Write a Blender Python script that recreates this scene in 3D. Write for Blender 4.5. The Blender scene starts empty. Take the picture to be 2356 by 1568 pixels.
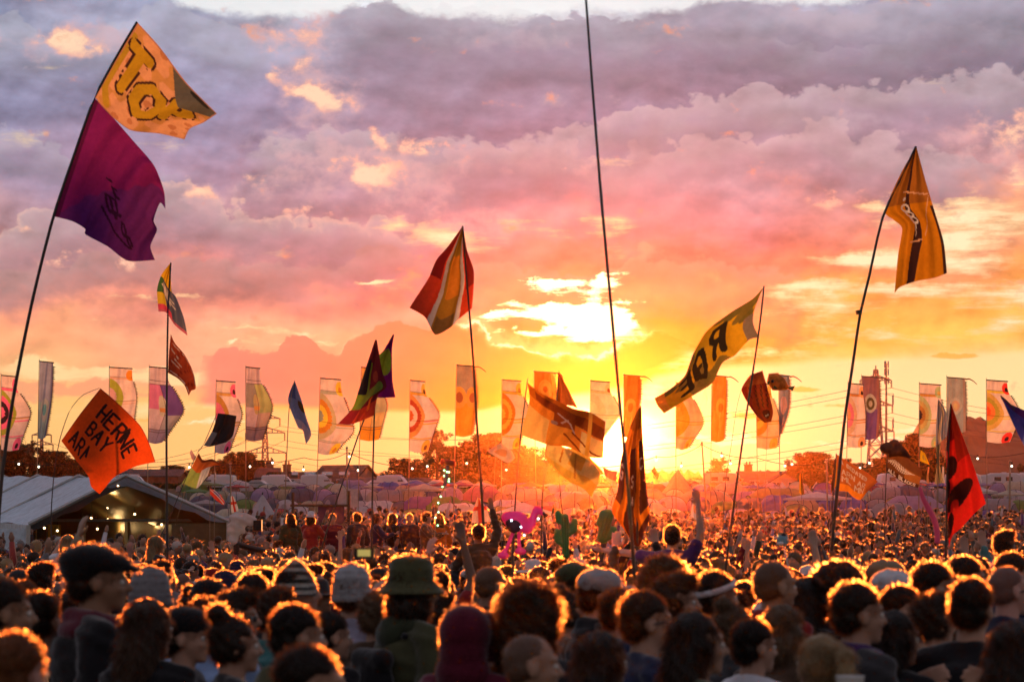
import bpy, math, random
import numpy as np
from mathutils import Vector, Matrix

# ------------------------------------------------------------------ camera, sun, sky, exposure
scene = bpy.context.scene
COL = scene.collection
F = 6680.0            # focal length in picture units (2356 wide)
HY = 1240.0           # row of the horizon in the same units
CX = 1178.0
CAMZ = 1.86
EYE = Vector((0, 0, CAMZ))

cam_data = bpy.data.cameras.new('camera')
cam = bpy.data.objects.new('camera', cam_data)
COL.objects.link(cam)
cam.location = EYE
cam.rotation_euler = (math.radians(90), 0, 0)
cam_data.sensor_width = 36.0
cam_data.lens = 36.0 * F / 2356.0
cam_data.shift_y = (HY - 784.0) / 2356.0
cam_data.clip_start = 0.5
cam_data.clip_end = 6000
cam_data.dof.use_dof = True
cam_data.dof.focus_distance = 75.0
cam_data.dof.aperture_fstop = 6.3
scene.camera = cam

SUN_AZ = math.atan((1398 - CX) / F)
SUN_EL = math.atan((HY - 1005) / F)
sun_data = bpy.data.lights.new('sun', 'SUN')
sun_data.energy = 5.0
sun_data.color = (1.0, 0.44, 0.13)
sun_data.angle = math.radians(0.53)
sun = bpy.data.objects.new('sun', sun_data)
COL.objects.link(sun)
sd = Vector((math.sin(SUN_AZ) * math.cos(SUN_EL), math.cos(SUN_AZ) * math.cos(SUN_EL), math.sin(SUN_EL)))
sun.rotation_euler = (-sd).to_track_quat('-Z', 'Y').to_euler()

scene.view_settings.view_transform = 'Standard'
scene.view_settings.look = 'None'
scene.view_settings.exposure = 0.0
scene.view_settings.gamma = 1.0
scene.view_settings.use_curve_mapping = False
HAZE = 0.00005
scene.cycles.use_denoising = True
scene.cycles.max_bounces = 6
scene.cycles.diffuse_bounces = 2
scene.cycles.glossy_bounces = 2
scene.cycles.transmission_bounces = 4
scene.cycles.volume_bounces = 0
scene.cycles.transparent_max_bounces = 8
scene.cycles.caustics_reflective = False
scene.cycles.caustics_refractive = False
scene.cycles.sample_clamp_indirect = 4.0


def lin(c):
    return tuple(((x / 255.0) / 12.92 if x <= 10.3 else (((x / 255.0) + 0.055) / 1.055) ** 2.4) for x in c)


class Ex:
    """tiny expression wrapper over shader sockets"""
    def __init__(s, nt, sock):
        s.nt, s.s = nt, sock

    def _m(s, op, *a, clamp=False):
        n = s.nt.nodes.new('ShaderNodeMath')
        n.operation = op
        n.use_clamp = clamp
        for i, x in enumerate((s,) + a):
            if isinstance(x, Ex):
                s.nt.links.new(x.s, n.inputs[i])
            else:
                n.inputs[i].default_value = float(x)
        return Ex(s.nt, n.outputs[0])

    def __add__(s, o): return s._m('ADD', o)
    __radd__ = __add__
    def __mul__(s, o): return s._m('MULTIPLY', o)
    __rmul__ = __mul__
    def __sub__(s, o): return s._m('SUBTRACT', o)
    def __rsub__(s, o): return s._m('MULTIPLY_ADD', -1.0, o)
    def __truediv__(s, o): return s._m('DIVIDE', o)
    def __pow__(s, o): return s._m('POWER', o)
    def clamp(s): return s._m('ADD', 0.0, clamp=True)
    def max(s, o): return s._m('MAXIMUM', o)
    def min(s, o): return s._m('MINIMUM', o)
    def exp(s): return s._m('EXPONENT')
    def abs(s): return s._m('ABSOLUTE')

    def step(s, a, b, lo=0.0, hi=1.0):
        n = s.nt.nodes.new('ShaderNodeMapRange')
        n.interpolation_type = 'SMOOTHSTEP'
        s.nt.links.new(s.s, n.inputs['Value'])
        for k, v in (('From Min', a), ('From Max', b), ('To Min', lo), ('To Max', hi)):
            n.inputs[k].default_value = v
        return Ex(s.nt, n.outputs[0])

    def curve(s, pts, x0, x1, y0, y1):
        """piecewise curve through pts (x, y)"""
        t = (s - x0) / (x1 - x0)
        t = t.clamp()
        n = s.nt.nodes.new('ShaderNodeFloatCurve')
        c = n.mapping.curves[0]
        q = [((x - x0) / (x1 - x0), (y - y0) / (y1 - y0)) for x, y in pts]
        while len(c.points) < len(q):
            c.points.new(0.5, 0.5)
        for p, (a, b) in zip(c.points, q):
            p.location = (a, b)
            p.handle_type = 'AUTO_CLAMPED'
        n.mapping.use_clip = True
        n.mapping.update()
        s.nt.links.new(t.s, n.inputs['Value'])
        return Ex(s.nt, n.outputs[0]) * (y1 - y0) + y0


def mixc(nt, fac, a, b):
    n = nt.nodes.new('ShaderNodeMix')
    n.data_type = 'RGBA'
    n.blend_type = 'MIX'
    for sock, v in ((n.inputs[0], fac), (n.inputs[6], a), (n.inputs[7], b)):
        if isinstance(v, Ex):
            nt.links.new(v.s, sock)
        elif isinstance(v, (int, float)):
            sock.default_value = v
        else:
            sock.default_value = (*v[:3], 1.0)
    return Ex(nt, n.outputs[2])


def scalec(nt, col, k, k2=None):
    n = nt.nodes.new('ShaderNodeVectorMath')
    n.operation = 'SCALE'
    nt.links.new(col.s, n.inputs[0])
    nt.links.new(k.s, n.inputs['Scale'])
    return Ex(nt, n.outputs[0])


def addc(nt, a, b):
    n = nt.nodes.new('ShaderNodeVectorMath')
    n.operation = 'ADD'
    nt.links.new(a.s, n.inputs[0])
    nt.links.new(b.s, n.inputs[1])
    return Ex(nt, n.outputs[0])


def col_lum(nt, c):
    n = nt.nodes.new('ShaderNodeRGBToBW')
    nt.links.new(c.s, n.inputs[0])
    return Ex(nt, n.outputs[0])


def vec(nt, x, y, z=0.0):
    n = nt.nodes.new('ShaderNodeCombineXYZ')
    for i, v in enumerate((x, y, z)):
        if isinstance(v, Ex):
            nt.links.new(v.s, n.inputs[i])
        else:
            n.inputs[i].default_value = v
    return Ex(nt, n.outputs[0])


def noise(nt, v, scale, detail=5, rough=0.55, typ='FBM', lac=2.0, dist=0.0):
    n = nt.nodes.new('ShaderNodeTexNoise')
    n.noise_dimensions = '3D'
    n.noise_type = typ
    n.normalize = True
    nt.links.new(v.s, n.inputs['Vector'])
    n.inputs['Scale'].default_value = scale
    n.inputs['Detail'].default_value = detail
    n.inputs['Roughness'].default_value = rough
    n.inputs['Lacunarity'].default_value = lac
    n.inputs['Distortion'].default_value = dist
    return Ex(nt, n.outputs[0])


# ---- the sky, as the world
world = bpy.data.worlds.new('World')
scene.world = world
world.use_nodes = True
wn = bpy.data.node_groups.new('sky_nodes', 'ShaderNodeTree')
wn.interface.new_socket('Color', in_out='OUTPUT', socket_type='NodeSocketColor')
tc = wn.nodes.new('ShaderNodeTexCoord')
sp = wn.nodes.new('ShaderNodeSeparateXYZ')
wn.links.new(tc.outputs['Generated'], sp.inputs[0])
dx, dy, dz = (Ex(wn, sp.outputs[i]) for i in range(3))
hh = ((dx * dx + dy * dy).max(1e-6)) ** 0.5
az = dx._m('ARCTAN2', dy)
el = dz / hh
X = az * F + CX
Y = el * (-F) + HY
u = X * 0.001
v = Y * 0.001
# billows stretch towards the horizon
Pn = vec(wn, u, v * 1.5, 0.3)
Pl = vec(wn, u * 0.45, v * 2.6, 5.3)
w1 = (noise(wn, Pn, 2.0, 3, 0.5) - 0.5) * 1.3
w2 = (noise(wn, vec(wn, u, v * 1.5, 7.7), 2.6, 4, 0.55) - 0.5) * 1.3
w3 = (noise(wn, vec(wn, u, v * 1.4, 3.1), 8.0, 6, 0.55) - 0.5) * 1.7
w4 = (noise(wn, Pl, 3.0, 5, 0.55) - 0.5) * 1.2
w5 = (noise(wn, vec(wn, u, v * 1.3, 9.9), 24.0, 4, 0.6) - 0.5) * 1.8
Xw = X + w1 * 330.0 + w3 * 110.0
Yw = Y + w2 * 200.0 + w3 * 80.0
lowm = Y.step(640, 900)          # towards the horizon the warping flattens
Yb = Y + (w2 * 200.0 + w3 * 70.0) * (1.0 - lowm * 0.75) + w4 * 60.0 * lowm

rows = [0, 100, 250, 400, 500, 600, 700, 780, 860, 950, 1040, 1130]
cols = {
    0: [(128,137,166),(158,160,184),(142,142,172),(155,140,164),(186,150,158),(208,132,120),(226,146,122),(246,166,120),(250,190,130),(255,206,124),(244,186,112),(206,130,80)],
    420: [(152,158,184),(160,162,186),(146,143,172),(165,142,164),(178,144,156),(196,132,132),(228,146,126),(250,178,138),(244,164,126),(250,190,112),(250,186,104),(214,130,70)],
    800: [(224,228,236),(166,160,182),(160,144,166),(176,142,156),(180,140,148),(186,130,136),(232,148,126),(250,172,130),(240,150,112),(250,176,84),(252,184,84),(220,124,54)],
    1200: [(236,240,242),(150,144,168),(152,136,160),(166,142,160),(196,140,144),(214,134,122),(240,150,108),(248,130,70),(250,124,48),(254,150,44),(250,146,30),(236,100,16)],
    1600: [(188,188,202),(150,144,168),(150,132,154),(172,146,160),(184,134,142),(216,128,116),(232,128,94),(248,126,54),(252,166,66),(255,222,130),(255,206,100),(240,130,40)],
    2000: [(158,156,176),(148,140,164),(158,134,152),(176,146,156),(206,142,134),(236,140,106),(248,168,88),(252,182,84),(255,216,140),(255,226,146),(250,190,92),(226,126,50)],
    2356: [(146,144,166),(152,142,162),(156,120,132),(226,146,126),(244,168,118),(252,162,90),(252,174,80),(254,196,98),(255,226,150),(255,218,134),(246,176,92),(220,120,60)],
}
Ys = (Yb / 1240.0).clamp()
base = None
prev = None
for cxp, cc in cols.items():
    r = wn.nodes.new('ShaderNodeValToRGB')
    cr = r.color_ramp
    cr.interpolation = 'EASE'
    while len(cr.elements) < len(rows):
        cr.elements.new(0.5)
    for e, yy, c in zip(cr.elements, rows, cc):
        e.position = yy / 1240.0
        e.color = (*lin(c), 1)
    wn.links.new(Ys.s, r.inputs[0])
    ce = Ex(wn, r.outputs[0])
    base = ce if base is None else mixc(wn, Xw.step(prev, cxp), base, ce)
    prev = cxp

# relief of the billows: density towards the sun against density here
bil = (noise(wn, vec(wn, u * 0.9, v * 1.2, 13.3), 7.0, 3, 0.5) - 0.5).abs() * -3.4 + (noise(wn, vec(wn, u, v * 1.2, 17.3), 17.0, 3, 0.5) - 0.5).abs() * -1.6 + 0.42
eps_x, eps_y = 0.012, 0.035
d0 = noise(wn, Pn, 3.4, 7, 0.5)
dL = noise(wn, vec(wn, u + eps_x, v * 1.5 + eps_y, 0.3), 3.4, 7, 0.5)
relief = ((d0 - dL) * 3.2).max(-0.5).min(0.5)
up = Y.step(980, 620)
shade = 1.04 + (relief * 1.15 + (d0 - 0.5) * -0.6 + w3 * 0.08) * (up * 0.85 + 0.15) + w4 * 0.25 * (1.0 - up)
col = scalec(wn, base, shade)


def field(blobs, xs, ys):
    g = None
    for (cx_, cy_, rx, ry, a) in blobs:
        q = ((xs - cx_) * (1.0 / rx))
        r_ = ((ys - cy_) * (1.0 / ry))
        e = ((q * q + r_ * r_) * -1.0).exp() * a
        g = e if g is None else g + e
    return g


Xf = X + w3 * 90.0 + w1 * 60
Yf = Y + w3 * 50.0 + w5 * 12.0
rag = w3 * 1.3 + w5 * 0.7 + (d0 - 0.5) * 1.2 + bil * 0.5
strk = noise(wn, vec(wn, u * 0.8, v * 4.5, 2.2), 5.0, 6, 0.62) - 0.5

# mauve cloud bodies in the upper sky
dark = field([(1000, 230, 230, 110, 0.8), (870, 110, 110, 70, 0.5), (1560, 190, 330, 60, 0.75), (1600, 330, 260, 40, 0.3), (2180, 130, 260, 55, 0.7),
              (2290, 260, 90, 55, 0.75), (330, 330, 220, 60, 0.35), (700, 470, 140, 30, 0.5), (930, 590, 90, 50, 0.5), (1450, 600, 90, 50, 0.35),
              (120, 20, 300, 40, 0.5), (2060, 440, 160, 60, 0.35), (60, 690, 70, 14, .4), (1330, 430, 200, 30, 0.3)], Xf, Yf)
dm = (dark + rag * 0.8).step(0.25, 0.85)
col = mixc(wn, dm * 0.34, col, (0.25, 0.185, 0.25))


def shelf(col, pts, fade, light, dark, x0=-400, x1=2800, ramp=90.0, amp=1.0, alpha=0.85, rim=None, rimc=(1, .6, .45), sx=90):
    # one bank of cloud: billowed lit top, darker belly that melts away below
    t_ = X.curve(pts, 0, 2356, -100, 900)
    f_ = Y + (w3 * 44.0 + bil * -56.0 + w5 * 14.0 + w1 * 95.0) * amp - t_
    d_ = f_ + (relief * 90.0 + w3 * 60.0 + bil * 30.0)
    a_ = f_.step(-3, 9) * d_.step(fade, fade * 0.35)
    xx = X + w3 * 160.0
    if x0 > -300:
        a_ = a_ * xx.step(x0 - sx, x0 + sx)
    if x1 < 2700:
        a_ = a_ * xx.step(x1 + sx, x1 - sx)
    body = scalec(wn, mixc(wn, d_.step(0.0, ramp), light, dark), 1.0 + relief * 0.75 + w3 * 0.25)
    if rim is not None:
        rr = X.curve(rim, 0, 2356, 0, 1)
        body = mixc(wn, f_.step(26, 2) * (0.55 + relief * 1.2 + w5 * 1.2).clamp() * rr, body, rimc)
    return mixc(wn, a_ * alpha, col, body)


col = shelf(col, [(0, 60), (60, 50), (120, 90), (240, 70), (330, 20), (400, -10), (460, 40), (600, 60), (760, 60), (900, 100), (2356, 300)], 170, (0.446, 0.453, 0.542), (0.286, 0.278, 0.375), x1=640, ramp=120, alpha=.55)
col = shelf(col, [(0, 330), (50, 325), (110, 350), (260, 400), (400, 400), (600, 420), (2356, 400)], 130, (0.445, 0.401, 0.475), (0.290, 0.260, 0.342), x1=420, alpha=.6)
col = shelf(col, [(0, 60), (640, 90), (720, 60), (780, 32), (850, 18), (900, 4), (960, 28), (1050, 30), (1150, 44), (1220, 32), (1340, 34), (1480, 28), (1560, 18), (1620, 0), (1800, 8), (2000, 10), (2356, -30)], 330, (0.395, 0.380, 0.462), (0.265, 0.228, 0.302), x0=740, ramp=150, alpha=.9)
col = shelf(col, [(0, 300), (1300, 180), (1420, 110), (1500, 90), (1640, 70), (1760, 80), (1860, 110), (1980, 100), (2100, 70), (2356, 60)], 170, (0.373, 0.343, 0.418), (0.245, 0.204, 0.271), x0=1400, ramp=90, alpha=.7)
col = shelf(col, [(0, 420), (540, 410), (556, 372), (600, 330), (680, 296), (780, 282), (900, 300), (1000, 296), (1100, 310), (1250, 300), (1400, 262), (1560, 250), (1750, 212), (1900, 196), (2100, 170), (2356, 170)], 210, (0.508, 0.412, 0.456), (0.337, 0.263, 0.330), x0=560, ramp=110, alpha=.85, sx=50)
col = shelf(col, [(0, 420), (1300, 400), (1450, 345), (1650, 322), (1800, 300), (1860, 276), (1920, 262), (1970, 296), (2100, 310), (2200, 336), (2356, 350)], 190, (0.538, 0.404, 0.434), (0.376, 0.264, 0.309), x0=1450, x1=2250, ramp=100, alpha=.8)
col = shelf(col, [(0, 420), (800, 385), (900, 362), (1040, 340), (1160, 315), (1300, 318), (1420, 350), (2356, 420)], 150, (0.504, 0.385, 0.422), (0.360, 0.263, 0.308), x0=880, x1=1450, ramp=90, alpha=.8, sx=70)
col = shelf(col, [(0, 560), (60, 520), (120, 505), (330, 470), (380, 432), (430, 440), (500, 456), (540, 480), (640, 496), (664, 480), (780, 482), (830, 495), (960, 520), (2356, 600)], 190, (0.553, 0.404, 0.419), (0.391, 0.265, 0.302), x1=1000, ramp=80, alpha=.8, rim=[(0, .9), (140, .5), (300, .3), (470, 1), (540, .6), (640, 1), (780, .9), (860, .5), (2356, 0)], rimc=(1.0, 0.60, 0.44))
col = shelf(col, [(0, 640), (100, 600), (300, 590), (520, 600), (760, 600), (860, 540), (920, 560), (1000, 600), (2356, 640)], 130, (0.523, 0.322, 0.299), (0.407, 0.229, 0.229), x1=1080, ramp=60, alpha=.6)
col = shelf(col, [(0, 640), (1080, 600), (1200, 600), (1330, 600), (1450, 570), (1560, 560), (1700, 600), (1900, 640), (2356, 660)], 200, (0.663, 0.328, 0.246), (0.604, 0.254, 0.165), x0=1080, x1=1850, ramp=60, alpha=.7)

# pale grey-lilac tops that catch skylight
tops = field([(1900, 60, 330, 34, 0.8), (1200, 90, 200, 36, 0.6), (60, 90, 90, 30, 0.6), (60, 350, 80, 26, 0.7), (650, 330, 120, 34, 0.7),
              (1450, 250, 260, 36, 0.5), (1950, 290, 180, 34, 0.55), (860, 400, 150, 60, 0.5), (1300, 330, 200, 26, 0.45), (90, 170, 60, 24, 0.5)], Xf, Yf)
tm = (tops + rag * 0.9).step(0.35, 0.95) * tops.step(.05, .4)
col = mixc(wn, tm * 0.4, col, (0.56, 0.46, 0.52))

# salmon puffs
puff = field([(155, 112, 62, 26, 1.0), (225, 135, 60, 26, 0.8), (690, 80, 60, 34, 0.7), (610, 132, 22, 16, 0.8), (622, 185, 26, 22, 0.8), (690, 145, 46, 30, 1.0),
              (725, 225, 62, 26, 1.15), (770, 250, 50, 22, 0.9), (570, 402, 34, 32, 1.2), (850, 412, 90, 34, 1.2), (890, 322, 70, 22, 0.9), (960, 345, 80, 12, 0.9),
              (470, 458, 52, 16, 0.9), (140, 604, 64, 20, 0.9), (1282, 381, 44, 10, 1.0), (310, 620, 34, 14, .7), (50, 530, 70, 14, .8), (620, 492, 40, 10, .8), (760, 490, 70, 12, .8),
              (2310, 330, 60, 60, 0.8), (2300, 420, 70, 30, .8), (1940, 470, 60, 24, .8)], Xf, Yf)
wash = field([(230, 110, 140, 50, 1.0), (700, 110, 110, 80, 1.0), (830, 400, 240, 70, 1.0), (740, 240, 110, 60, 1.0), (480, 470, 90, 40, .8), (2290, 380, 120, 90, .9), (1300, 385, 120, 24, .7), (1000, 520, 300, 50, .6), (60, 130, 80, 40, .5)], Xf, Yf)
wm = (wash + rag * 1.2).step(0.35, 1.1) * wash.step(0.05, 0.4)
col = mixc(wn, wm * 0.5, col, (0.74, 0.47, 0.48))
pm = (puff * 0.85 + rag * 1.7).step(0.45, 1.25) * puff.step(0.08, 0.35)
col = mixc(wn, pm * 0.85, col, (0.98, 0.50, 0.36))
pmh = (puff + rag * 1.3).step(0.85, 1.5) * puff.step(0.15, 0.4)
col = mixc(wn, pmh * 0.85, col, (1.0, 0.74, 0.50))

# yellow lit streaks
rib = (w4 * 0.9 + strk * 3.0 + w3 * 1.1)
ylw = field([(960, 520, 120, 34, 0.9), (1060, 560, 130, 34, 0.8), (1290, 530, 120, 40, 0.75), (1400, 560, 60, 40, 0.6), (2030, 485, 110, 26, 0.8), (2230, 530, 170, 50, 0.95),
             (2010, 600, 100, 30, 0.8), (2260, 470, 120, 24, 0.8), (870, 655, 60, 7, .8), (1860, 700, 170, 26, 0.9), (2200, 690, 220, 34, 0.85), (2100, 770, 300, 30, 0.8), (2050, 600, 200, 20, .9), (2250, 620, 160, 22, .9), (1950, 660, 200, 16, .9), (2200, 570, 180, 16, .8),
             (1700, 820, 180, 26, 0.8), (1530, 860, 70, 16, 0.9), (300, 690, 260, 7, .6), (120, 745, 260, 8, .5), (560, 760, 260, 6, .6), (430, 850, 260, 22, .35), (748, 786, 34, 9, 1.1), (690, 768, 26, 7, .9), (660, 790, 20, 8, .8), (560, 800, 26, 5, .7)], Xf, Yf)
ym = (ylw + rib).step(0.40, 1.05) * ylw.step(0.05, 0.35)
col = mixc(wn, ym * 0.85, col, (1.0, 0.66, 0.34))
yh = (ylw + rib * 1.2).step(0.8, 1.5) * ylw.step(0.1, 0.4)
col = mixc(wn, yh * 0.9, col, (1.0, 0.90, 0.56))

# the sunlit gap above the big cloud bank
gap = field([(1250, 655, 120, 26, 1.0), (1380, 650, 60, 26, 0.8), (1190, 700, 130, 18, 0.9), (1340, 722, 120, 34, 1.3), (1400, 745, 60, 20, 1.1), (1170, 728, 90, 8, .8), (1300, 770, 150, 12, .9), (1120, 745, 60, 12, .6)], Xf, Yf)
gm = (gap + rib * 1.4 + w5 * .6).step(0.62, 1.1) * gap.step(0.1, 0.4)
col = mixc(wn, gm, col, (2.6, 2.1, 1.15))

# cream band of clear sky just above the horizon
bt = X.curve([(0, 905), (250, 925), (420, 905), (470, 930), (700, 935), (1050, 935), (1200, 905), (1450, 880), (1520, 850), (1640, 835), (2000, 815), (2356, 805)], 0, 2356, 700, 1000)
lower = Y + w4 * 26.0 + w3 * 16.0
clear = (lower - bt).step(0, 22) * lower.step(1140, 1060)
crm = mixc(wn, X.step(500, 1500), (1.0, 0.58, 0.21), (1.0, 0.74, 0.36))
col = mixc(wn, clear * 0.85, col, crm)
left_cream = field([(250, 862, 280, 22, 1.0), (120, 840, 160, 14, .8), (420, 872, 80, 22, .8), (330, 950, 300, 30, .8)], Xf, Yf)
lc = (left_cream + rib * .8).step(0.4, 1.1)
col = mixc(wn, lc * 0.85, col, (1.0, 0.74, 0.36))
ps = field([(90, 900, 130, 20, 1.1), (215, 880, 60, 26, 1.0), (330, 905, 80, 14, .8)], Xf, Yf)
col = mixc(wn, (ps + rag).step(.4, .9) * 0.8, col, (0.88, 0.36, 0.19))

# cumulus bank with a burning rim
jag = w3 * 34.0 + w5 * 20.0 + bil * -22.0
te = X.curve([(0, 1000), (430, 985), (455, 900), (480, 812), (560, 812), (640, 800), (655, 780), (690, 770), (760, 810), (800, 775), (850, 750), (900, 735), (960, 745), (1050, 748),
              (1105, 750), (1130, 778), (1200, 800), (1290, 808), (1390, 812), (1450, 780), (1500, 772), (1600, 800), (1700, 900), (1800, 1000), (2356, 1000)], 0, 2356, 600, 1100)
be = X.curve([(0, 960), (440, 930), (600, 930), (860, 942), (1050, 945), (1200, 925), (1330, 905), (1430, 880), (1530, 838), (1600, 815), (2356, 800)], 0, 2356, 600, 1100)
ft = Y + jag - te
fb = be - Y + w4 * 24.0 + w3 * 10
bank = ft.step(-3, 3) * fb.step(-6, 10) * (X + w3 * 120.0).step(425, 500) * X.step(1680, 1540)
bcol = mixc(wn, X.step(500, 1500), (0.80, 0.255, 0.175), (1.0, 0.20, 0.03))
bcol = mixc(wn, Y.step(800, 930) * X.step(700, 1250), bcol, (1.0, 0.17, 0.012))
bsh = 1.0 + relief * 0.22 + w3 * 0.12
bcol = scalec(wn, bcol, bsh)
col = mixc(wn, bank * 0.94, col, bcol)
rims = X.curve([(0, 0), (560, 0.0), (610, 0.0), (650, 0.0), (765, 0.0), (790, 0.1), (860, 0.0), (1040, 0.0), (1080, 1.0), (1110, 1.0), (1150, 1.0), (1400, 1.0), (1455, 1.0), (1490, 0.2), (1560, 0), (2356, 0)], 0, 2356, 0, 1)
edge = ((ft * 0.22) * (ft * 0.22) * -1.0).exp() * rims * fb.step(0, 20) * (0.75 + w5 * 3.0).clamp()
col = mixc(wn, edge.clamp(), col, (2.2, 1.6, 0.9))
beam = ((ft + 10.0) * 0.06)
glow_e = ((beam * beam) * -1.0).exp() * rims * fb.step(0, 20) * 0.5
col = mixc(wn, glow_e.clamp(), col, (1.0, 0.70, 0.30))

# dark slivers of cloud low on the right
sl = field([(2180, 824, 56, 8, 1.2), (1848, 897, 48, 7, 1.1), (1712, 956, 44, 10, 1.1), (2080, 1000, 60, 5, .8), (1240, 985, 80, 5, .8), (300, 968, 200, 7, .6), (1950, 935, 90, 6, .6), (560, 1010, 300, 8, .5)], Xf, Y + w5 * 8.0)
col = mixc(wn, (sl + w3 * .7 + w5 * .4).step(.35, .8) * 0.8 * sl.step(.05, .3), col, (1.0, 0.42, 0.06))
lowband = field([(1900, 1010, 260, 10, .9), (2200, 985, 160, 8, .8), (1640, 1020, 120, 8, .8), (1500, 900, 60, 30, .7), (560, 975, 240, 6, .7), (1240, 1000, 70, 8, .8)], Xf, Yf)
col = mixc(wn, (lowband + rib * .8).step(.4, 1.0) * 0.7 * lowband.step(.05, .3), col, (1.0, 0.93, 0.60))

# white gap along the top edge of the frame
tg = X.curve([(0, -90), (200, -60), (380, -6), (450, 24), (520, 40), (640, 40), (760, 44), (800, 18), (880, 0), (960, 30), (1050, 34), (1150, 44), (1260, 30), (1340, 22), (1480, 26), (1560, 30), (1620, 4), (1700, 2), (1800, 14), (1950, 12), (2050, -10), (2356, -40)], 0, 2356, -100, 200)
wg = ((Y + w3 * 30.0 + w5 * 20.0) - tg).step(13, -13) * Y.step(-260, -120)
col = mixc(wn, wg * 0.85, col, (0.90, 0.93, 0.93))

# heart of the sunset round the sun
rx = (X - 1398.0 + w1 * 60.0) * (1.0 / 105.0)
ry = (Y - 1004.0 + w3 * 26.0) * (1.0 / 62.0)
core = ((rx * rx + ry * ry) * -1.0).exp()
col = mixc(wn, (core ** 1.5) * (Y + w3 * 40).step(880, 950), col, (14.0, 8.0, 2.6))

hr_ = (rx * rx * 0.14 + ry * ry * 0.22)
col = scalec(wn, col, 1.0 + (hr_ * -1.0).exp() * col_lum(wn, col).step(0.60, 1.0) * 0.4)

# outside the frame the same overcast dusk carries on
nis = wn.nodes.new('ShaderNodeTexSky')
nis.sky_type = 'NISHITA'
nis.sun_disc = False
nis.sun_elevation = SUN_EL
nis.sun_rotation = SUN_AZ
nsk = Ex(wn, nis.outputs[0])
over = noise(wn, vec(wn, dx, dy, dz * 2.0), 5.0, 6, 0.6)
duskr = wn.nodes.new('ShaderNodeValToRGB')
for e, (p, c) in zip(duskr.color_ramp.elements, ((0.0, (0.24, 0.16, 0.14)), (1.0, (0.27, 0.245, 0.30)))):
    e.position = p
    e.color = (*c, 1)
wn.links.new(el.step(0.0, 0.5).s, duskr.inputs[0])
dusk = scalec(wn, Ex(wn, duskr.outputs[0]), over.step(0.3, 0.7, 0.70, 1.15))
dusk = addc(wn, dusk, scalec(wn, nsk, (over * 0.0) + 0.05))
away = ((az.abs().step(0.30, 1.15)).max(el.step(0.20, 0.62)))
col = mixc(wn, away, col, dusk)
col = mixc(wn, el.step(-0.03, -0.10), col, (0.05, 0.035, 0.03))

go = wn.nodes.new('NodeGroupOutput')
wn.links.new(col.s, go.inputs[0])
wt = world.node_tree
wt.nodes.clear()
gn = wt.nodes.new('ShaderNodeGroup')
gn.node_tree = wn
bg = wt.nodes.new('ShaderNodeBackground')
bg.inputs['Strength'].default_value = 1.0
wt.links.new(gn.outputs[0], bg.inputs['Color'])
wo = wt.nodes.new('ShaderNodeOutputWorld')
wt.links.new(bg.outputs[0], wo.inputs['Surface'])
world.cycles.sampling_method = 'MANUAL'
world.cycles.sample_map_resolution = 512

# ------------------------------------------------------------------ helpers
rng = np.random.default_rng(11)
random.seed(5)
SQ = 2356.0 / 4096.0


def P(x, y, d):
    """point seen at picture position (x, y) standing d metres away"""
    return Vector(((x - CX) / F * d, d, CAMZ + (HY - y) / F * d))


def Q(x, y, d):
    return P(x * SQ, y * SQ, d)


GK = [(-60, 0.0), (0, 0), (11, 0), (20, -.08), (30, -.15), (45, -.18), (60, 0.0), (75, .28), (90, .66), (105, 1.15), (115, 1.6), (130, 2.25), (160, 3.5), (200, 4.95),
      (260, 6.3), (350, 8.0), (450, 9.7), (600, 10.8), (900, 11.5), (3000, 12)]


def gz(d):
    return float(np.interp(d, [a for a, b in GK], [b for a, b in GK]))


def tag(o, label=None, cat=None, group=None, kind=None):
    if label: o['label'] = label
    if cat: o['category'] = cat
    if group: o['group'] = group
    if kind: o['kind'] = kind
    return o


def empty(name, loc=(0, 0, 0), rz=0.0):
    o = bpy.data.objects.new(name, None)
    COL.objects.link(o)
    o.location = loc
    o.rotation_euler = (0, 0, rz)
    o.empty_display_size = 0.2
    return o


def link_mesh(name, me, mats=(), parent=None):
    o = bpy.data.objects.new(name, me)
    COL.objects.link(o)
    for m in mats:
        me.materials.append(m)
    if parent is not None:
        o.parent = parent
    return o


def mesh_np(name, V, Fc, smooth=False, color=None, uv=None):
    me = bpy.data.meshes.new(name)
    V = np.asarray(V, dtype=np.float32).reshape(-1, 3)
    if isinstance(Fc, np.ndarray):
        k = Fc.shape[1]
        me.vertices.add(len(V))
        me.vertices.foreach_set('co', V.ravel())
        me.loops.add(Fc.size)
        me.loops.foreach_set('vertex_index', Fc.astype(np.int32).ravel())
        me.polygons.add(len(Fc))
        me.polygons.foreach_set('loop_start', np.arange(0, Fc.size, k, dtype=np.int32))
        me.polygons.foreach_set('loop_total', np.full(len(Fc), k, dtype=np.int32))
    else:
        me.from_pydata([tuple(map(float, p)) for p in V], [], [tuple(f) for f in Fc])
    me.update(calc_edges=True)
    me.polygons.foreach_set('use_smooth', np.full(len(me.polygons), bool(smooth)))
    if color is not None:
        a = me.color_attributes.new('tint', 'FLOAT_COLOR', 'POINT')
        c = np.ones((len(V), 4), dtype=np.float32)
        c[:, :3] = color
        a.data.foreach_set('color', c.ravel())
    return me


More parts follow.
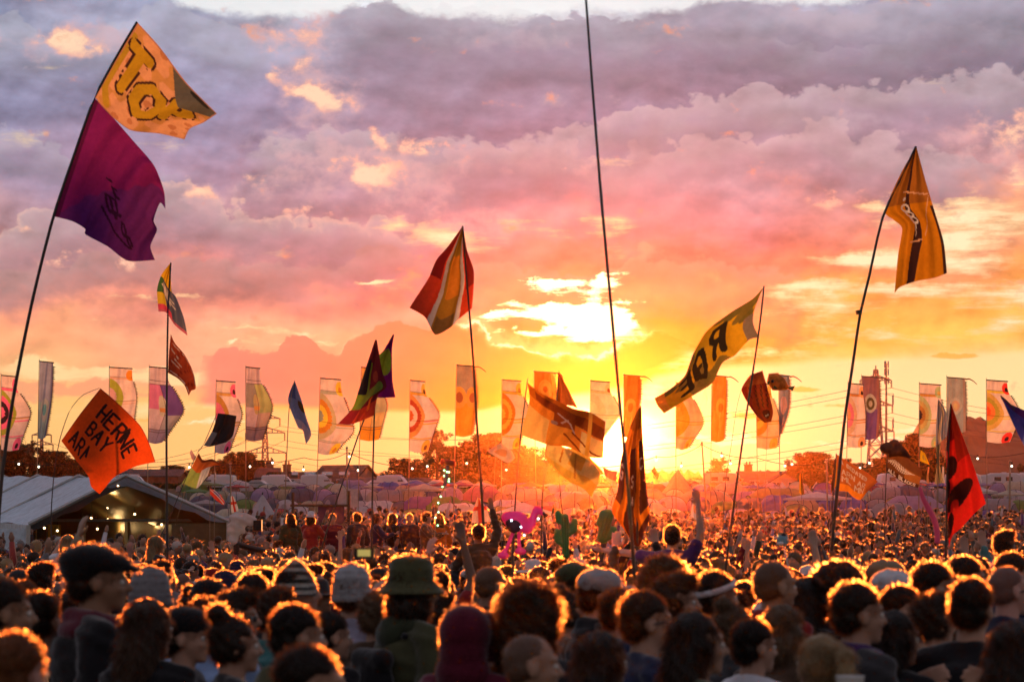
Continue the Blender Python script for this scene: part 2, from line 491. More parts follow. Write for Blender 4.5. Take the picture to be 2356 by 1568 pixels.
class MB:
    """collects boxes, tubes, sheets into one mesh"""
    def __init__(s):
        s.V, s.F, s.M = [], [], []
        s.n = 0

    def add(s, V, Fc, m=0):
        s.V.extend([tuple(p) for p in V])
        s.F.extend([tuple(i + s.n for i in f) for f in Fc])
        s.M.extend([m] * len(Fc))
        s.n += len(V)
        return s

    def box(s, c, size, rz=0.0, m=0, taper=1.0):
        hx, hy, hz = size[0] / 2, size[1] / 2, size[2] / 2
        ca, sa = math.cos(rz), math.sin(rz)
        V = []
        for z in (-1, 1):
            k = taper if z > 0 else 1.0
            for x, y in ((-1, -1), (1, -1), (1, 1), (-1, 1)):
                px, py = x * hx * k, y * hy * k
                V.append((c[0] + px * ca - py * sa, c[1] + px * sa + py * ca, c[2] + z * hz))
        return s.add(V, [(3, 2, 1, 0), (4, 5, 6, 7), (0, 1, 5, 4), (1, 2, 6, 5), (2, 3, 7, 6), (3, 0, 4, 7)], m)

    def tube(s, pts, r, n=6, m=0, cap=True):
        pts = [Vector(p) for p in pts]
        rs = r if isinstance(r, (list, tuple)) else [r] * len(pts)
        V, Fc = [], []
        for i, p in enumerate(pts):
            t = (pts[min(i + 1, len(pts) - 1)] - pts[max(i - 1, 0)]).normalized()
            a = t.cross(Vector((0, 0, 1)) if abs(t.z) < 0.9 else Vector((1, 0, 0))).normalized()
            b = t.cross(a)
            for k in range(n):
                w = 2 * math.pi * k / n
                V.append(p + (a * math.cos(w) + b * math.sin(w)) * rs[i])
        for i in range(len(pts) - 1):
            for k in range(n):
                k2 = (k + 1) % n
                Fc.append((i * n + k, i * n + k2, (i + 1) * n + k2, (i + 1) * n + k))
        if cap:
            Fc.append(tuple(range(n - 1, -1, -1)))
            Fc.append(tuple((len(pts) - 1) * n + k for k in range(n)))
        return s.add(V, Fc, m)

    def ball(s, c, r, nu=10, nv=7, m=0):
        r = r if isinstance(r, (list, tuple)) else (r, r, r)
        V, Fc = [], []
        for j in range(nv + 1):
            th = math.pi * j / nv
            for i in range(nu):
                ph = 2 * math.pi * i / nu
                V.append((c[0] + r[0] * math.sin(th) * math.cos(ph), c[1] + r[1] * math.sin(th) * math.sin(ph), c[2] + r[2] * math.cos(th)))
        for j in range(nv):
            for i in range(nu):
                i2 = (i + 1) % nu
                Fc.append((j * nu + i, (j + 1) * nu + i, (j + 1) * nu + i2, j * nu + i2))
        return s.add(V, Fc, m)

    def quad(s, a, b, c, d, m=0):
        return s.add([a, b, c, d], [(0, 1, 2, 3)], m)

    def mesh(s, name, smooth=False):
        me = mesh_np(name, s.V, s.F, smooth)
        me.polygons.foreach_set('material_index', np.array(s.M, dtype=np.int32))
        return me

    def build(s, name, mats, parent=None, smooth=False):
        if not isinstance(mats, (list, tuple)):
            mats = [mats]
        return link_mesh(name, s.mesh(name, smooth), mats, parent)


# ------------------------------------------------------------------ materials
MATS = {}


def principled(name, color, rough=0.8, spec=0.2, noise_amt=0.15, noise_scale=8.0, bump=0.0, bump_scale=30.0, sheen=0.0, metallic=0.0, src=None, gain=None):
    """src: None -> fixed colour, 'obj' -> the object's own colour, 'attr' -> colour attribute tint"""
    if name in MATS: return MATS[name]
    m = bpy.data.materials.new(name)
    m.use_nodes = True
    nt = m.node_tree
    b = nt.nodes['Principled BSDF']
    b.inputs['Roughness'].default_value = rough
    b.inputs['Specular IOR Level'].default_value = spec
    b.inputs['Metallic'].default_value = metallic
    if sheen:
        b.inputs['Sheen Weight'].default_value = sheen
        b.inputs['Sheen Roughness'].default_value = 0.4
    if src == 'obj':
        n = nt.nodes.new('ShaderNodeObjectInfo')
        c0 = Ex(nt, n.outputs['Color'])
    elif src == 'attr':
        n = nt.nodes.new('ShaderNodeAttribute')
        n.attribute_name = 'tint'
        c0 = Ex(nt, n.outputs['Color'])
    else:
        n = nt.nodes.new('ShaderNodeRGB')
        n.outputs[0].default_value = (*color, 1)
        c0 = Ex(nt, n.outputs[0])
    t = nt.nodes.new('ShaderNodeTexCoord')
    tcv = Ex(nt, t.outputs['Object'])
    if noise_amt:
        q = noise(nt, tcv, noise_scale, 3, 0.6)
        c0 = scalec(nt, c0, q.step(0.3, 0.7, 1 - noise_amt, 1 + noise_amt))
    nt.links.new(c0.s, b.inputs['Base Color'])
    if bump:
        bn = nt.nodes.new('ShaderNodeBump')
        bn.inputs['Strength'].default_value = bump
        bn.inputs['Distance'].default_value = 0.02
        q = noise(nt, tcv, bump_scale, 3, 0.6)
        nt.links.new(q.s, bn.inputs['Height'])
        nt.links.new(bn.outputs[0], b.inputs['Normal'])
    MATS[name] = m
    m['_c'] = 1
    return m


def cloth_mat(name, trans=0.55, weave=0.10, bump=0.0):
    """thin fabric: light passes through it; the print comes with the cloth (attribute tint)"""
    if name in MATS: return MATS[name]
    m = bpy.data.materials.new(name)
    m.use_nodes = True
    nt = m.node_tree
    nt.nodes.clear()
    a = nt.nodes.new('ShaderNodeAttribute')
    a.attribute_name = 'tint'
    t = nt.nodes.new('ShaderNodeTexCoord')
    q = noise(nt, Ex(nt, t.outputs['Object']), 2.5, 4, 0.6)
    q2 = noise(nt, Ex(nt, t.outputs['Object']), 26.0, 2, 0.6)
    c = scalec(nt, Ex(nt, a.outputs['Color']), q.step(0.3, 0.7, 1 - weave, 1 + weave) * q2.step(0.3, 0.7, 0.94, 1.06))
    d = nt.nodes.new('ShaderNodeBsdfDiffuse')
    tr = nt.nodes.new('ShaderNodeBsdfTranslucent')
    nt.links.new(c.s, d.inputs[0])
    nt.links.new(c.s, tr.inputs[0])
    if bump:
        bn = nt.nodes.new('ShaderNodeBump')
        bn.inputs['Strength'].default_value = bump
        bn.inputs['Distance'].default_value = 0.05
        nt.links.new(noise(nt, Ex(nt, t.outputs['Object']), 5.0, 3, 0.5).s, bn.inputs['Height'])
        nt.links.new(bn.outputs[0], d.inputs['Normal'])
        nt.links.new(bn.outputs[0], tr.inputs['Normal'])
    mx = nt.nodes.new('ShaderNodeMixShader')
    mx.inputs[0].default_value = trans
    nt.links.new(d.outputs[0], mx.inputs[1])
    nt.links.new(tr.outputs[0], mx.inputs[2])
    o = nt.nodes.new('ShaderNodeOutputMaterial')
    nt.links.new(mx.outputs[0], o.inputs[0])
    MATS[name] = m
    return m


def emis(name, color, strength):
    if name in MATS: return MATS[name]
    m = bpy.data.materials.new(name)
    m.use_nodes = True
    nt = m.node_tree
    nt.nodes.clear()
    e = nt.nodes.new('ShaderNodeEmission')
    e.inputs[0].default_value = (*color, 1)
    e.inputs[1].default_value = strength
    o = nt.nodes.new('ShaderNodeOutputMaterial')
    nt.links.new(e.outputs[0], o.inputs[0])
    MATS[name] = m
    return m


def translucent_mix(name, src, trans, color=(1, 1, 1), rough=0.6, tcol=None, tgain=1.0, noise_amt=0.15):
    """diffuse/translucent skin of leaves, tent cloth, hair"""
    if name in MATS: return MATS[name]
    m = bpy.data.materials.new(name)
    m.use_nodes = True
    nt = m.node_tree
    nt.nodes.clear()
    if src == 'obj':
        n = nt.nodes.new('ShaderNodeObjectInfo')
        c0 = Ex(nt, n.outputs['Color'])
    elif src == 'attr':
        n = nt.nodes.new('ShaderNodeAttribute')
        n.attribute_name = 'tint'
        c0 = Ex(nt, n.outputs['Color'])
    else:
        n = nt.nodes.new('ShaderNodeRGB')
        n.outputs[0].default_value = (*color, 1)
        c0 = Ex(nt, n.outputs[0])
    t = nt.nodes.new('ShaderNodeTexCoord')
    q = noise(nt, Ex(nt, t.outputs['Object']), 4.0, 3, 0.6)
    c0 = scalec(nt, c0, q.step(0.3, 0.7, 1 - noise_amt, 1 + noise_amt))
    p = nt.nodes.new('ShaderNodeBsdfPrincipled')
    p.inputs['Roughness'].default_value = rough
    p.inputs['Specular IOR Level'].default_value = 0.25
    nt.links.new(c0.s, p.inputs['Base Color'])
    tr = nt.nodes.new('ShaderNodeBsdfTranslucent')
    c1 = c0 if tcol is None else mixc(nt, 0.5, c0, tcol)
    nt.links.new(c1.s, tr.inputs[0])
    mx = nt.nodes.new('ShaderNodeMixShader')
    mx.inputs[0].default_value = trans
    nt.links.new(p.outputs[0], mx.inputs[1])
    nt.links.new(tr.outputs[0], mx.inputs[2])
    o = nt.nodes.new('ShaderNodeOutputMaterial')
    nt.links.new(mx.outputs[0], o.inputs[0])
    MATS[name] = m
    return m


def fuzz_mat(name, src):
    # fine hair scatters light forward: bright against the sun, dark from the front
    m = translucent_mix(name, src, .42 if src == 'obj' else .11, rough=.4, noise_amt=.25)
    nt = m.node_tree
    mx = [n for n in nt.nodes if n.type == 'MIX_SHADER'][0]
    rf = nt.nodes.new('ShaderNodeBsdfRefraction')
    rf.inputs['Color'].default_value = (1.0, .38, .14, 1) if src == 'attr' else (1.0, .42, .17, 1)
    rf.inputs['Roughness'].default_value = .6
    rf.inputs['IOR'].default_value = 1.22
    nt.links.new(rf.outputs[0], mx.inputs[2])
    if src == 'obj':                       # hair differs from head to head
        oi = nt.nodes.new('ShaderNodeObjectInfo')
        nt.links.new((Ex(nt, oi.outputs['Random']) * .48 + .10).s, mx.inputs[0])
    return m


M_GROUND = principled('trodden_grass', (0.055, 0.060, 0.028), 0.95, 0.1, 0.4, 0.8, 0.4, 6.0)
M_WOOD = principled('weathered_wood', (0.10, 0.065, 0.04), 0.8, 0.2, 0.3, 6)
M_POLE = principled('dark_pole', (0.035, 0.028, 0.024), 0.45, 0.5, 0.2, 4)
M_BAMBOO = principled('pale_pole', (0.30, 0.22, 0.13), 0.5, 0.4, 0.2, 4)
M_STEEL = principled('galvanised_steel', (0.22, 0.22, 0.23), 0.45, 0.5, 0.15, 5, metallic=0.6)
M_WIRE = principled('cable_black', (0.02, 0.02, 0.02), 0.6, 0.3, 0)
M_CLOTH = cloth_mat('flag_cloth', 0.66, .10, .35)
M_BANNER = cloth_mat('banner_silk', 0.8, 0.12, 0.25)
M_LEAF = translucent_mix('leaves', 'obj', 0.10, tcol=None, noise_amt=0.35)
M_BARK = principled('bark', (0.07, 0.05, 0.035), 0.9, 0.1, 0.3, 3)
M_TENT = translucent_mix('tent_nylon', 'obj', 0.45, rough=0.5, noise_amt=0.10)
M_TENTPOLE = principled('tent_seam', (0.05, 0.05, 0.055), 0.6, 0.3, 0)
M_BULB = emis('warm_bulb', (1.0, 0.62, 0.28), 9.0)

# ------------------------------------------------------------------ ground and hills
def build_ground():
    ys = np.concatenate([np.linspace(-60, 0, 5)[:-1], np.linspace(0, 130, 80)[:-1], np.linspace(130, 600, 50)[:-1], np.linspace(600, 880, 8)])
    t = np.linspace(-1, 1, 61)
    V = []
    for y in ys:
        half = 60 + max(0, y) * 0.45
        if y > 500: half = 440
        for k in t:
            x = k * half
            V.append((x, y, gz(y) + 0.05 * math.sin(x * .31 + y * .17) * min(1, max(0, y) / 60)))
    nx = len(t)
    i, j = np.meshgrid(np.arange(len(ys) - 1), np.arange(nx - 1), indexing='ij')
    a = (i * nx + j).ravel()
    Fc = np.stack([a, a + 1, a + nx + 1, a + nx], 1)
    o = link_mesh('ground', mesh_np('ground', V, Fc, True), [M_GROUND])
    tag(o, kind='structure')


build_ground()


def ridge(name, d, pts, color, depth=160.0, bumps=2.0):
    """a hill whose skyline runs through pts (picture units), d metres away"""
    m = principled(name + '_cover', color, 0.95, 0.05, 0.35, 0.03)
    xs = np.linspace(pts[0][0], pts[-1][0], 140)
    yt = np.interp(xs, [a for a, b in pts], [b for a, b in pts])
    V = []
    prof = [(-1.0, 0.0), (-.7, .35), (-.35, .8), (0, 1.0), (.4, .8), (1.0, 0.0)]
    for a, b in prof:
        for x, y in zip(xs, yt):
            p = P(x, y, d)
            zb = gz(d) - 1
            j = bumps * (math.sin(x * .31) + math.sin(x * .83 + 1) * .6 + math.sin(x * 1.9) * .4) * .35 * b
            V.append((p.x * (1 + a * depth / d * .5), p.y + a * depth, zb + (p.z - zb) * b + j))
    n = len(xs)
    Fc = [(r * n + c, r * n + c + 1, (r + 1) * n + c + 1, (r + 1) * n + c) for r in range(len(prof) - 1) for c in range(n - 1)]
    o = link_mesh(name, mesh_np(name, V, Fc, True), [m])
    tag(o, kind='structure')


ridge('hill', 720, [(1960, 1140), (2030, 1090), (2090, 1010), (2120, 965), (2150, 953), (2200, 954), (2260, 962), (2356, 985), (2480, 1010), (2700, 1090), (2800, 1140)], (0.09, 0.09, 0.06), 120, .6)
ridge('wooded_ridge', 690, [(1340, 1130), (1400, 1100), (1500, 1086), (1560, 1082), (1620, 1092), (1700, 1098), (1780, 1082), (1860, 1086), (1960, 1100), (2060, 1096), (2200, 1110), (2420, 1110), (2500, 1135)], (0.05, 0.06, 0.03), 60, 1.9)
ridge('far_rise', 670, [(-500, 1135), (-200, 1100), (60, 1088), (300, 1084), (520, 1086), (760, 1094), (900, 1098), (1100, 1092), (1300, 1104), (1400, 1135)], (0.05, 0.055, 0.03), 60, 1.6)


# ------------------------------------------------------------------ trees
def crown_mesh(name, seed, w, h, nleaf, leaf=0.34, gap=0.0, lobes=9, z0=0.25):
    """leaf faces gathered in clumps through an uneven crown; unit: metres, base at 0"""
    r = np.random.default_rng(seed)
    cs, rs = [], []
    for k in range(lobes):
        a = r.uniform(0, 2 * math.pi)
        zz = r.uniform(z0 + .04, 0.88)
        wid = math.sin(min(1, max(0.05, (zz - z0) / (1 - z0))) * math.pi * 0.86 + 0.35)
        rr = r.uniform(0.1, 0.62) * w / 2 * max(.35, wid)
        cs.append((math.cos(a) * rr, math.sin(a) * rr, zz * h))
        rs.append(r.uniform(0.20, 0.32) * w * (1.0 - gap * 0.45))
    cs.append((0, 0, h * 0.82)); rs.append(w * .2)
    # sub clumps
    cc, cr = [], []
    for c, q in zip(cs, rs):
        for k in range(12):
            v = r.normal(size=3); v /= np.linalg.norm(v)
            cc.append(np.array(c) + v * q * r.uniform(.55, 1.05) * np.array([1, 1, .8]))
            cr.append(q * r.uniform(.16, .36))
    cc = np.array(cc); cr = np.array(cr)
    idx = r.choice(len(cc), nleaf, p=cr ** 2 / (cr ** 2).sum())
    v = r.normal(size=(nleaf, 3)); v /= np.linalg.norm(v, axis=1, keepdims=True)
    pos = cc[idx] + v * (cr[idx] * r.uniform(.3, 1.15, nleaf))[:, None]
    pos[:, 2] = np.where(pos[:, 2] < z0 * h * .6, z0 * h * .6 + r.uniform(0, .15 * h, nleaf), np.minimum(pos[:, 2], h * 1.02))
    a = r.normal(size=(nleaf, 3)); a /= np.linalg.norm(a, axis=1, keepdims=True)
    b = np.cross(a, r.normal(size=(nleaf, 3))); b /= np.linalg.norm(b, axis=1, keepdims=True)
    s = leaf * r.uniform(.5, 1.2, nleaf)[:, None]
    V = np.stack([pos - a * s * .6, pos + b * s * .35, pos + a * s * .6, pos - b * s * .35], 1).reshape(-1, 3)
    Fc = np.arange(len(V)).reshape(-1, 4)
    return mesh_np(name, V, Fc), cs


def trunk_mesh(name, seed, h, cs, r0=0.25, z0=.25):
    r = np.random.default_rng(seed + 99)
    mb = MB()
    top = h * .62
    lean = r.uniform(-.3, .3)
    mb.tube([(0, 0, -.4), (0.03, 0, h * .15), (lean * .5, 0, h * .36), (lean, .1, top)], [r0 * 1.2, r0, r0 * .75, r0 * .35], 8)
    for c in cs:
        z = min(c[2] * .55, h * .45)
        st = Vector((lean * .4 * z / top, 0, z))
        e = Vector(c)
        mid = st.lerp(e, .5) + Vector((r.uniform(-.3, .3), r.uniform(-.3, .3), -.15))
        mb.tube([st, mid, e], [r0 * .45, r0 * .28, r0 * .08], 5)
        for k in range(3):
            e2 = e + Vector(r.normal(size=3)) * h * .09 + Vector((0, 0, h * .04))
            mb.tube([mid.lerp(e, .6), e2], [r0 * .16, r0 * .04], 4)
    return mb.mesh(name, True)


TREE_LIB = {}
for kind, args in {
    'broad': [(1, 8.4, 9, 15000, .38, 0.0, 13), (2, 9.2, 9, 15000, .38, .1, 14)],
    'airy': [(3, 7.4, 9, 5200, .28, .7, 10), (4, 6.6, 9, 4800, .28, .6, 9)],
    'bushy': [(5, 9.6, 6.2, 12000, .36, .0, 12), (6, 8.6, 5.4, 11000, .36, 0, 11)],
    'tall': [(7, 6.2, 9.5, 11000, .36, .1, 12)],
}.items():
    TREE_LIB[kind] = []
    for (sd_, w_, h_, n_, lf_, gp_, lb_) in args:
        z0_ = .02 if kind == 'bushy' else (.06 if kind != 'airy' else .14)
        cm, cs = crown_mesh('crown', sd_, w_, h_, n_, lf_, gp_, lb_, z0_)
        tm_ = trunk_mesh('trunk', sd_, h_, cs, .3 if kind != 'airy' else .22, z0_)
        cm.materials.append(M_LEAF); tm_.materials.append(M_BARK)
        TREE_LIB[kind].append((cm, tm_, w_, h_))


def tree(name, label, x, ytop, wid, d, kind, green, group, var=0, rz=None, z=None):
    cm, tm_, w_, h_ = TREE_LIB[kind][var % len(TREE_LIB[kind])]
    zb = gz(d) if z is None else z
    top = P(x, ytop, d).z
    h = top - zb
    o = empty(name, ((x - CX) / F * d, d, zb - .05), random.uniform(0, 6.28) if rz is None else rz)
    sx = wid * (1.38 if kind != 'airy' else 1.2) / F * d / w_
    o.scale = (sx, sx, h / h_)
    tag(o, label, 'tree', group)
    c = link_mesh('crown', cm, (), o); c.color = (*green, 1)
    link_mesh('trunk', tm_, (), o)
    return o


G1, G2, G3 = (0.045, 0.060, 0.022), (0.06, 0.075, 0.025), (0.038, 0.050, 0.024)
trees = [
    ('broad', 18, 1022, 130, 330, G1, 'broad dark tree at the left picture edge behind the marquee'),
    ('airy', 74, 1012, 105, 335, G3, 'dark tree with thin spiky top above the marquee ridge, near the left edge'),
    ('bushy', 122, 1040, 100, 340, G1, 'rounded dark tree just left of the orange lettered flag'),
    ('bushy', 168, 1058, 95, 345, G2, 'low bushy tree behind the left corner of the orange lettered flag'),
    ('bushy', 214, 1070, 90, 350, G1, 'low dark tree behind the lower half of the orange lettered flag'),
    ('bushy', 272, 1078, 90, 352, G3, 'dark shrubby tree behind the marquee apex'),
    ('broad', 400, 1070, 64, 350, G1, 'dark tree directly behind the pole with two small flags, above the marquee roof'),
    ('bushy', 440, 1082, 70, 352, G2, 'low tree left of the hanging white and green flag'),
    ('airy', 476, 1062, 60, 350, G3, 'thin-topped tree behind the small black flag'),
    ('broad', 512, 1056, 72, 348, G1, 'dark tree left of the long-sided grey and pink banner pole'),
    ('broad', 553, 1040, 80, 345, G1, 'taller dark tree under the grey and pink banner'),
    ('bushy', 590, 1060, 70, 346, G3, 'dark tree at the foot of the lattice pylon on the left'),
    ('bushy', 636, 1086, 60, 342, G2, 'low bush beside the brick chimney left of the long house'),
    ('bushy', 690, 1108, 74, 320, G1, 'low garden bush in front of the long house with rooflights'),
    ('bushy', 770, 1106, 80, 322, G3, 'low garden bush right of the middle of the long house'),
    ('airy', 884, 1084, 56, 350, G2, 'wispy tree right of the gabled house'),
    ('bushy', 910, 1098, 60, 352, G1, 'small tree between the gabled house and the big tree mass'),
    ('broad', 946, 1052, 96, 335, G1, 'round tree at the left end of the big tree mass'),
    ('airy', 1006, 984, 118, 330, G3, 'tall open tree with sky showing through its branches, left in the big tree mass'),
    ('broad', 1062, 1022, 110, 340, G1, 'dark tree right of the tall open tree'),
    ('broad', 1128, 998, 150, 338, G1, 'highest rounded tree of the big mass left of the sun'),
    ('broad', 1192, 1020, 120, 342, G3, 'rounded tree on the right shoulder of the big tree mass'),
    ('broad', 1240, 1058, 84, 345, G1, 'lower tree ending the big mass toward the sun'),
    ('bushy', 1280, 1082, 70, 420, G2, 'hazy low tree under the white and orange flags'),
    ('airy', 1322, 1086, 60, 430, G2, 'faint thin tree just left of the sun glow'),
    ('bushy', 1366, 1094, 80, 440, G2, 'faint low tree straight below the sun'),
    ('bushy', 1440, 1100, 80, 440, G2, 'faint low tree behind the tall furled orange flag'),
    ('airy', 1655, 1048, 74, 380, G2, 'small round open tree standing alone right of the sun'),
    ('bushy', 1622, 1098, 80, 400, G1, 'hazy low tree left of the small round open tree'),
    ('bushy', 1700, 1094, 60, 405, G1, 'hazy low tree before the roof of the right bungalow'),
    ('broad', 1872, 1040, 96, 350, G2, 'leafy tree right of the bungalow gable, with upright twigs'),
    ('bushy', 1830, 1070, 60, 352, G1, 'lower tree on the left side of the leafy tree by the bungalow'),
    ('tall', 1938, 1050, 62, 350, G3, 'tree behind the dark leaning pole of the amber flag'),
    ('broad', 1984, 1062, 70, 345, G1, 'round tree in front of the large pylon base'),
    ('broad', 2030, 1052, 70, 345, G2, 'bushy-headed tree right of the large pylon base'),
    ('tall', 2076, 1008, 66, 340, G1, 'tree left of the white banner with the pale green disc'),
    ('broad', 2118, 1000, 96, 338, G3, 'tallest dark tree on the right, behind the white and grey banners'),
    ('broad', 2165, 1052, 84, 338, G1, 'dark tree behind the big red and black flag'),
    ('bushy', 2216, 1088, 80, 345, G2, 'low green bush right of the big red and black flag'),
    ('bushy', 2268, 1092, 84, 350, G2, 'low green bush below the banner with red poppies'),
    ('bushy', 2320, 1090, 80, 352, G1, 'low green bush near the right edge below the blue flag'),
    ('airy', 2352, 1064, 50, 340, G2, 'thin tree at the right picture edge'),
]
for i, (k, x, y, w, d, g, lb) in enumerate(trees):
    tree({'airy': 'open_tree', 'bushy': 'bushy_tree', 'broad': 'broadleaf_tree', 'tall': 'upright_tree'}[k], lb, x, y, w, d, k, g, 'trees behind the campsite', i)


# hedges run across behind the tents
def hedge(label, x0, x1, yt, d, seed, green=G1):
    r = np.random.default_rng(seed)
    a, b = (x0 - CX) / F * d, (x1 - CX) / F * d
    zb = gz(d)
    zt = P(0, yt, d).z
    n = int((b - a) * 260)
    x = r.uniform(a, b, n); y = d + r.uniform(-.9, .9, n)
    hh_ = (zt - zb) * (0.8 + 0.2 * np.sin(x * 1.3) * np.sin(x * .37 + 1)) + .1
    z = zb + np.clip(r.uniform(0, 1, n) ** .6, 0, 1) * hh_
    pos = np.stack([x, y, z], 1)
    A = r.normal(size=(n, 3)); A /= np.linalg.norm(A, axis=1, keepdims=True)
    B = np.cross(A, r.normal(size=(n, 3))); B /= np.linalg.norm(B, axis=1, keepdims=True)
    s = r.uniform(.12, .26, n)[:, None]
    V = np.stack([pos - A * s, pos + B * s * .6, pos + A * s, pos - B * s * .6], 1).reshape(-1, 3)
    o = link_mesh('hedge', mesh_np('hedge', V, np.arange(len(V)).reshape(-1, 4)), [M_LEAF])
    o.color = (*green, 1)
    tag(o, label, 'hedge', 'hedges behind the campsite')


hedge('dark low hedge left, running behind the marquee and parked cars', -40, 640, 1112, 300, 1)
hedge('dark hedge below the long house and the big tree mass', 600, 1330, 1116, 305, 2)
hedge('hazy hedge behind the small white bell tents right of the sun', 1440, 1960, 1128, 400, 3)
hedge('green hedge strip in front of the right-hand bell tents', 1960, 2380, 1141, 255, 4, G2)

# ------------------------------------------------------------------ houses
M_ROOF = principled('clay_roof', (0.14, 0.085, 0.065), 0.85, 0.2, 0.25, 1.5)
M_ROOF2 = principled('slate_roof', (0.09, 0.08, 0.08), 0.8, 0.3, 0.25, 1.5)
M_WALL = principled('rendered_wall', (0.42, 0.36, 0.29), 0.9, 0.1, 0.12, 1.0)
M_BRICK = principled('brick_wall', (0.24, 0.12, 0.08), 0.9, 0.1, 0.2, 3.0)
M_GLASS = principled('window_glass', (0.03, 0.035, 0.04), 0.1, 0.6, 0)
M_FRAME = principled('white_trim', (0.6, 0.58, 0.55), 0.6, 0.3, 0.05)


def house(name, label, x0, x1, yr, ye, d, depth, roofm, wallm, gable=0, wins=0, chim=None, rz=0.0, skylights=0):
    """x0..x1 picture span, yr ridge row, ye eaves row; ridge runs across the view (gable=0) or towards it (gable=1)"""
    xc = (x0 + x1) / 2
    o = empty(name, ((xc - CX) / F * d, d, gz(d)), rz)
    tag(o, label, 'house', 'buildings behind the campsite')
    W = (x1 - x0) / F * d
    zr = P(0, yr, d).z - gz(d)
    ze = P(0, ye, d).z - gz(d)
    D_ = depth
    w = MB()
    w.box((0, 0, ze / 2 - .3), (W, D_, ze + .6))
    if gable:
        w.add([(-W / 2, -D_ / 2, ze), (W / 2, -D_ / 2, ze), (0, -D_ / 2, zr - .05), (-W / 2, D_ / 2, ze), (W / 2, D_ / 2, ze), (0, D_ / 2, zr - .05)], [(0, 1, 2), (5, 4, 3)])
    else:
        w.add([(-W / 2, -D_ / 2, ze), (-W / 2, D_ / 2, ze), (-W / 2, 0, zr - .05), (W / 2, -D_ / 2, ze), (W / 2, D_ / 2, ze), (W / 2, 0, zr - .05)], [(2, 1, 0), (3, 4, 5)])
    w.build('wall', wallm, o)
    th, ov = .16, .35
    for s in (-1, 1):
        r_ = MB()
        nc = 10
        for k in range(nc):                   # courses of the roof, each lapping the next
            a, b = k / nc, (k + 1) / nc
            if gable:
                xa, xb = s * (W / 2 + ov) * (1 - a), s * (W / 2 + ov) * (1 - b)
                za, zb = ze - ov * .5 + (zr - ze + ov * .5) * a, ze - ov * .5 + (zr - ze + ov * .5) * b
                V = [(xa, -D_ / 2 - ov, za + .03), (xb, -D_ / 2 - ov, zb), (xb, D_ / 2 + ov, zb), (xa, D_ / 2 + ov, za + .03)]
            else:
                ya, yb = s * (D_ / 2 + ov) * (1 - a), s * (D_ / 2 + ov) * (1 - b)
                za, zb = ze - ov * .5 + (zr - ze + ov * .5) * a, ze - ov * .5 + (zr - ze + ov * .5) * b
                V = [(-W / 2 - ov, ya, za + .03), (-W / 2 - ov, yb, zb), (W / 2 + ov, yb, zb), (W / 2 + ov, ya, za + .03)]
            V2 = [(p[0], p[1], p[2] + th) for p in V]
            r_.add(V + V2, [(0, 1, 2, 3), (7, 6, 5, 4), (0, 4, 5, 1), (1, 5, 6, 2), (2, 6, 7, 3), (3, 7, 4, 0)])
        rf = r_.build('roof', roofm, o)
        if s < 0 and chim is not None and not gable:
            for cxp in chim:
                c = MB()
                c.box((cxp * W / 2, 0.3, zr + .15), (.9, .7, 1.5)).box((cxp * W / 2, .3, zr + .95), (1.05, .85, .14))
                c.tube([(cxp * W / 2 - .2, .3, zr + 1.0), (cxp * W / 2 - .2, .3, zr + 1.35)], .1)
                c.tube([(cxp * W / 2 + .2, .3, zr + 1.0), (cxp * W / 2 + .2, .3, zr + 1.35)], .1)
                c.build('chimney', M_BRICK, rf)
        if s < 0 and skylights and not gable:
            for k in range(skylights):
                fx = (-.5 + (k + .5) / skylights) * W
                t0, t1 = .35, .75
                ya, yb = -(D_ / 2 + ov) * (1 - t0), -(D_ / 2 + ov) * (1 - t1)
                za, zb = ze + (zr - ze) * t0 + th + .12, ze + (zr - ze) * t1 + th + .12
                g = MB()
                g.add([(fx - .6, ya, za - .2), (fx + .6, ya, za - .2), (fx + .6, yb, zb - .2), (fx - .6, yb, zb - .2), (fx - .6, ya, za + .12), (fx + .6, ya, za + .12), (fx + .6, yb, zb + .12), (fx - .6, yb, zb + .12)],
                      [(0, 1, 5, 4), (4, 5, 6, 7), (1, 2, 6, 5), (3, 0, 4, 7), (2, 3, 7, 6)])
                g.build('rooflight', M_GLASS, rf)
    for k in range(wins):
        fx = (-.5 + (k + .5) / wins) * W * .9
        f = MB()
        zc = ze * .55
        f.box((fx, -D_ / 2 - .03, zc), (1.2, .08, 1.2))
        fo = f.build('window', M_FRAME, o)
        g = MB()
        g.box((fx - .28, -D_ / 2 - .075, zc), (.46, .03, 1.0)).box((fx + .28, -D_ / 2 - .075, zc), (.46, .03, 1.0))
        g.build('pane', M_GLASS, fo)
    return o


house('long_house', 'long low house with four rooflights left of the gabled house', 655, 812, 1088, 1108, 330, 7, M_ROOF, M_WALL, 0, 4, (-.93,), 0.05, 4)
house('gabled_house', 'taller house with a plain tiled roof and pale gable end', 744, 846, 1072, 1108, 338, 8, M_ROOF, M_WALL, 0, 3, None, -0.35)
house('barn', 'wide dark barn roof in front of the gabled house', 790, 985, 1102, 1126, 300, 10, M_ROOF2, M_BRICK, 0, 0)
house('shed', 'small shed with pointed roof left of the big tree mass', 890, 960, 1106, 1124, 310, 6, M_ROOF2, M_BRICK, 1, 0)
house('bungalow', 'low bungalow with a wide dark roof right of the small round tree', 1700, 1810, 1086, 1112, 360, 8, M_ROOF2, M_WALL, 0, 3, (-.6,), 0.1)
house('gabled_bungalow', 'bungalow with its white-edged gable facing, right of the wide dark roof', 1756, 1840, 1090, 1118, 350, 8, M_ROOF2, M_WALL, 1, 2)
house('farm_roof_house', 'long low farm building behind the marquee, seen as a flat roof line', 290, 420, 1082, 1096, 340, 9, M_ROOF2, M_BRICK, 0, 0)
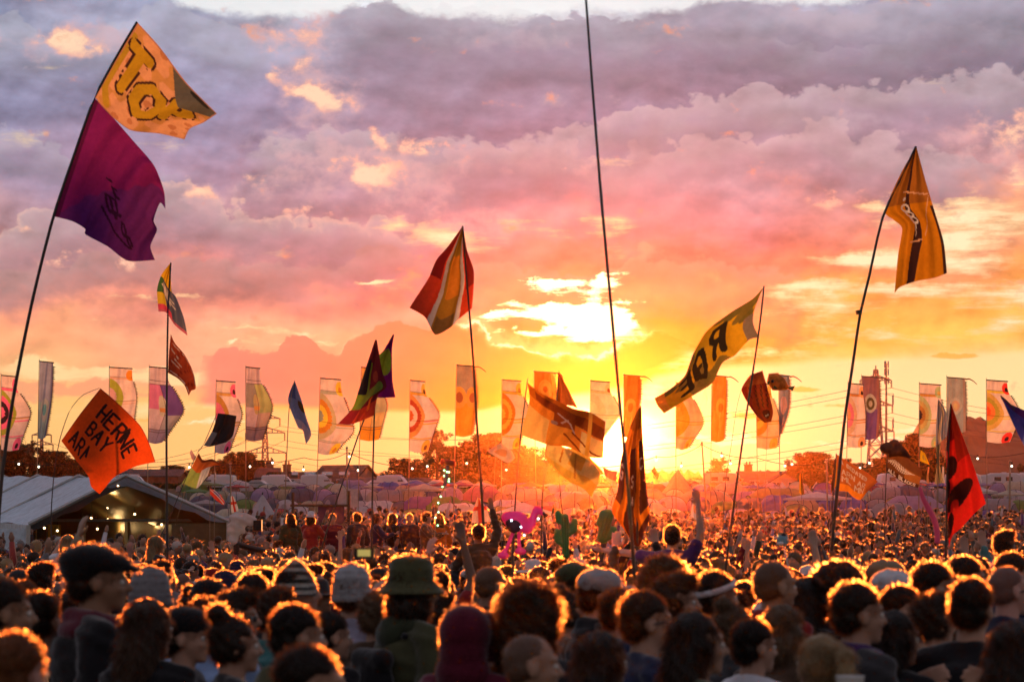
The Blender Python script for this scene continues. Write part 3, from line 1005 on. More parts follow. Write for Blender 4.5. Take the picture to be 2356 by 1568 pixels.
house('cottage', 'small hazy cottage roof left of the small round tree', 1560, 1620, 1104, 1122, 420, 7, M_ROOF2, M_WALL, 0, 1)
house('chimney_cottage', 'dark cottage roof with a chimney at the foot of the left pylon', 596, 640, 1078, 1100, 345, 6, M_ROOF2, M_BRICK, 0, 1, (0.1,))


# ------------------------------------------------------------------ pylons, mast, wires
def pylon(label, x, ytop, d, arms, wbase):
    zb = gz(d)
    o = empty('pylon', ((x - CX) / F * d, d, zb), 0.0)
    H = P(0, ytop, d).z - zb
    tag(o, label, 'pylon', 'lattice power pylons')
    k = d / F
    wb = wbase * k / 2
    mb = MB()
    r = .07 * d / 420 + .02
    N = 9
    lv = [(H * (i / N) ** .92, wb * (1 - .82 * (i / N) ** .8)) for i in range(N + 1)]
    for i in range(N):
        (z0, w0), (z1, w1) = lv[i], lv[i + 1]
        c0 = [(-w0, -w0, z0), (w0, -w0, z0), (w0, w0, z0), (-w0, w0, z0)]
        c1 = [(-w1, -w1, z1), (w1, -w1, z1), (w1, w1, z1), (-w1, w1, z1)]
        for a in range(4):
            b = (a + 1) % 4
            mb.tube([c0[a], c1[a]], r, 4)
            mb.tube([c0[a], c1[b]], r * .7, 4)
            mb.tube([c0[b], c1[a]], r * .7, 4)
            mb.tube([c1[a], c1[b]], r * .7, 4)
    mb.tube([(0, 0, H - .5), (0, 0, H + .6)], r, 4)
    mb.build('tower', M_STEEL, o)
    tips = []
    for (ya, half) in arms:
        za = P(0, ya, d).z - zb
        hw = half * k
        for s in (-1, 1):
            a = MB()
            wz = np.interp(za, [q[0] for q in lv], [q[1] for q in lv])
            for yy in (-wz, wz):
                a.tube([(s * wz, yy, za), (s * hw, 0, za)], r * .8, 4)
                a.tube([(s * wz, yy, za + hw * .28), (s * hw, 0, za)], r * .8, 4)
                for q in (.3, .6):
                    a.tube([(s * (wz + (hw - wz) * q), yy * (1 - q), za), (s * (wz + (hw - wz) * q), yy * (1 - q), za + hw * .28 * (1 - q))], r * .6, 4)
            ao = a.build('cross_arm', M_STEEL, o)
            ins = MB()
            L = 1.1 * d / 420
            for j in range(6):
                ins.ball((s * hw, 0, za - .15 - L * j / 6), (r * 1.6, r * 1.6, L / 16), 6, 4)
            ins.tube([(s * hw, 0, za), (s * hw, 0, za - L)], r * .4, 4)
            ins.build('insulator', M_POLE, ao)
            tips.append(o.location + Vector((s * hw, 0, za - L)))
    return o, tips


py1, t1 = pylon('lattice pylon on the left behind the trees, between two tall banners', 610, 940, 620, [(962, 34), (995, 45), (1041, 48)], 22)
py2, t2 = pylon('large lattice pylon on the right behind the purple banner', 2015, 850, 420, [(874, 36), (932, 38), (992, 42)], 46)
py3, t3 = pylon('small distant pylon top at the far left above the trees', 96, 985, 650, [(1000, 22), (1022, 26)], 14)


def wire(name, a, b, sag, r, parent=None):
    pts = []
    for i in range(41):
        t = i / 40
        p = a.lerp(b, t)
        p.z -= sag * 4 * t * (1 - t)
        pts.append(p)
    if parent is not None:
        pts = [p - parent.location for p in pts]
    return MB().tube(pts, r, 4, cap=False).build(name, M_WIRE, parent)


wl = [('top left', t1[0], t2[0]), ('top right', t1[1], t2[1]), ('middle left', t1[2], t2[2]), ('middle right', t1[3], t2[3]), ('lower left', t1[4], t2[4]), ('lower right', t1[5], t2[5])]
for nm, a, b in wl:
    tag(wire('power_line', a, b, 5.0, .035), 'power cable from the %s arm of the left pylon to the large one' % nm, 'power line', 'power cables between the pylons')
for i, (nm, p) in enumerate(zip(('top left', 'top right', 'middle left', 'middle right', 'lower left', 'lower right'), t2)):
    e = p + Vector((62, 60, -1.5))
    tag(wire('power_line', p, e, 2.5, .03), 'power cable from the %s arm of the large pylon to the right edge' % nm, 'power line', 'power cables right of the large pylon')
for i, (nm, p) in enumerate(zip(('top left', 'top right', 'middle left', 'middle right', 'lower left', 'lower right'), t1)):
    e = t3[min(i, 3)]
    tag(wire('power_line', p, e, 6.0, .04), 'power cable from the %s arm of the left pylon to the far left one' % nm, 'power line', 'power cables left of the left pylon')

# telecom mast
o = empty('telecom_mast', ((2039 - CX) / F * 400, 400, gz(400)))
tag(o, 'slim pale telecom mast with antennas beside the large pylon', 'mast')
H = P(0, 835, 400).z - gz(400)
MB().tube([(0, 0, 0), (0, 0, H)], [.22, .10], 8).build('pole', M_BAMBOO, o)
for zz in (.99, .93, .86):
    a = MB()
    for k in range(3):
        w = k * 2.09
        a.box((math.cos(w) * .28, math.sin(w) * .28, H * zz), (.16, .16, .9), w)
        a.tube([(0, 0, H * zz), (math.cos(w) * .28, math.sin(w) * .28, H * zz)], .03, 4)
    a.build('antenna', M_STEEL, o)
for (ya, s) in ((905, 1), (960, 1), (1010, 1)):
    z = P(0, ya, 400).z - gz(400)
    a = MB()
    a.tube([(0, 0, z), (1.0, 0, z), (1.0, 0, z - 1.5)], .05, 4)
    a.tube([(0.9, 0, z - 1.9), (0.9, 0, z - .2)], .1, 6)
    a.build('bracket', M_STEEL, o)

# ------------------------------------------------------------------ tents
def place_obj(name, x, d, rz=0.0, z=None, dz=0.0):
    return empty(name, ((x - CX) / F * d, d, (gz(d) if z is None else z) + dz), rz)


TL = {}


def sheet(nu, nv, fn):
    V = [fn(i / nu, j / nv) for i in range(nu + 1) for j in range(nv + 1)]
    Fc = [(i * (nv + 1) + j, (i + 1) * (nv + 1) + j, (i + 1) * (nv + 1) + j + 1, i * (nv + 1) + j + 1) for i in range(nu) for j in range(nv)]
    return V, Fc


def arch(w, h, x, n=14, p=1.0):
    return [(x, -math.cos(math.pi * k / n) * w / 2, max(0.0, math.sin(math.pi * k / n)) ** p * h) for k in range(n + 1)]


def lib_tents():
    # dome tent: two crossed hoops, four gores, a porch
    def dome(sag):
        def fn(u, v):
            a = u * 2 * math.pi
            t = v * math.pi / 2
            sq = 1 - .10 * abs(math.sin(2 * a)) * sag
            r = 1.25 * math.sin(t) ** .9 * sq
            return (r * math.cos(a + .785), r * math.sin(a + .785), 1.25 * math.cos(t) ** .85 * (1 - .05 * abs(math.sin(2 * a)) * math.sin(t)))
        return sheet(32, 10, fn)
    V, Fc = dome(1)
    fly = mesh_np('flysheet', V, Fc, True)
    mb = MB()
    for a in (.785, 2.356):
        pts = []
        for k in range(21):
            t = -math.pi / 2 + math.pi * k / 20
            r = 1.255 * math.copysign(abs(math.sin(t)) ** .9, math.sin(t))
            pts.append((r * math.cos(a), r * math.sin(a), 1.265 * abs(math.cos(t)) ** .85))
        mb.tube(pts, .028, 5, cap=False)
    poles = mb.mesh('pole_sleeve', True)
    V, Fc = sheet(10, 8, lambda u, v: (1.0 + .75 * (1 - v) * .9 * math.sin(math.pi * u) ** .4, -1.0 + 2.0 * u, .02 + .98 * v * math.sin(math.pi * u) ** .5))
    porch = mesh_np('porch', V, Fc, True)
    V, Fc = sheet(6, 6, lambda u, v: ((-.98 - .32 * (1 - v)), -.4 + .8 * u, .04 + .8 * v * math.sin(math.pi * (.15 + .7 * u))))
    door = mesh_np('door', V, Fc, True)
    TL['dome'] = [('flysheet', fly, M_TENT), ('pole_sleeve', poles, M_TENTPOLE), ('porch', porch, M_TENT), ('door', door, M_TENT)]
    # tunnel tent, hoops across, sagging between them
    L = 3.6
    def tun(u, v):
        x = (u - .5) * L
        e = abs(u - .5) * 2
        k = 1 - .42 * max(0, e - .62) / .38 - .05 * math.sin(math.pi * ((u * 3) % 1)) 
        a = math.pi * v
        return (x, -math.cos(a) * 1.25 * (1 - .15 * max(0, e - .6)), math.sin(a) ** .75 * 1.45 * k)
    V, Fc = sheet(24, 14, tun)
    fly = mesh_np('flysheet', V, Fc, True)
    mb = MB()
    for q in (.0, .333, .667, 1.0):
        pts = [tun(q, k / 14) for k in range(15)]
        mb.tube([(p[0], p[1] * 1.01, p[2] * 1.01 + .01) for p in pts], .03, 5, cap=False)
    hoops = mb.mesh('hoops', True)
    pts = [tun(0, k / 14) for k in range(15)]
    V = [(-L / 2 - .35, 0, 0)] + [(p[0], p[1], p[2]) for p in pts]
    endp = mesh_np('end_panel', V, [(0, k + 1, k + 2) for k in range(14)], True)
    pts = [tun(1, k / 14) for k in range(15)]
    V = [(L / 2 + .35, 0, 0)] + [(p[0], p[1], p[2]) for p in pts]
    endp2 = mesh_np('end_panel', V, [(0, k + 2, k + 1) for k in range(14)], True)
    TL['tunnel'] = [('flysheet', fly, M_TENT), ('hoops', hoops, M_TENTPOLE), ('end_panel', endp, M_TENT), ('end_panel', endp2, M_TENT)]
    # cone (bell / tipi)
    def cone(u, v):
        a = u * 2 * math.pi
        r = 1.35 * (1 - v) * (1 + .05 * abs(math.sin(4 * a)) * -1) + .03
        zz = .38 + 1.75 * v ** 1.15 if v > 0 else .38
        return (r * math.cos(a), r * math.sin(a), zz)
    V, Fc = sheet(24, 8, cone)
    n0 = len(V)
    roof = mesh_np('canvas_roof', V, Fc, True)
    V, Fc = sheet(24, 1, lambda u, v: (1.32 * math.cos(u * 6.2832), 1.32 * math.sin(u * 6.2832), .42 * v))
    wall = mesh_np('canvas_wall', V, Fc, True)
    mb = MB(); mb.tube([(0, 0, 0), (0, 0, 2.25)], .03, 6)
    for k in range(8):
        w = k * .785
        mb.tube([(1.32 * math.cos(w), 1.32 * math.sin(w), .42), (1.9 * math.cos(w), 1.9 * math.sin(w), 0)], .01, 3)
    pole = mb.mesh('centre_pole', True)
    V, Fc = sheet(4, 4, lambda u, v: ((1.36 - .9 * v) * math.cos(-1.9 + .55 * u * (1 - v * .8)), (1.36 - .9 * v) * math.sin(-1.9 + .55 * u * (1 - v * .8)), .03 + 1.15 * v))
    door = mesh_np('door', V, Fc, True)
    TL['bell'] = [('canvas_roof', roof, M_TENT), ('canvas_wall', wall, M_TENT), ('centre_pole', pole, M_TENTPOLE), ('door', door, M_TENTPOLE)]
    # tall pyramid
    def pyr(u, v):
        a = u * 2 * math.pi + .785
        s = 1.5 / max(abs(math.cos(a)), abs(math.sin(a)))
        r = min(s, 1.75) * (1 - v) * (1 - .10 * math.sin(math.pi * v))
        return (r * math.cos(a), r * math.sin(a), 2.5 * v)
    V, Fc = sheet(32, 8, pyr)
    TL['pyramid'] = [('canvas_roof', mesh_np('canvas_roof', V, Fc, False), M_TENT), ('centre_pole', MB().tube([(0, 0, 0), (0, 0, 2.6)], .035, 6).mesh('centre_pole'), M_TENTPOLE)]
    # gazebo
    def gaz(u, v):
        a = u * 2 * math.pi + .785
        s = 1.6 / max(abs(math.cos(a)), abs(math.sin(a)))
        r = s * (1 - v)
        return (r * math.cos(a), r * math.sin(a), 1.95 + .75 * v ** 1.25 - .05 * (1 - v) * abs(math.sin(2 * a - 1.57)))
    V, Fc = sheet(32, 6, gaz)
    roof = mesh_np('canopy', V, Fc, False)
    V, Fc = sheet(32, 1, lambda u, v: (lambda a: (1.6 / max(abs(math.cos(a)), abs(math.sin(a))) * math.cos(a), 1.6 / max(abs(math.cos(a)), abs(math.sin(a))) * math.sin(a), 1.75 + .2 * v))(u * 6.2832))
    val = mesh_np('valance', V, Fc, False)
    mb = MB()
    legs = []
    for x in (-1.57, 1.57):
        for y in (-1.57, 1.57):
            legs.append(('leg', MB().tube([(x, y, 0), (x, y, 1.95)], .028, 6).mesh('leg'), M_STEEL))
    TL['gazebo'] = [('canopy', roof, M_TENT), ('valance', val, M_TENT)] + legs
    for k, v in TL.items():
        for nm, me, mt in v:
            me.materials.append(mt)


lib_tents()

TC = {'lilac': (.42, .34, .52), 'purple': (.24, .14, .38), 'plum': (.30, .10, .24), 'grey': (.40, .38, .40), 'pale grey': (.60, .58, .60), 'white': (.78, .76, .74), 'cream': (.66, .60, .46),
      'green': (.20, .34, .10), 'olive': (.30, .32, .12), 'lime': (.42, .56, .14), 'red': (.60, .08, .08), 'pink': (.70, .28, .34), 'blue': (.14, .18, .52), 'slate': (.16, .16, .22), 'orange': (.70, .30, .10),
      'mint': (.45, .62, .48), 'sand': (.50, .42, .28)}
KN = {'dome': 'dome tent', 'tunnel': 'tunnel tent', 'bell': 'bell tent', 'pyramid': 'pyramid tent', 'gazebo': 'gazebo'}
TENT_LABELS = set()


def tent(kind, colname, x, ybase, d, w, rz, label, sx=1.0, sz=1.0, second=None):
    """w: picture width"""
    W0 = {'dome': 2.5, 'tunnel': 3.6, 'bell': 2.7, 'pyramid': 3.0, 'gazebo': 3.2}[kind]
    s = w / F * d / W0
    o = empty({'dome': 'dome_tent', 'tunnel': 'tunnel_tent', 'bell': 'bell_tent', 'pyramid': 'pyramid_tent', 'gazebo': 'gazebo'}[kind], P(x, ybase, d), rz)
    o.scale = (s, s, s * sz)
    c = TC[colname]
    tag(o, label, 'gazebo' if kind == 'gazebo' else 'tent', {'dome': 'dome tents', 'tunnel': 'tunnel tents', 'bell': 'bell tents', 'pyramid': 'pyramid tents', 'gazebo': 'gazebos'}[kind] + ' in the campsite')
    for nm, me, mt in TL[kind]:
        p = link_mesh(nm, me, (), o)
        k = .8 if nm in ('porch', 'end_panel', 'valance') else 1.0
        cc = TC[second] if (second and nm in ('porch', 'door', 'end_panel')) else c
        p.color = (cc[0] * k, cc[1] * k, cc[2] * k, 1)
    return o


# picture rows of tents: (kind, colour, x, base row, distance, picture width, turn, height factor, second colour)
def gyb(d):
    return HY - (gz(d) - CAMZ) * F / d


special = [
    ('pyramid', 'pale grey', 604, 1206, 120, 128, .6, 1.0, None, 'tall pale grey pyramid tent beside the green dome left of the scaffold frame'),
    ('dome', 'lime', 640, 1206, 118, 76, .3, 1.0, None, 'bright lime green dome tent left of the scaffold frame'),
    ('dome', 'pale grey', 712, 1200, 121, 96, 1.2, 1.0, 'slate', 'big pale grey dome tent with dark hoops behind the scaffold frame'),
    ('gazebo', 'white', 882, 1196, 124, 120, .35, .62, None, 'wide white gazebo with a purple tent under it, left of the thin leaning pole'),
    ('pyramid', 'lilac', 896, 1210, 118, 118, .1, .42, None, 'large lilac low tent in front of the white gazebo'),
    ('gazebo', 'cream', 1065, 1196, 132, 110, .2, .60, None, 'cream gazebo under the small leaning wand of green lights'),
    ('dome', 'red', 1052, 1206, 122, 70, .4, 1.0, None, 'red dome tent with pale trim near the raised hand'),
    ('gazebo', 'white', 1205, 1198, 120, 130, .2, .8, None, 'wide pale gazebo behind the pink flamingo'),
    ('gazebo', 'cream', 975, 1158, 170, 74, .6, .8, None, 'small pale gazebo in the back rows below the big tree mass'),
    ('dome', 'sand', 1518, 1206, 120, 112, .3, .95, 'orange', 'big sand coloured dome tent with dark hoops right of the furled orange flag'),
    ('dome', 'olive', 1628, 1204, 122, 122, .5, .8, 'sand', 'wide olive dome tent under a cream hoop right of the white sail flag'),
    ('tunnel', 'plum', 1780, 1206, 118, 130, .35, 1.15, 'purple', 'large plum tunnel tent with a round purple front, right of the sun glow'),
    ('dome', 'slate', 1860, 1206, 121, 84, .7, 1.0, None, 'dark slate dome tent right of the large plum tunnel tent'),
    ('dome', 'lime', 1960, 1208, 118, 64, .2, 1.3, None, 'lime green arched dome tent behind the leaning pole of the amber flag'),
    ('tunnel', 'grey', 1990, 1200, 124, 110, .4, 1.0, 'slate', 'long grey tunnel tent right of the lime arched tent'),
    ('dome', 'purple', 2072, 1208, 118, 70, .1, 1.1, None, 'round purple dome tent at the foot of the pole with the yellow kite'),
    ('dome', 'lilac', 2120, 1206, 120, 82, .6, .9, 'purple', 'lilac dome tent left of the pink inflatable tube'),
    ('dome', 'purple', 2176, 1200, 121, 50, .1, 1.1, None, 'small round purple dome tent between the pink tube and the red flag'),
    ('tunnel', 'purple', 2290, 1196, 120, 150, .1, .9, 'grey', 'long purple and grey tunnel tent at the right edge'),
    ('tunnel', 'lilac', 2100, 1172, 150, 130, .1, .9, 'purple', 'long lilac tunnel tent under the brown fern flag'),
    ('tunnel', 'olive', 1790, 1166, 165, 140, .1, .8, 'lime', 'long lime and olive tunnel tent in front of the hedge'),
    ('tunnel', 'sand', 1620, 1166, 165, 120, .2, .8, 'cream', 'long sand coloured tunnel tent left of the lime one'),
    ('gazebo', 'white', 1880, 1186, 150, 120, .3, .55, None, 'broad white gazebo right of the thin pale pole before the bungalow'),
    ('gazebo', 'white', 2242, 1176, 160, 76, .4, .9, None, 'white gazebo right of the red and black flag'),
    ('gazebo', 'cream', 2320, 1176, 165, 60, .2, .8, None, 'small cream gazebo at the right edge'),
    ('pyramid', 'sand', 1560, 1160, 190, 84, .4, .95, None, 'hazy sand coloured pyramid tent just right of the sun'),
    ('gazebo', 'green', 452, 1140, 180, 60, .3, .6, None, 'pale green gazebo roof behind the marquee'),
    ('gazebo', 'grey', 474, 1160, 150, 64, .7, .7, None, 'grey gazebo roof just behind the marquee on the right slope'),
]
for (k, c, x, yb, d, w, rz, sz, c2, lb) in special:
    yb = gyb(d)
    tent(k, c, x, yb, d, w, rz, lb, 1.0, sz, c2)

marks = [(455, 'behind the marquee slope'), (500, 'behind the red and blue flag'), (540, 'behind the thin pale pole left of the pyramid tent'), (600, 'behind the tall pyramid tent'), (650, 'behind the lime dome'),
         (700, 'behind the scaffold frame'), (750, 'beside the white board'), (800, 'right of the scaffold frame'), (850, 'left of the vertical dark pole'), (900, 'behind the white gazebo'),
         (950, 'under the shed roof'), (1000, 'left of the light wand'), (1050, 'right of the light wand'), (1105, 'behind the leaning striped-flag pole'), (1160, 'left of the flamingo'),
         (1210, 'above the flamingo'), (1260, 'above the left cactus'), (1310, 'between the two cacti'), (1360, 'below the sun'), (1420, 'behind the furled orange flag'),
         (1480, 'right of the furled orange flag'), (1540, 'left of the white sail flag'), (1600, 'right of the white sail flag'), (1660, 'below the small round tree'), (1710, 'left of the bungalow'),
         (1770, 'below the bungalow'), (1830, 'below the bungalow gable'), (1890, 'left of the leaning amber-flag pole'), (1945, 'behind the orange lettered rag flag'), (2000, 'below the large pylon'),
         (2050, 'below the fern flag'), (2110, 'left of the pink tube'), (2165, 'behind the pink tube'), (2215, 'behind the red and black flag'), (2270, 'right of the red and black flag'), (2330, 'near the right edge')]
rowsT = [(112, 46, 'front row'), (124, 52, 'second row'), (138, 52, 'third row'), (155, 54, 'fourth row'), (178, 56, 'fifth row'), (205, 58, 'sixth row'), (235, 62, 'rearmost row')]
rt = random.Random(21)
palette = ['lilac', 'grey', 'purple', 'pale grey', 'olive', 'cream', 'plum', 'slate', 'sand', 'green', 'white', 'blue', 'lilac', 'pale grey', 'mint', 'slate', 'lilac', 'olive', 'red', 'grey', 'cream']
for ri, (d, gap, rn) in enumerate(rowsT):
    for i, (mx_, mn) in enumerate(marks):
        if ri == 0 and not (mx_ > 1440 or 560 < mx_ < 600): continue
        if ri == 1 and i % 3 == 0: continue
        x = mx_ + rt.uniform(-14, 14) + (ri % 2) * 16
        if mx_ < 520 and d < 150: continue
        c = palette[(i * 7 + ri * 5 + rt.randrange(3)) % len(palette)]
        if mx_ > 1700 and rt.random() < .45: c = rt.choice(['lilac', 'purple', 'lilac', 'grey', 'blue'])
        k = rt.choice(['dome', 'dome', 'dome', 'tunnel', 'tunnel'] if ri < 5 else ['dome', 'tunnel', 'dome', 'gazebo'])
        w = (78 if k == 'dome' else 108 if k == 'tunnel' else 84) * 128 / d * rt.uniform(.85, 1.15)
        yb = gyb(d + rt.uniform(-3, 3))
        lb = '%s %s, %s, %s' % (c, KN[k], rn, mn)
        if len(lb.replace(',', '').split()) > 16:
            lb = '%s %s in the %s %s' % (c, KN[k], rn, mn)
        tent(k, c, x, yb, d, w, rt.uniform(-1.4, 1.4) if k == 'dome' else rt.uniform(-.5, .5), lb, 1, rt.uniform(.8, 1.1) * (.6 if k == 'gazebo' else 1), rt.choice([None, None, 'slate', 'grey', 'cream']))

# row of white bell tents in front of the far trees
bx = [1298, 1470, 1500, 1536, 1568, 1598, 1716, 1738, 1765, 1800, 1836, 1878, 1972, 2000, 2033, 2064, 2100, 2140, 2190, 2214, 2238, 2262, 2290, 2310]
bn = ['just left of the sun', 'hazy, second right of the sun', 'hazy, third right of the sun', 'left of the hazy cottage', 'below the hazy cottage', 'left of the small round tree', 'left end before the bungalow',
      'second before the bungalow', 'third before the bungalow', 'below the bungalow gable', 'right of the bungalow gable', 'left of the leaning amber-flag pole', 'right of the orange rag flag', 'below the large pylon',
      'left of the fern flag pole', 'behind the fern flag', 'behind the yellow kite flag', 'left of the red and black flag', 'right beside the red and black flag', 'second right of the red and black flag',
      'third right of the red and black flag', 'fourth right of the red and black flag', 'second from the right edge', 'at the right edge']
for i, (x, n_) in enumerate(zip(bx, bn)):
    d = 330
    yb = 1136 - (2 if x < 1700 else 0)
    tent('bell', 'white', x, yb, d, 34, i * .7, 'small white bell tent ' + n_, 1, 1.05)
for x, w, lb in ((1212, 30, 'faint white tent top, left of a pair behind the flamingo'), (1228, 34, 'faint white tent top, right of a pair behind the flamingo'), (1110, 40, 'pale bell tent below the big tree mass, by the leaning pole')):
    tent('bell', 'white', x, 1142, 260, w * 1.1, .3, lb)


# ------------------------------------------------------------------ parked cars, vans and caravans
def car_lib(kind):
    prof = {'car': [(-2.0, .35), (-2.05, .75), (-1.75, .95), (-1.05, 1.38), (.35, 1.42), (1.05, .98), (1.85, .85), (2.05, .62), (2.02, .35)],
            'van': [(-2.5, .4), (-2.55, 1.2), (-2.45, 2.05), (-2.2, 2.2), (1.0, 2.2), (1.5, 1.95), (2.1, 1.2), (2.5, 1.0), (2.55, .4)],
            'caravan': [(-2.7, .5), (-2.9, 1.2), (-2.6, 2.3), (-2.0, 2.5), (2.0, 2.5), (2.6, 2.2), (2.9, 1.1), (2.7, .5)]}[kind]
    hw = {'car': .85, 'van': .98, 'caravan': 1.1}[kind]
    V, Fc = [], []
    ks = [(-1, 1.0, 0), (-.86, 1.0, 0.0)]
    lay = [(-hw, .93), (-hw * .86, 1.0), (hw * .86, 1.0), (hw, .93)]
    n = len(prof)
    for y, k in lay:
        for (x, z) in prof:
            V.append((x * (k if abs(y) > hw * .9 else 1), y, .35 + (z - .35) * (k if abs(y) > hw * .9 else 1)))
    for a in range(3):
        for b in range(n):
            b2 = (b + 1) % n
            Fc.append((a * n + b, a * n + b2, (a + 1) * n + b2, (a + 1) * n + b))
    Fc.append(tuple(range(n - 1, -1, -1)))
    Fc.append(tuple(3 * n + k for k in range(n)))
    body = mesh_np('body', V, Fc, False)
    g = MB()
    if kind == 'car':
        for s in (-1, 1):
            g.quad((-1.5, s * hw * 1.005, .98), (.75, s * hw * 1.005, .98), (.25, s * hw * .985, 1.3), (-1.0, s * hw * .985, 1.3))
    elif kind == 'van':
        for s in (-1, 1):
            g.quad((1.0, s * hw * 1.005, 1.25), (1.95, s * hw * 1.005, 1.25), (1.45, s * hw * .99, 1.85), (1.0, s * hw * .99, 1.85))
    else:
        for s in (-1, 1):
            for q in (-1.4, .3):
                g.quad((q, s * hw * 1.005, 1.3), (q + 1.0, s * hw * 1.005, 1.3), (q + 1.0, s * hw * 1.0, 1.9), (q, s * hw * 1.0, 1.9))
    glass = g.mesh('side_windows')
    wz = []
    for x in ((-1.25, 1.3) if kind != 'caravan' else (0.0,)):
        for s in (-1, 1):
            wz.append(('wheel', MB().tube([(x, s * (hw - .12), .32), (x, s * (hw + .03), .32)], .32, 14).mesh('wheel', True), M_WIRE))
    r_ = MB()
    if kind == 'van': r_.box((0, 0, 2.26), (2.6, 1.2, .1))
    elif kind == 'caravan': r_.box((0, 0, 2.56), (.7, .6, .14))
    else: r_.box((-.4, 0, 1.44), (1.0, 1.0, .04))
    roof = r_.mesh('roof_hatch')
    return [('body', body, M_CARP), ('side_windows', glass, M_GLASS), ('roof_hatch', roof, M_CARP)] + wz


M_CARP = principled('car_paint', (1, 1, 1), 0.28, 0.5, 0, src='obj')
CL = {k: car_lib(k) for k in ('car', 'van', 'caravan')}
for v in CL.values():
    for nm, me, mt in v: me.materials.append(mt)


def vehicle(kind, x, ytop, d, rz, c, label):
    hgt = {'car': 1.42, 'van': 2.26, 'caravan': 2.6}[kind]
    z = P(0, ytop, d).z - hgt * .72
    o = empty({'car': 'parked_car', 'van': 'parked_van', 'caravan': 'caravan'}[kind], ((x - CX) / F * d, d, gz(d)), rz)
    s = max(.6, (P(0, ytop, d).z - gz(d)) / hgt)
    s = min(s, 1.05)
    o.scale = (s, s, s)
    tag(o, label, {'car': 'car', 'van': 'van', 'caravan': 'caravan'}[kind], 'vehicles parked behind the campsite')
    for nm, me, mt in CL[kind]:
        p = link_mesh(nm, me, (), o)
        p.color = (*c, 1)


vs = [('van', 300, 1135, 'white van roof behind the marquee, at its left'), ('van', 505, 1131, 'white camper van behind the red and blue flag'), ('car', 548, 1134, 'white car right of the red and blue flag'), ('car', 588, 1137, 'silver car at the foot of the left pylon'),
      ('van', 640, 1132, 'white van behind the lime dome tent'), ('car', 684, 1137, 'silver car behind the scaffold frame'), ('van', 730, 1134, 'silver van left of the white board'), ('car', 860, 1138, 'silver car right of the white board'),
      ('van', 905, 1135, 'white van in front of the shed'), ('car', 950, 1139, 'silver car below the round tree of the big mass'), ('car', 1010, 1134, 'white car below the tall open tree'), ('car', 1062, 1139, 'silver car below the big tree mass'),
      ('caravan', 1660, 1128, 'hazy caravan below the small round tree'), ('car', 1600, 1134, 'hazy car left of the small round tree'), ('caravan', 2060, 1122, 'white caravan behind the fern flag'), ('car', 2110, 1126, 'white car left of the red and black flag'),
      ('caravan', 2215, 1112, 'white caravan just right of the red and black flag'), ('van', 2262, 1106, 'white camper van below the poppy banner'), ('caravan', 2310, 1110, 'white caravan second from the right edge'), ('caravan', 2352, 1104, 'white caravan at the right edge'),
      ('car', 2240, 1124, 'silver car in front of the white caravans'), ('car', 2290, 1122, 'pale car before the camper van on the right')]
for i, (k, x, y, lb) in enumerate(vs):
    vehicle(k, x, y, 262 + (i % 3) * 6, rt.uniform(-.3, .3) + (3.14 if i % 2 else 0), (.62, .62, .64) if 'white' in lb else (.38, .38, .40), lb)

# ------------------------------------------------------------------ the marquee
M_PVC = translucent_mix('marquee_pvc', 'rgb', 0.15, (0.60, 0.70, 0.78), 0.5)
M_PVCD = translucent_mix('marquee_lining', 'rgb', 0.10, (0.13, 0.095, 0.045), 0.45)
M_ALU = principled('aluminium_frame', (0.42, 0.42, 0.40), 0.4, 0.5, 0.1, metallic=0.4)


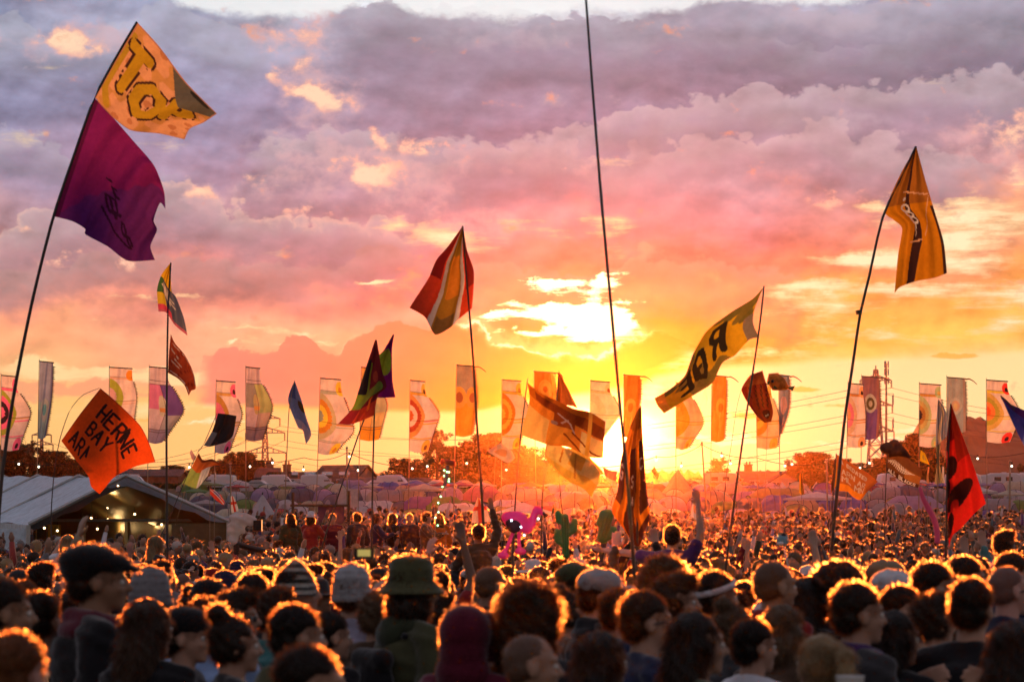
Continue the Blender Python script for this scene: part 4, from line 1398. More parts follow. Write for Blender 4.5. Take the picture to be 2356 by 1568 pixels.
def marquee():
    d = 86.0
    o = empty('marquee', (0, 0, 0))
    tag(o, 'long white marquee with an open dark gable hung with lit bulbs, left edge', 'marquee')
    R = lambda x, y, dd=d: P(x, y, dd)
    a, b, c = R(66, 1207), R(290, 1097), R(526, 1200)          # front left eave, apex, front right eave
    L = 26.0
    back = Vector((-9.5, L, 0.6))
    # canvas roof in sagging bays
    for side, (e0, nm) in enumerate(((a, 'left'), (c, 'right'))):
        V = []
        nu, nv = 40, 10
        for i in range(nu + 1):
            u_ = i / nu
            bay = abs(math.sin(math.pi * u_ * 4))
            for j in range(nv + 1):
                v_ = j / nv
                p = e0.lerp(b, v_) + back * u_
                p.z -= .10 * bay * math.sin(math.pi * v_) + .03 * math.sin(u_ * 40 + v_ * 5)
                V.append(p)
        Fc = [(i * (nv + 1) + j, (i + 1) * (nv + 1) + j, (i + 1) * (nv + 1) + j + 1, i * (nv + 1) + j + 1) for i in range(nu) for j in range(nv)]
        link_mesh('roof_sheet', mesh_np('roof_sheet', V, Fc, True), [M_PVC], o)
    # rafters
    for k in range(5):
        u_ = k / 4
        for e0 in (a, c):
            m = MB().tube([e0 + back * u_ + Vector((0, 0, .02)), b + back * u_ + Vector((0, 0, .05))], .07 if k == 0 else .05, 6)
            m.build('rafter', M_ALU, o)
    for e0 in (a, c):
        for k in range(5):
            q = e0 + back * (k / 4)
            MB().box((q.x, q.y, (q.z + gz(q.y)) / 2), (.12, .12, q.z - gz(q.y))).build('upright', M_ALU, o)
    # walls: left side wall hangs in folds, right part of the gable and the back are closed
    def wall(p0, p1, z1, mat, folds=0.0, n=40, name='side_wall'):
        V = []
        for i in range(n + 1):
            p = p0.lerp(p1, i / n)
            nrm = (p1 - p0).cross(Vector((0, 0, 1))).normalized()
            top = z1(i / n)
            for j in range(5):
                t_ = j / 4
                V.append((p.x + nrm.x * folds * math.sin(i * 1.7) * (1 - t_), p.y + nrm.y * folds * math.sin(i * 1.7) * (1 - t_), gz(p.y) + (top - gz(p.y)) * t_))
        Fc = [(i * 5 + j, (i + 1) * 5 + j, (i + 1) * 5 + j + 1, i * 5 + j + 1) for i in range(n) for j in range(4)]
        return link_mesh(name, mesh_np(name, V, Fc, True), [mat], o)
    wall(a, a + back, lambda t_: a.z + .6 * t_, M_PVC, .12)
    wall(a + Vector((-1.6, -1.5, 0)), a + Vector((-.1, 0, 0)), lambda t_: a.z - .1, M_PVC, .12, 16, 'tied_curtain')
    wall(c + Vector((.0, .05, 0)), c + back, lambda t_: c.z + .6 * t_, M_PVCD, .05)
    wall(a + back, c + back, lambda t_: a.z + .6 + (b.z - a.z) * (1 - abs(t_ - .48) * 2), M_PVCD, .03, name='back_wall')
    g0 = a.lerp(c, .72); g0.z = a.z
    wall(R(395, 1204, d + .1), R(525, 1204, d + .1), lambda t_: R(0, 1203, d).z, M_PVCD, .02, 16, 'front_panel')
    # lining under the roof, a little inside the sheet
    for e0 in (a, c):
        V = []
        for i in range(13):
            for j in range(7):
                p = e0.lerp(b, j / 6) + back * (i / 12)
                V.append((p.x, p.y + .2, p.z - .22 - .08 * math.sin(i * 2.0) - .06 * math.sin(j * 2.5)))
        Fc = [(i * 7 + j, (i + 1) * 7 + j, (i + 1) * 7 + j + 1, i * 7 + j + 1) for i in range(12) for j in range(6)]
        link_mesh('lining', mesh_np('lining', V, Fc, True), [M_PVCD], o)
    MB().tube([R(120, 1196, d + 2), R(470, 1196, d + 2)], .05, 6).build('tie_beam', M_ALU, o)
    MB().tube([R(180, 1165, d + 3), R(290, 1110, d + 3)], .03, 6).tube([R(400, 1165, d + 3), R(290, 1110, d + 3)], .03, 6).build('brace', M_ALU, o)
    MB().tube([R(-60, 1272, d + 18), R(520, 1272, d + 18)], .04, 6).build('bar_rail', M_WOOD, o)
    # bulbs hang from a looping cable
    pos = [(272, 1117), (332, 1148), (283, 1162), (248, 1167), (204, 1167), (160, 1159), (168, 1174), (210, 1191), (118, 1186), (248, 1194), (292, 1198), (72, 1213), (102, 1214), (132, 1220), (224, 1216), (292, 1222), (326, 1212), (372, 1206), (310, 1182), (190, 1210)]
    for i, (x, y) in enumerate(pos):
        dd = d + 3 + (i * 37 % 17)
        p = R(x, y, dd)
        q = empty('hanging_bulb', p)
        tag(q, None, 'bulb', 'lit bulbs hanging in the marquee')
        m = MB().ball((0, 0, 0), .036, 8, 6).build('bulb', M_BULB, q, True)
        MB().tube([(0, 0, .045), (0, 0, .13)], .02, 6).tube([(0, 0, .1), (0, 0, .5)], .006, 4).build('socket', M_WIRE, q)
        where = ['near the apex', 'right of centre under the roof', 'middle of the roof space', 'left of the middle', 'just above the flat cap', 'high on the left side', 'second high on the left side', 'over the raised camera',
                 'far left under the eave', 'right above the flat cap', 'on the beam, centre', 'lowest at the left corner', 'second from the left corner', 'third from the left corner', 'on the back wall, left',
                 'on the back wall, centre', 'on the back wall beside the blonde girl', 'rightmost by the closed panel', 'above the blonde girl', 'above the woman with raised arms'][i]
        q['label'] = 'small lit warm bulb in the marquee, ' + where
    for i, (x, y, dd, e) in enumerate([(250, 1150, d + 6, 26), (170, 1205, d + 9, 22), (350, 1205, d + 9, 22), (260, 1212, d + 14, 26)]):
        ld = bpy.data.lights.new('bulb_light', 'POINT')
        ld.energy = e; ld.color = (1, .60, .22); ld.shadow_soft_size = .15
        lo = bpy.data.objects.new('bulb_light', ld); COL.objects.link(lo); lo.location = R(x, y, dd)
    # bright hung cloths at the back
    for i, (x, w) in enumerate(((125, 30), (225, 22), (255, 18), (300, 40), (400, 34), (340, 20))):
        V, Fc = sheet(8, 4, lambda u, v: tuple(R(x - w / 2 + w * u, 1206 + 60 * v, d + 19 + .1 * math.sin(u * 9)) ))
        cp = link_mesh('hung_cloth', mesh_np('hung_cloth', V, Fc, True), [principled('hung_cloth_yellow', (.62, .42, .12), .8)], o)


marquee()


# festoon lights above the campsite
def festoon(label, pts, d, poles=True):
    o = empty('festoon_lights', P(pts[0][0], pts[0][1], d))
    tag(o, label, 'string lights', 'festoon light strings')
    base = o.location.copy()
    pp = []
    for i in range(len(pts) - 1):
        for k in range(12):
            t_ = k / 12
            a, b = P(*pts[i], d), P(*pts[i + 1], d)
            p = a.lerp(b, t_); p.z -= .18 * 4 * t_ * (1 - t_)
            pp.append(p - base)
    pp.append(P(*pts[-1], d) - base)
    MB().tube(pp, .012, 4, cap=False).build('cable', M_WIRE, o)
    return o, base


def bulbs(o, base, xy, d):
    for (x, y) in xy:
        p = P(x * SQ, y * SQ, d) - base
        b = MB().ball(p, .038, 8, 6).build('bulb', emis('festoon_bulb', (1, .86, .62), 7.0), o, True)
        MB().tube([p + Vector((0, 0, .05)), p + Vector((0, 0, .16))], .025, 6).build('socket', M_WIRE, b)


def thin_pole(label, x0, y0, x1, y1, d, r=.03, mat=None, name='light_pole', cat='pole'):
    a, b = P(x0, y0, d), P(x1, y1, d)
    a.z = gz(d) - .1
    o = empty(name, (a.x, a.y, a.z))
    tag(o, label, cat, None)
    MB().tube([Vector((0, 0, 0)), b - a], [r * 1.2, r], 8).build('shaft', mat or M_BAMBOO, o, True)
    MB().ball(b - a, r * 1.8, 8, 6).build('cap', mat or M_BAMBOO, o, True)
    return o


f, b_ = festoon('string of festoon bulbs at the left above the marquee and behind the flags', [(-40, 1046), (160, 1066), (440, 1064), (700, 1052), (800, 1040)], 112)
bulbs(f, b_, [(75, 1855), (155, 1866), (757, 1868), (1000, 1865), (1090, 1850), (1214, 1877), (1397, 1825)], 112)
f, b_ = festoon('string of festoon bulbs in front of the big tree mass', [(800, 1040), (960, 1072), (1160, 1060), (1330, 1072), (1510, 1050), (1615, 1022)], 114)
bulbs(f, b_, [(1432, 1880), (1649, 1873), (1709, 1864), (1867, 1852), (2025, 1878), (2625, 1838), (2725, 1862)], 114)
f, b_ = festoon('string of festoon bulbs on the right below the large pylon', [(1615, 1022), (1740, 1052), (1900, 1064), (2030, 1068), (2210, 1048), (2400, 1030)], 113)
bulbs(f, b_, [(2887, 1822), (2922, 1853), (3140, 1862), (3168, 1856), (3440, 1870), (3478, 1851), (3911, 1833), (4047, 1863)], 113)
thin_pole('thin upright festoon pole left of the gabled house', 800, 1210, 798, 1030, 112.5)
thin_pole('thin upright festoon pole left of the small round tree', 1632, 1180, 1615, 1018, 113.4)
thin_pole('pale stout post standing among tents at the right edge', 2322, 1180, 2324, 1062, 118, .04)
thin_pole('thin pale pole right of the bungalow gable', 1905, 1210, 1902, 1060, 112)
thin_pole('short pale pole behind the scaffold frame', 532, 1210, 530, 1066, 116)

# scaffold frame with dark screen, white board, lighting box
o = empty('scaffold_frame', (0, 0, 0))
tag(o, 'dark wooden scaffold frame with a square screen standing over the crowd', 'scaffold')
d = 92
for (x, y0) in ((674, 1132), (803, 1128)):
    MB().tube([P(x, y0, d), Vector((P(x, y0, d).x, d, gz(d)))], .05, 6).build('post', M_WOOD, o)
MB().tube([P(668, 1162, d), P(806, 1162, d)], .045, 6).build('rail', M_WOOD, o)
MB().tube([P(668, 1208, d), P(806, 1206, d)], .04, 6).build('rail', M_WOOD, o)
c = P(762, 1186, d + .1)
MB().box(c, (60 / F * d, .1, 44 / F * d)).build('screen', principled('dark_screen', (.10, .05, .10), .8), o)
o = empty('white_board', P(800, 1145, 140)); tag(o, 'tall pale board standing among tents beside the scaffold frame', 'board')
MB().box((0, 0, 0), (46 / F * 140, .12, 42 / F * 140)).build('panel', principled('pale_board', (.5, .46, .42), .7), o)
for s in (-1, 1):
    MB().tube([(s * .4, .1, -.3), (s * .4, .1, -(P(800, 1145, 140).z - gz(140)))], .04, 6).build('post', M_WOOD, o)
o = empty('paper_sign', P(655, 1203, 80)); tag(o, 'blank white paper sign on a stick above the crowd', 'sign')
MB().box((0, 0, 0), (18 / F * 80, .01, 26 / F * 80)).build('sheet', principled('white_paper', (.75, .73, .7), .8), o)
MB().tube([(0, .02, .1), (0, .02, -.9)], .012, 6).build('stick', M_BAMBOO, o)
o = empty('bunting', (0, 0, 0)); tag(o, 'short string of pale triangular bunting before the tents right of the white sail flag', 'bunting')
pp = [P(1560 + k * 12, 1196 + 6 * math.sin(k * .5), 111) for k in range(12)]
MB().tube(pp, .008, 4).build('cord', M_WIRE, o)
for k in range(11):
    a, b = pp[k], pp[k + 1]
    me = mesh_np('pennant', [a, b, a.lerp(b, .5) + Vector((0, .03, -.25))], [(0, 1, 2)])
    p = link_mesh('pennant', me, [M_TENT], o); p.color = (.8, .7, .66, 1) if k % 2 else (.6, .62, .72, 1)

# ------------------------------------------------------------------ cloth: flags and banners
def crm(pts, n):
    """n samples along a smooth line through pts"""
    pts = np.array(pts, float)
    if len(pts) == 2:
        t = np.linspace(0, 1, n)[:, None]
        return pts[0] * (1 - t) + pts[1] * t
    seg = np.linalg.norm(np.diff(pts, axis=0), axis=1)
    s = np.concatenate([[0], np.cumsum(seg)]); s /= s[-1]
    e = np.vstack([2 * pts[0] - pts[1], pts, 2 * pts[-1] - pts[-2]])
    out = []
    for t in np.linspace(0, 1, n):
        i = min(len(pts) - 2, int(np.searchsorted(s, t, side='right') - 1)); i = max(i, 0)
        w = (t - s[i]) / max(1e-9, s[i + 1] - s[i])
        p0, p1, p2, p3 = e[i], e[i + 1], e[i + 2], e[i + 3]
        m1, m2 = (p2 - p0) * .38, (p3 - p1) * .38
        w2, w3 = w * w, w * w * w
        out.append((2 * w3 - 3 * w2 + 1) * p1 + (w3 - 2 * w2 + w) * m1 + (-2 * w3 + 3 * w2) * p2 + (w3 - w2) * m2)
    return np.array(out)


FONT = {
    'H': [[(0, 0), (0, 1)], [(.8, 0), (.8, 1)], [(0, .5), (.8, .5)]],
    'E': [[(.75, 0), (0, 0), (0, 1), (.75, 1)], [(0, .5), (.6, .5)]],
    'R': [[(0, 1), (0, 0), (.55, 0), (.75, .15), (.75, .35), (.55, .5), (0, .5)], [(.35, .5), (.8, 1)]],
    'N': [[(0, 1), (0, 0), (.8, 1), (.8, 0)]],
    'B': [[(0, .5), (.5, .5), (.7, .35), (.7, .15), (.5, 0), (0, 0), (0, 1), (.55, 1), (.8, .85), (.8, .65), (.5, .5)]],
    'A': [[(0, 1), (.4, 0), (.8, 1)], [(.15, .62), (.65, .62)]],
    'Y': [[(0, 0), (.4, .5), (.8, 0)], [(.4, .5), (.4, 1)]],
    'M': [[(0, 1), (0, 0), (.42, .6), (.84, 0), (.84, 1)]],
    'T': [[(0, 0), (.8, 0)], [(.4, 0), (.4, 1)]],
    'O': [[(.4, 0), (.1, .15), (0, .5), (.1, .85), (.4, 1), (.7, .85), (.8, .5), (.7, .15), (.4, 0)]],
    'P': [[(0, 1), (0, 0), (.55, 0), (.78, .15), (.78, .38), (.55, .52), (0, .52)]],
    'G': [[(.75, .15), (.45, 0), (.1, .15), (0, .5), (.1, .85), (.45, 1), (.78, .85), (.78, .55), (.5, .55)]],
    'L': [[(0, 0), (0, 1), (.7, 1)]],
    'C': [[(.75, .15), (.45, 0), (.1, .15), (0, .5), (.1, .85), (.45, 1), (.75, .85)]],
    'K': [[(0, 0), (0, 1)], [(.75, 0), (0, .55), (.8, 1)]],
    'S': [[(.75, .12), (.4, 0), (.05, .15), (.1, .42), (.65, .55), (.75, .85), (.4, 1), (0, .88)]],
    'D': [[(0, 0), (0, 1), (.45, 1), (.78, .75), (.78, .25), (.45, 0), (0, 0)]],
    'I': [[(.2, 0), (.2, 1)]],
    'n': [[(0, 1), (0, .4)], [(0, .55), (.3, .4), (.6, .5), (.6, 1)]],
    'l': [[(.2, 0), (.2, 1)]],
    'o': [[(.3, .4), (0, .55), (0, .85), (.3, 1), (.6, .85), (.6, .55), (.3, .4)]],
    's': [[(.6, .45), (.3, .4), (.05, .52), (.55, .8), (.5, .97), (.05, .98)]],
    'm': [[(0, 1), (0, .4)], [(0, .55), (.2, .4), (.4, .55), (.4, 1)], [(.4, .55), (.6, .4), (.8, .55), (.8, 1)]],
}


def strokes(U, V, asp, segs, w):
    """1 where (U, V) lies within w of a stroke; asp = width over height of the cloth"""
    m = np.zeros(U.shape, bool)
    for line in segs:
        for (x0, y0), (x1, y1) in zip(line[:-1], line[1:]):
            ax, ay, bx_, by_ = x0 * asp, y0, x1 * asp, y1
            px, py = U * asp, V
            dx_, dy_ = bx_ - ax, by_ - ay
            L = dx_ * dx_ + dy_ * dy_ + 1e-12
            t = np.clip(((px - ax) * dx_ + (py - ay) * dy_) / L, 0, 1)
            m |= (px - ax - dx_ * t) ** 2 + (py - ay - dy_ * t) ** 2 < w * w
    return m


def text_segs(txt, u0, v0, cw, ch, gap=1.15, mirror=False, du=0.0, dv=0.0):
    """letters in cloth coordinates: advance (cw*gap, dv) each"""
    out = []
    for i, ch_ in enumerate(txt):
        if ch_ == ' ': continue
        for line in FONT[ch_]:
            L = []
            for (a, b) in line:
                if mirror: a = .8 - a
                L.append((u0 + (i * gap + a) * cw * (-1 if False else 1) + b * du, v0 + b * ch + i * dv))
            out.append(L)
    return out


def blob(U, V, u, v, ru, rv):
    return ((U - u) / ru) ** 2 + ((V - v) / rv) ** 2 < 1


def wob(U, V, s=1.0):
    return .5 * np.sin(U * 13 * s + V * 7 * s) + .3 * np.sin(U * 29 * s - V * 17 * s + 1) + .2 * np.sin(V * 41 * s + U * 11 * s)


def cloth(name, parent, d, top, bottom, left, right, paint, nu=60, nv=60, folds=None, mat=None, label=None, edge=None, sq=True, tilt=0.0):
    """sheet spanned by four outlines given in source picture units; folds = [(amp, fu, fv, phase)] in metres/waves"""
    k = SQ if sq else 1.0
    T, B = crm(top, nu + 1) * k, crm(bottom, nu + 1) * k
    L, R_ = crm(left, nv + 1) * k, crm(right, nv + 1) * k
    u_ = np.linspace(0, 1, nu + 1)[:, None, None]
    v_ = np.linspace(0, 1, nv + 1)[None, :, None]
    S = (1 - v_) * T[:, None] + v_ * B[:, None] + (1 - u_) * L[None] + u_ * R_[None] - ((1 - u_) * (1 - v_) * T[0] + u_ * (1 - v_) * T[-1] + (1 - u_) * v_ * B[0] + u_ * v_ * B[-1])
    U = np.repeat(u_[:, :, 0], nv + 1, 1); V = np.repeat(v_[:, :, 0], nu + 1, 0)
    folds = folds or [(.06, 1.5, .3, 0), (.03, 3.2, 1.0, 1)]
    D_ = np.full(U.shape, float(d))
    grow = np.minimum(1, U * 4)
    for (a, fu, fv, ph) in folds:
        D_ += a * (.6 if fu < 2.5 else .35) * np.sin((U * fu + V * fv) * 2 * np.pi + ph) * grow
    D_ += tilt * U
    X_ = (S[..., 0] - CX) / F * D_
    Z_ = CAMZ + (HY - S[..., 1]) / F * D_
    base = np.array(parent.location)
    VV = np.stack([X_ - base[0], D_ - base[1], Z_ - base[2]], -1).reshape(-1, 3)
    i, j = np.meshgrid(np.arange(nu), np.arange(nv), indexing='ij')
    a = (i * (nv + 1) + j).ravel()
    Fc = np.stack([a, a + 1, a + nv + 2, a + nv + 1], 1)
    colr = np.clip(paint(U.ravel(), V.ravel()), 0, 1)
    me = mesh_np(name, VV, Fc, True, colr)
    o = link_mesh(name, me, [mat or M_CLOTH], parent)
    if label: o['label'] = label
    return o


def flagpole(parent, pts, d, r, mat=None, name='pole', n=8, taper=.6, dz=0.0):
    """pts in source picture units; last point is carried down to the ground"""
    c = crm(pts, 24) * SQ
    P3 = [P(x, y, d + dz) for x, y in c]
    base = parent.location
    r = r * .56
    rs = [r * (taper + (1 - taper) * i / 23) for i in range(24)]
    return MB().tube([p - base for p in P3], rs, n).build(name, mat or M_POLE, parent, True)


def flag_root(name, label, foot, d, group=None, cat='flag'):
    x, y = foot
    o = empty(name, ((x * SQ - CX) / F * d, d, gz(d)))
    tag(o, label, cat, group)
    return o


def col3(n, c):
    return np.tile(np.array(c, float), (n, 1))


GH = 'flags carried by the crowd'

# --- two flags on the tall left pole
d = 27.0
o = flag_root('tall_flagpole', 'dark leaning pole at the left with a lettered yellow flag over a purple flag', (-20, 2300), d, GH)
flagpole(o, [(548, 88), (470, 220), (378, 392), (300, 610), (212, 872), (130, 1200), (58, 1560), (8, 1900), (-22, 2300)], d, .034)


def p_top(U, V):
    n = len(U)
    c = col3(n, (.66, .33, .19))
    q = wob(U, V)
    c[q > .3] = (.54, .27, .10)
    c[q < -.6] = (.48, .20, .10)
    gold = strokes(U, V, 1, [[(.04, .15), (.04, .8), (.14, .93)]], .04)
    segs = text_segs('T', .10, .22, .23, .46) + text_segs('P', .70, .34, .18, .36) + [[(.45, .40), (.36, .52), (.36, .68), (.45, .78), (.57, .74), (.62, .58), (.56, .44), (.45, .40)]]
    g = strokes(U, V, 1, segs, .052)
    k = strokes(U, V, 1, segs, .078) & (wob(U, V, 2) > -.35)
    c[gold] = (.42, .26, .03)
    c[k] = (.05, .02, .02)
    c[g] = (.46, .27, .02)
    grey = (V < .42) & (U > .45 + V * .70) & (V < (U - .45) * .42 + .28) & (V < .42 - (U - .74) * 1.0)
    c[grey] = (.11, .105, .10)
    c[grey & blob(U, V, .82, .06, .10, .04)] = (.03, .03, .03)
    e = (U < .02) | (V < .02) | (U > .985) | (V > .985)
    c[e] = (.45, .22, .16)
    return c


cloth('flag_cloth', o, d, [(550, 90), (640, 190), (745, 330), (868, 455)], [(378, 388), (430, 450), (520, 520), (640, 535), (738, 558)],
      [(550, 90), (460, 240), (378, 388)], [(868, 455), (815, 490), (760, 515), (738, 558)], p_top, 110, 110, [(.09, 1.4, .7, 0), (.035, 3.3, 1.2, 2)], label='upper flag, salmon with gold painted letters T O P and a folded grey corner')


def p_bloom(U, V):
    n = len(U)
    c = col3(n, (.19, .013, .14))
    c[(U + V * .9 + .04 * wob(U, V)) > .92] = (.12, .018, .16)
    c[U < .05] = (.08, .008, .06)
    seg = []
    def tr(L, u0, v0, s):                     # script runs down the cloth
        return [[(u0 + b * s * .62 + a * s * .78, v0 + a * s * .95 - b * s * .05) for (a, b) in line] for line in L]
    for i, ch in enumerate('ln'):
        seg += tr(FONT[ch], .34 + i * .07, .44 + i * .07, .10)
    for i, ch in enumerate('Bloo'):
        seg += tr(FONT[ch], .40 + i * .095, .60 + i * .055, .15 if ch == 'B' else .13)
    seg += [[(.42, .70), (.60, .82), (.80, .86)]]
    c[strokes(U, V, 1, seg, .011)] = (.035, .008, .04)
    return c


cloth('flag_cloth', o, d + .02, [(378, 392), (430, 445), (530, 560), (615, 660), (655, 760), (662, 835)], [(215, 865), (290, 885), (340, 915), (343, 938), (430, 985), (510, 1042), (620, 1040)],
      [(378, 392), (300, 610), (215, 865)], [(662, 835), (640, 812), (615, 880), (628, 920), (602, 985), (620, 1040)], p_bloom, 110, 110, [(.12, 1.9, .2, 0), (.05, 4.3, .9, 2), (.02, 8, 2, 1)], label='lower flag, deep magenta and purple with dark script lettering In Bloom')

# --- pole with the yellow-blue flag and the rust red flag
d = 40.0
o = flag_root('tall_flagpole', 'upright pole at the left with a yellow and blue flag above a rust red flag', (668, 2300), d, GH)
flagpole(o, [(683, 1050), (672, 1250), (668, 1500), (666, 1800), (670, 2300)], d, .033)


def p_yb(U, V):
    n = len(U)
    c = col3(n, (.10, .10, .16))
    c[V < .30 + .1 * U] = (.75, .40, .02)
    c[(V >= .30 + .1 * U) & (U < .25)] = (.05, .12, .04)
    c[(U < .30) & (V > .62)] = (.60, .38, .03)
    c[blob(U, V, .45, .55, .16, .14)] = (.45, .36, .36)
    c[strokes(U, V, .4, [[(.2, .45), (.7, .62)], [(.3, .40), (.5, .70)], [(.6, .5), (.4, .6), (.7, .7)]], .018)] = (.6, .5, .5)
    c[(V > .84) & (U < .5)] = (.6, .06, .12)
    c[V > .95] = (.5, .10, .16)
    return c


cloth('flag_cloth', o, d, [(678, 1055), (683, 1058)], [(634, 1245), (665, 1250), (700, 1300), (750, 1342)], [(678, 1055), (645, 1100), (628, 1160), (634, 1245)], [(683, 1058), (686, 1160), (705, 1190), (735, 1270), (750, 1342)], p_yb, 50, 80, label='upper flag, yellow at the tip and dark blue and green below')


def p_rust(U, V):
    n = len(U)
    c = col3(n, (.30, .045, .02))
    c[strokes(U, V, .7, [[(.14, .12), (.5, .06), (.93, .10)], [(.1, .9), (.6, .93), (.95, .9)], [(.95, .1), (.95, .5)]], .016)] = (.55, .40, .36)
    c[strokes(U, V, .7, [[(.1, .3), (.3, .34), (.2, .5), (.38, .55)], [(.12, .62), (.35, .66)]], .02)] = (.5, .36, .32)
    c[wob(U, V, 1.3) > .5] = (.2, .025, .015)
    return c


cloth('flag_cloth', o, d, [(683, 1336), (700, 1372), (740, 1420), (766, 1470), (778, 1505)], [(672, 1490), (710, 1512), (738, 1540), (755, 1582)], [(683, 1336), (676, 1410), (672, 1490)], [(778, 1505), (783, 1552), (765, 1562), (755, 1582)], p_rust, 50, 50, label='lower flag, rust red with pale lettering')

# --- the orange flag: HERNE BAY ARMY, its last letters lost in the fold
d = 36.0
o = flag_root('lettered_flag', 'bright orange flag hand lettered HERNE BAY ARM on a bowed thin rod', (208, 2250), d, GH)
flagpole(o, [(398, 1551), (330, 1580), (280, 1640), (245, 1735), (225, 1830), (211, 1950), (204, 2080), (208, 2250)], d, .016, taper=.35)


def p_hb(U, V):
    n = len(U)
    c = col3(n, (.86, .085, .012))
    dark = (.030, .015, .018)
    W = lambda t, u0, v0, ch, dv=0.0: text_segs(t, u0, v0, .118, ch, 1.18, False, .02, dv)
    s = W('HERNE', .17, .15, .21, .012) + W('BAY', .20, .44, .20, .006) + W('AR', .09, .72, .185, .01)
    s += [[(.40, .925), (.40, .74), (.445, .85)]]        # the M breaks off at the fold
    c[strokes(U, V, 1.0, s, .0165)] = dark
    c[strokes(U, V, 1.0, [[(.56, .17), (.63, .36)], [(.555, .16), (.61, .37)]], .02)] = dark
    c[(V < .012) | (U < .012)] = (.5, .04, .01)
    return c


cloth('flag_cloth', o, d, [(402, 1552), (470, 1610), (560, 1700), (598, 1775), (622, 1846)], [(245, 1762), (300, 1835), (352, 1902), (365, 1945), (398, 1975)],
      [(402, 1552), (320, 1655), (245, 1762)], [(622, 1846), (540, 1865), (460, 1905), (420, 1950), (398, 1975)], p_hb, 170, 170, [(.07, 1.1, .6, 0), (.02, 3.1, 2.3, 1)])

# --- small black flag and its stick with the little tricolour
d = 48.0
o = flag_root('leaning_flagpole', 'thin leaning pole with a small black flag above a crumpled orange white and green flag', (600, 2250), d, GH)
flagpole(o, [(868, 1652), (815, 1775), (790, 1810), (740, 1920), (690, 2040), (640, 2150), (600, 2250)], d, .016)


def p_blk(U, V):
    c = col3(len(U), (.045, .035, .035))
    c[(V > .55) & (U < .25)] = (.25, .23, .22)
    return c


cloth('flag_cloth', o, d, [(872, 1652), (905, 1655), (946, 1662)], [(815, 1780), (840, 1785), (905, 1768)], [(872, 1652), (850, 1720), (815, 1780)], [(946, 1662), (932, 1740), (905, 1768)], p_blk, 30, 30, label='small black flag with a grey folded corner')


def p_iri(U, V):
    c = col3(len(U), (.60, .13, .03))
    c[V > .45 + .1 * U] = (.30, .38, .10)
    c[(V > .40) & (U > .45)] = (.70, .66, .66)
    c[V < .12] = (.20, .05, .02)
    return c


cloth('flag_cloth', o, d, [(795, 1810), (812, 1838), (850, 1835), (888, 1858)], [(728, 1930), (760, 1945), (790, 1950), (832, 1900)], [(795, 1810), (760, 1880), (728, 1930)], [(888, 1858), (845, 1865), (832, 1900)], p_iri, 40, 40, label='crumpled flag, brown and orange with a green and a white end')
o = flag_root('small_pennant', 'tiny pink pennant on a stick left of the crumpled orange white and green flag', (700, 2200), 49, GH)
flagpole(o, [(765, 1798), (782, 1840), (760, 1900), (700, 2100)], 49, .008, M_BAMBOO)
cloth('pennant_cloth', o, 49, [(764, 1798), (785, 1828)], [(768, 1838), (776, 1840)], [(764, 1798), (760, 1812), (768, 1838)], [(785, 1828), (776, 1840)], lambda U, V: col3(len(U), (.6, .32, .34)), 12, 12)

# --- light blue pennant
d = 60
o = flag_root('blue_pennant', 'pale blue drooping pennant with a brown disc on a thin upright pole', (1140, 2250), d, GH)
flagpole(o, [(1178, 1522), (1158, 1620), (1150, 1750), (1144, 1900), (1138, 2100)], d, .022, M_BAMBOO)


def p_lb(U, V):
    c = col3(len(U), (.26, .28, .44))
    c[(U < .5) & (V < .35)] = (.12, .14, .28)
    c[blob(U, V, .8, .42, .22, .10)] = (.12, .07, .03)
    c[V > .78] = (.55, .40, .46)
    return c


cloth('flag_cloth', o, d, [(1177, 1525), (1181, 1528)], [(1192, 1710), (1212, 1722), (1224, 1776)], [(1177, 1525), (1158, 1570), (1154, 1612), (1192, 1710)], [(1181, 1528), (1206, 1600), (1224, 1665), (1245, 1735), (1224, 1776)], p_lb, 36, 50)

# --- the pair of colourful flags
d = 44
o = flag_root('colourful_flag', 'red, green and black flag with a scarlet hem on an upright dark pole', (1487, 2300), d, GH)
flagpole(o, [(1504, 1358), (1502, 1500), (1496, 1700), (1490, 1950), (1485, 2300)], d, .028)


def p_rg(U, V):
    c = col3(len(U), (.20, .02, .03))
    c[(U < .42 - .1 * V) & (V > .25)] = (.22, .30, .03)
    c[(U < .30) & (V > .22) & (V < .62)] = (.025, .02, .03)
    c[strokes(U, V, .6, [[(.1, .9), (.45, .62), (.75, .55)]], .07)] = (.20, .27, .04)
    c[(V > .80)] = (.62, .05, .03)
    c[(V > .80) & (U < .35)] = (.28, .02, .03)
    c[blob(U, V, .62, .42, .13, .06)] = (.40, .06, .04)
    c[strokes(U, V, .6, [[(.62, .70), (.72, .86)]], .03)] = (.8, .16, .03)
    return c


cloth('flag_cloth', o, d - .2, [(1500, 1360), (1508, 1362)], [(1352, 1694), (1400, 1697), (1450, 1680), (1496, 1660)], [(1500, 1360), (1470, 1450), (1435, 1560), (1410, 1630), (1352, 1694)],
      [(1508, 1362), (1528, 1480), (1546, 1545), (1512, 1580), (1496, 1660)], p_rg, 70, 90, [(.07, 1.6, .8, 0), (.03, 3, 2, 1)])
o = flag_root('colourful_flag', 'purple flag with a large lime green disc on a slanting dark pole', (1270, 2300), d + 1, GH)
flagpole(o, [(1573, 1338), (1530, 1460), (1470, 1640), (1440, 1720), (1360, 1960), (1290, 2180), (1262, 2300)], d + 1, .025)


def p_pg(U, V):
    c = col3(len(U), (.22, .01, .13))
    c[blob(U, V, .45, .45, .50, .22)] = (.28, .36, .03)
    return c


